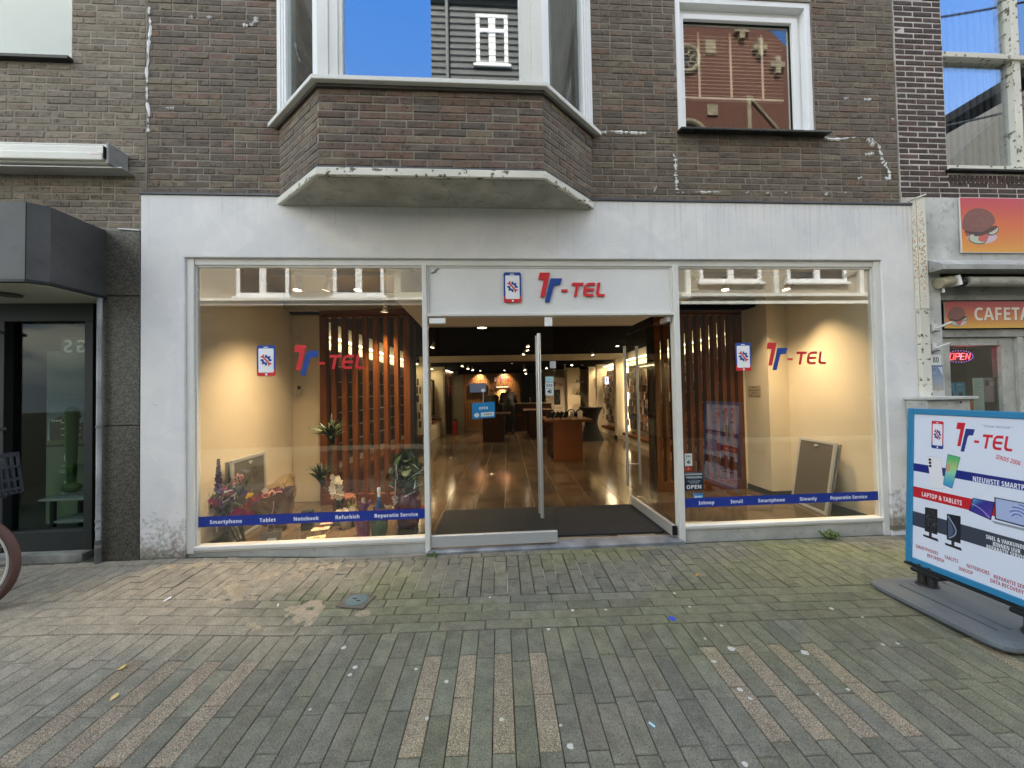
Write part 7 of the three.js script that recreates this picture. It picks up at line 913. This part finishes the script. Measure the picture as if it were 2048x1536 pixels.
{ // striped gift bag with a white tag
  const a = P(519, 1087, -.2), b = P(556, 1052, -.2), w = b.x - a.x, h = .16, t = thing('gift_bag', 'black and cream striped gift bag with white tag at the window foot', 'gift bag', [(a.x + b.x) / 2, 0.002, -.24], .35); const g = new THREE.BoxGeometry(w, h, .09); g.translate(0, h / 2, 0); mesh(t, 'bag', g, printMat(128, 128, (c, W, H) => { c.fillStyle = '#c4b295'; c.fillRect(0, 0, W, H); c.strokeStyle = '#2c2622'; c.lineWidth = 9; for (let i = -8; i < 14; i++) { c.beginPath(); c.moveTo(i * 22, H); c.lineTo(i * 22 + H, 0); c.stroke(); } })); B().box(.07, .085, .003, 0.01, .06, .0485, { r: [0, 0, -.06] }).mesh(t, 'tag', mWhite); B().tube([[-.03, h, .03], [-.02, h + .06, .03], [.02, h + .06, .03], [.03, h, .03]], .003).mesh(t, 'handle', M([.5, .3, .25]));
  const c = P(611, 1016, -.7), bx = thing('black_box', 'plain black box standing behind the kraft paper bouquet', 'box', [c.x, 0.001, -.75], .2); B().span(-.055, .055, 0, .19, -.05, .05, { b: .003 }).mesh(bx, 'carton', mDark); B().box(.111, .004, .101, 0, .15, 0).mesh(bx, 'lid_seam', mBlack);
  const lc = (label, px, py, w2, d, turn, draw) => { const p = PY(px, py, .004), m = card(scene, 'floor_card', ...[[-w2, d], [w2, d], [w2, -d], [-w2, -d]].map(([x, z]) => V(p.x + x * Math.cos(turn) + z * Math.sin(turn), .004, p.z - x * Math.sin(turn) + z * Math.cos(turn))), printMat(200, 120, draw), .0025, mFrame); tag(m, label, 'card'); };
  lc('cream card with green picture edge, the nearest on the tiles of the left window', 632, 1075, .085, .05, .35, (c2, w2, h2) => { c2.fillStyle = '#d8d0a8'; c2.fillRect(0, 0, w2, h2); c2.fillStyle = '#5d6a2a'; c2.fillRect(0, h2 - 20, w2, 20); c2.fillStyle = '#8a7040'; c2.fillRect(70, 50, 70, 40); printText(c2, 'BON', 100, 22, 24, '#7a6a3a'); });
  lc('cream card with red corner on the tiles of the left window', 641, 1057, .085, .05, .25, (c2, w2, h2) => { c2.fillStyle = '#e2d0ae'; c2.fillRect(0, 0, w2, h2); c2.fillStyle = '#b04434'; c2.fillRect(70, 0, 70, 26); printText(c2, 'BON', 110, 90, 24, '#8a6040'); });
  lc('red edged card, the farthest one on the left window tiles', 655, 1046, .07, .03, .1, (c2, w2, h2) => { c2.fillStyle = '#dfc6b4'; c2.fillRect(0, 0, w2, h2); c2.fillStyle = '#b23a44'; c2.fillRect(0, 0, w2, 40); });
}
{ // potted dracaena
  const p = PY(677, 1040, 0), t = thing('potted_palm', 'two headed green dracaena in a terracotta pot before the slat screen', 'potted plant', [p.x, 0.001, -1.12]); B().lathe([[0, 0], [.085, 0], [.115, .19], [.128, .19], [.132, .235], [.11, .235], [.105, .2], [0, .2]], [0, 0, 0]).mesh(t, 'pot', M([.24, .085, .045], { roughness: .8 }));
  const h1 = P(665, 885, -1.12).y, h2 = P(645, 965, -1.12).y, x2 = P(647, 960, -1.12).x - p.x, x1 = P(664, 885, -1.12).x - p.x; const st = B(); st.tube([[0.01, .2, 0], [x1 + .01, .4, 0], [x1, h1 - .02, 0]], .016, 12); st.tube([[-.03, .2, .02], [x2 + .01, h2 - .05, .03]], .014, 8); st.mesh(t, 'stem', M([.12, .09, .05]));
  const crown = (x, y, z, n, l) => { for (let i = 0; i < n; i++) { const g = triUV(B().add(bladeGeo(l * rr(.7, 1.1), .05, rr(.6, 1.9)), [x, y + rr(-.05, .04), z], [0, 0, 0]).geo()); const a = i * 2.399; g.translate(-x, -y, -z); g.applyMatrix4(M4([x, y, z], [rr(.0, .75) , a, 0])); mesh(t, 'leaf', g, i % 3 ? mLeafD : mLeaf); } }; crown(x1, h1, 0, 40, .33); crown(x2, h2, .03, 30, .28);
}
{ // white orchid, pale flowers and a small yellow green plant
  const p = P(676, 1010, -.85), t = thing('orchid', 'white flowering orchid beside the terracotta pot', 'orchid', [p.x, 0, -.85]), y = P(672, 972, -.85).y; const s = B(); s.tube([[0, .12, 0], [.03, y * .7, 0], [-.02, y + .08, .02]], .004, 14); s.mesh(t, 'stem', mLeaf); const f = B(); B().lathe([[0, 0], [.05, 0], [.065, .13], [.055, .13], [0, .1]], [0, 0, 0]).mesh(t, 'pot', M([.2, .22, .2])); for (let i = 0; i < 12; i++) { const m = mesh(t, 'blossom', flower(.042), mFl([.82, .74, .56])); m.position.set((i % 2 ? .03 : -.035) + rr(-.015, .015), y + .10 - i * .019, .02 + rr(-.02, .02)); m.rotation.set(rr(-.4, .3), rr(-.5, .5), rr(0, 2)); } foliage(t, 'leaves', 8, (b, i) => b.add(leafGeo(.2, .05, .5), [0, .12, 0], [-.5, i * .8, 0]), mLeafD);
  const q = P(690, 1022, -.7), t2 = thing('white_flowers', 'low pot of creamy white flowers right behind the blue band', 'potted flowers', [q.x, 0.0, -.72]); B().lathe([[0, 0], [.05, 0], [.065, .1], [.06, .1], [0, .08]], [0, 0, 0]).mesh(t2, 'pot', M([.5, .45, .38])); for (let i = 0; i < 14; i++) { const m = mesh(t2, 'blossom', flower(.035), mFl([.85, .76, .6])); m.position.set(rr(-.085, .085), q.y - .02 + rr(-.05, .03), rr(-.05, .06)); m.rotation.set(rr(-.9, .2), rr(-.5, .5), 0); } foliage(t2, 'leaves', 12, (b, i) => b.add(leafGeo(.13, .05), [0, .09, 0], [-.6, i * .55, 0]), mLeaf);
  const r = P(711, 1012, -.8), t3 = thing('small_plant', 'small yellow green leafy plant between white flowers and wrapped bottle', 'potted plant', [r.x, 0, -.82]); B().lathe([[0, 0], [.05, 0], [.06, .1], [.05, .1], [0, .08]], [0, 0, 0]).mesh(t3, 'pot', mDark); foliage(t3, 'leaves', 40, (b) => b.add(leafGeo(.06, .028), [rr(-.08, .08), r.y + rr(-.1, .02), rr(-.06, .06)], [rr(-1.2, 0), rr(0, 6), 0]), M([.14, .17, .025], { side: THREE.DoubleSide, map: T.leaf }));
}
{ // wine bottle in purple film; sparkling wine in a green bag
  const p = PY(738, 1072, 0), t = thing('wrapped_bottle', 'bottle with cream neck wrapped in purple film with an orange twig', 'bottle', [p.x, 0.002, -.28]), h = P(738, 996, -.28).y; B().lathe([[0, 0], [.036, 0], [.037, h * .6], [.014, h * .78], [.014, h], [0, h]], [0, 0, 0]).mesh(t, 'bottle', mDark); B().cyl(.0155, .016, .06, 0, h - .03, 0).mesh(t, 'neck_foil', M([.7, .6, .45])); mesh(t, 'purple_film', crumple(.045, .075, h * .62, .3, 41, .8), M([.42, .12, .3], { transmission: .55, thickness: 0, roughness: .25, side: THREE.DoubleSide })); mesh(t, 'film_top', crumple(.02, .06, h * .34, .5, 43, .6).translate(0, h * .58, 0), M([.36, .12, .26], { transmission: .6, thickness: 0, roughness: .25, side: THREE.DoubleSide })); const tw = B(); tw.tube([[-.04, .1, .03], [-.08, h * .6, .03], [-.055, h * .85, .03], [-.07, h * 1.12, .02]], .004, 20); for (let i = 0; i < 8; i++) tw.add(petal(.014, 4), [-.065 + rr(-.02, .02), h * (.7 + i * .05), .03], [rr(-1, 1), rr(-1, 1), 0]); tw.mesh(t, 'orange_twig', M([.55, .25, .06], { side: THREE.DoubleSide }));
  const q = PY(767, 1074, 0), t2 = thing('sparkling_wine', 'blue bottle of sparkling wine with white neck standing in a green bag', 'bottle', [q.x, .002, -.26]), H = P(758, 976, -.26).y, dx = P(758, 1000, -.26).x - q.x; B().lathe([[0, .02], [.036, .02], [.038, H * .62], [.017, H * .80], [.016, H * .84], [0, H * .84]], [dx, 0, 0]).mesh(t2, 'bottle', M([.03, .09, .24], { roughness: .15 })); B().lathe([[0.018, H * .70], [.0165, H * .82], [.014, H * .9], [.017, H * .93], [.016, H], [0, H]], [dx, 0, 0]).mesh(t2, 'neck_foil', M([.82, .80, .78], { roughness: .3 })); mesh(t2, 'green_bag', B().add(crumple(.055, .085, H * .55, .12, 47, .8)).geo(), M([.02, .07, .04], { roughness: .4, side: THREE.DoubleSide })); foliage(t2, 'leaves', 16, (b) => b.add(leafGeo(.07, .03), [rr(-.06, .07), H * .55 + rr(-.02, .03), rr(-.03, .05)], [rr(-1, 0), rr(0, 6), 0]), mLeafD); const f = mesh(t2, 'flower', flower(.04), mFl([.65, .05, .06])); f.position.set(.02, H * .58, .06);
}
{ // big leafy plant in clear film
  const p = P(815, 1010, -.5), t = thing('leafy_plant', 'big leafy plant in clear film in a dark red ribbed pot by the door post', 'potted plant', [p.x, 0.0, -.52]), yp = P(815, 985, -.5).y, y0 = P(815, 1016, -.5).y - .12; B().lathe([[0, y0 - .06], [.10, y0 - .06], [.115, y0], [.11, y0 + .02], [.125, y0 + .05], [.12, y0 + .07], [.135, y0 + .11], [.12, yp + .0], [0, yp - .02]], [0, 0, 0]).mesh(t, 'pot', M([.10, .012, .025], { roughness: .25 })); B().span(-.09, .09, 0, y0 - .061, -.09, .09, { b: .01 }).mesh(t, 'plinth_box', mDark);
  const yt = P(800, 915, -.5).y; for (let i = 0; i < 58; i++) { const a = i * 2.4, u = (i + .5) / 58, r = .225 * Math.sin(Math.PI * (.15 + u * .8)) * rr(.4, 1.1), y = lerp(yp + .02, yt - .02, u), g = leafGeo(rr(.12, .18), rr(.075, .11), .35); g.applyMatrix4(M4([r * Math.cos(a) * .9 - .02, y, r * Math.sin(a) * .8], [-.5 - rnd() * .7, -a + Math.PI / 2 + rr(-.3, .3), rr(-.3, .3)])); mesh(t, 'leaf', triUV(B().add(g).geo()), i % 4 ? mLeafD : mLeaf); }
  const stm = B(); for (let i = 0; i < 12; i++) { const a = i * .55; stm.tube([[.02 * Math.cos(a), yp - .03, .02 * Math.sin(a)], [.06 * Math.cos(a), yp + .12, .06 * Math.sin(a)], [.1 * Math.cos(a), yt - .1, .1 * Math.sin(a)]], .003, 6, 4); } stm.mesh(t, 'stems', mLeaf);
  const fl = B(); for (let i = 0; i < 12; i++) fl.add(new THREE.PlaneGeometry(rr(.003, .009), rr(.05, .14), 1, 2), [rr(-.14, .15), rr(yp, yt - .08), .1 + rr(-.03, .05)], [rr(-.4, .4), rr(-.8, .8), rr(-1.4, 1.4)]); fl.mesh(t, 'film_folds', M([.7, .72, .72], { roughness: .12, side: THREE.DoubleSide, metalness: .3 })); mesh(t, 'clear_film', crumple(.12, .2, yt - yp - .02, .3, 53, .85).translate(0, yp - .02, 0), cello); const bw = B(); const xb = P(790, 990, -.4).x - p.x; for (let k = 0; k < 5; k++) bw.add(new THREE.TorusGeometry(.028, .006, 5, 16), [xb, P(790, 1000, -.4).y + .02 - k * .014, .12], [.3 * k, k, k * .8], [1, .7, 1]); bw.rod([xb, P(790, 990, -.4).y, .12], [xb + .015, P(790, 930, -.4).y, .1], .006); bw.mesh(t, 'silver_ribbon', M([.7, .66, .62], { roughness: .25, metalness: .4 }));
}
{ // small devices on the left display wall and the wall print in the right window
  const a = P(597, 672, -1.828), t = thing('wall_sensor', 'small pale alarm sensor on the back wall of the left window', 'alarm sensor', [a.x, a.y, -1.815]); B().box(.055, .10, .03, 0, 0, 0, { b: .008 }).mesh(t, 'housing', mFrame); B().box(.04, .03, .004, 0, -.02, .016).mesh(t, 'lens', M([.5, .48, .42]));
  const b = P(600, 785, -1.828), t2 = thing('wall_dispenser', 'small bottle dispenser fixed to the back wall of the left window', 'dispenser', [b.x, b.y, -1.80]); B().box(.05, .08, .05, 0, 0, 0, { b: .008 }).mesh(t2, 'holder', M([.4, .36, .28])); B().cyl(.018, .018, .05, 0, .06, 0).mesh(t2, 'cap', mBlack);
  const c0 = P(1496, 795, -1.4), c1 = P(1521, 770, -1.4), zz = -1.45; const m = printMat(160, 160, (c, w, h) => { c.fillStyle = '#a89a80'; c.fillRect(0, 0, w, h); ["HOW'S", 'WELCOME YOU', 'MEET TO', 'SEE YOU AGAIN'].forEach((s, i) => printText(c, s, w / 2, 24 + i * 38, 21, '#2a2622', { sx: .85 })); }, { roughness: .8 });
  const x = 3.628, g0 = PX(1497, 795, x), g1 = PX(1521, 771, x); tag(card(scene, 'wall_lettering', V(x - .001, g0.y, g0.z), V(x - .001, g0.y, g1.z), V(x - .001, g1.y, g1.z), V(x - .001, g1.y, g0.z), m, .0006, mCreamG), 'four lines of small dark lettering on the right window wall', 'lettering');
}

scene.traverse((o) => { if (o.isMesh) { o.castShadow = true; o.receiveShadow = true; } });
renderer.render(scene, camera);
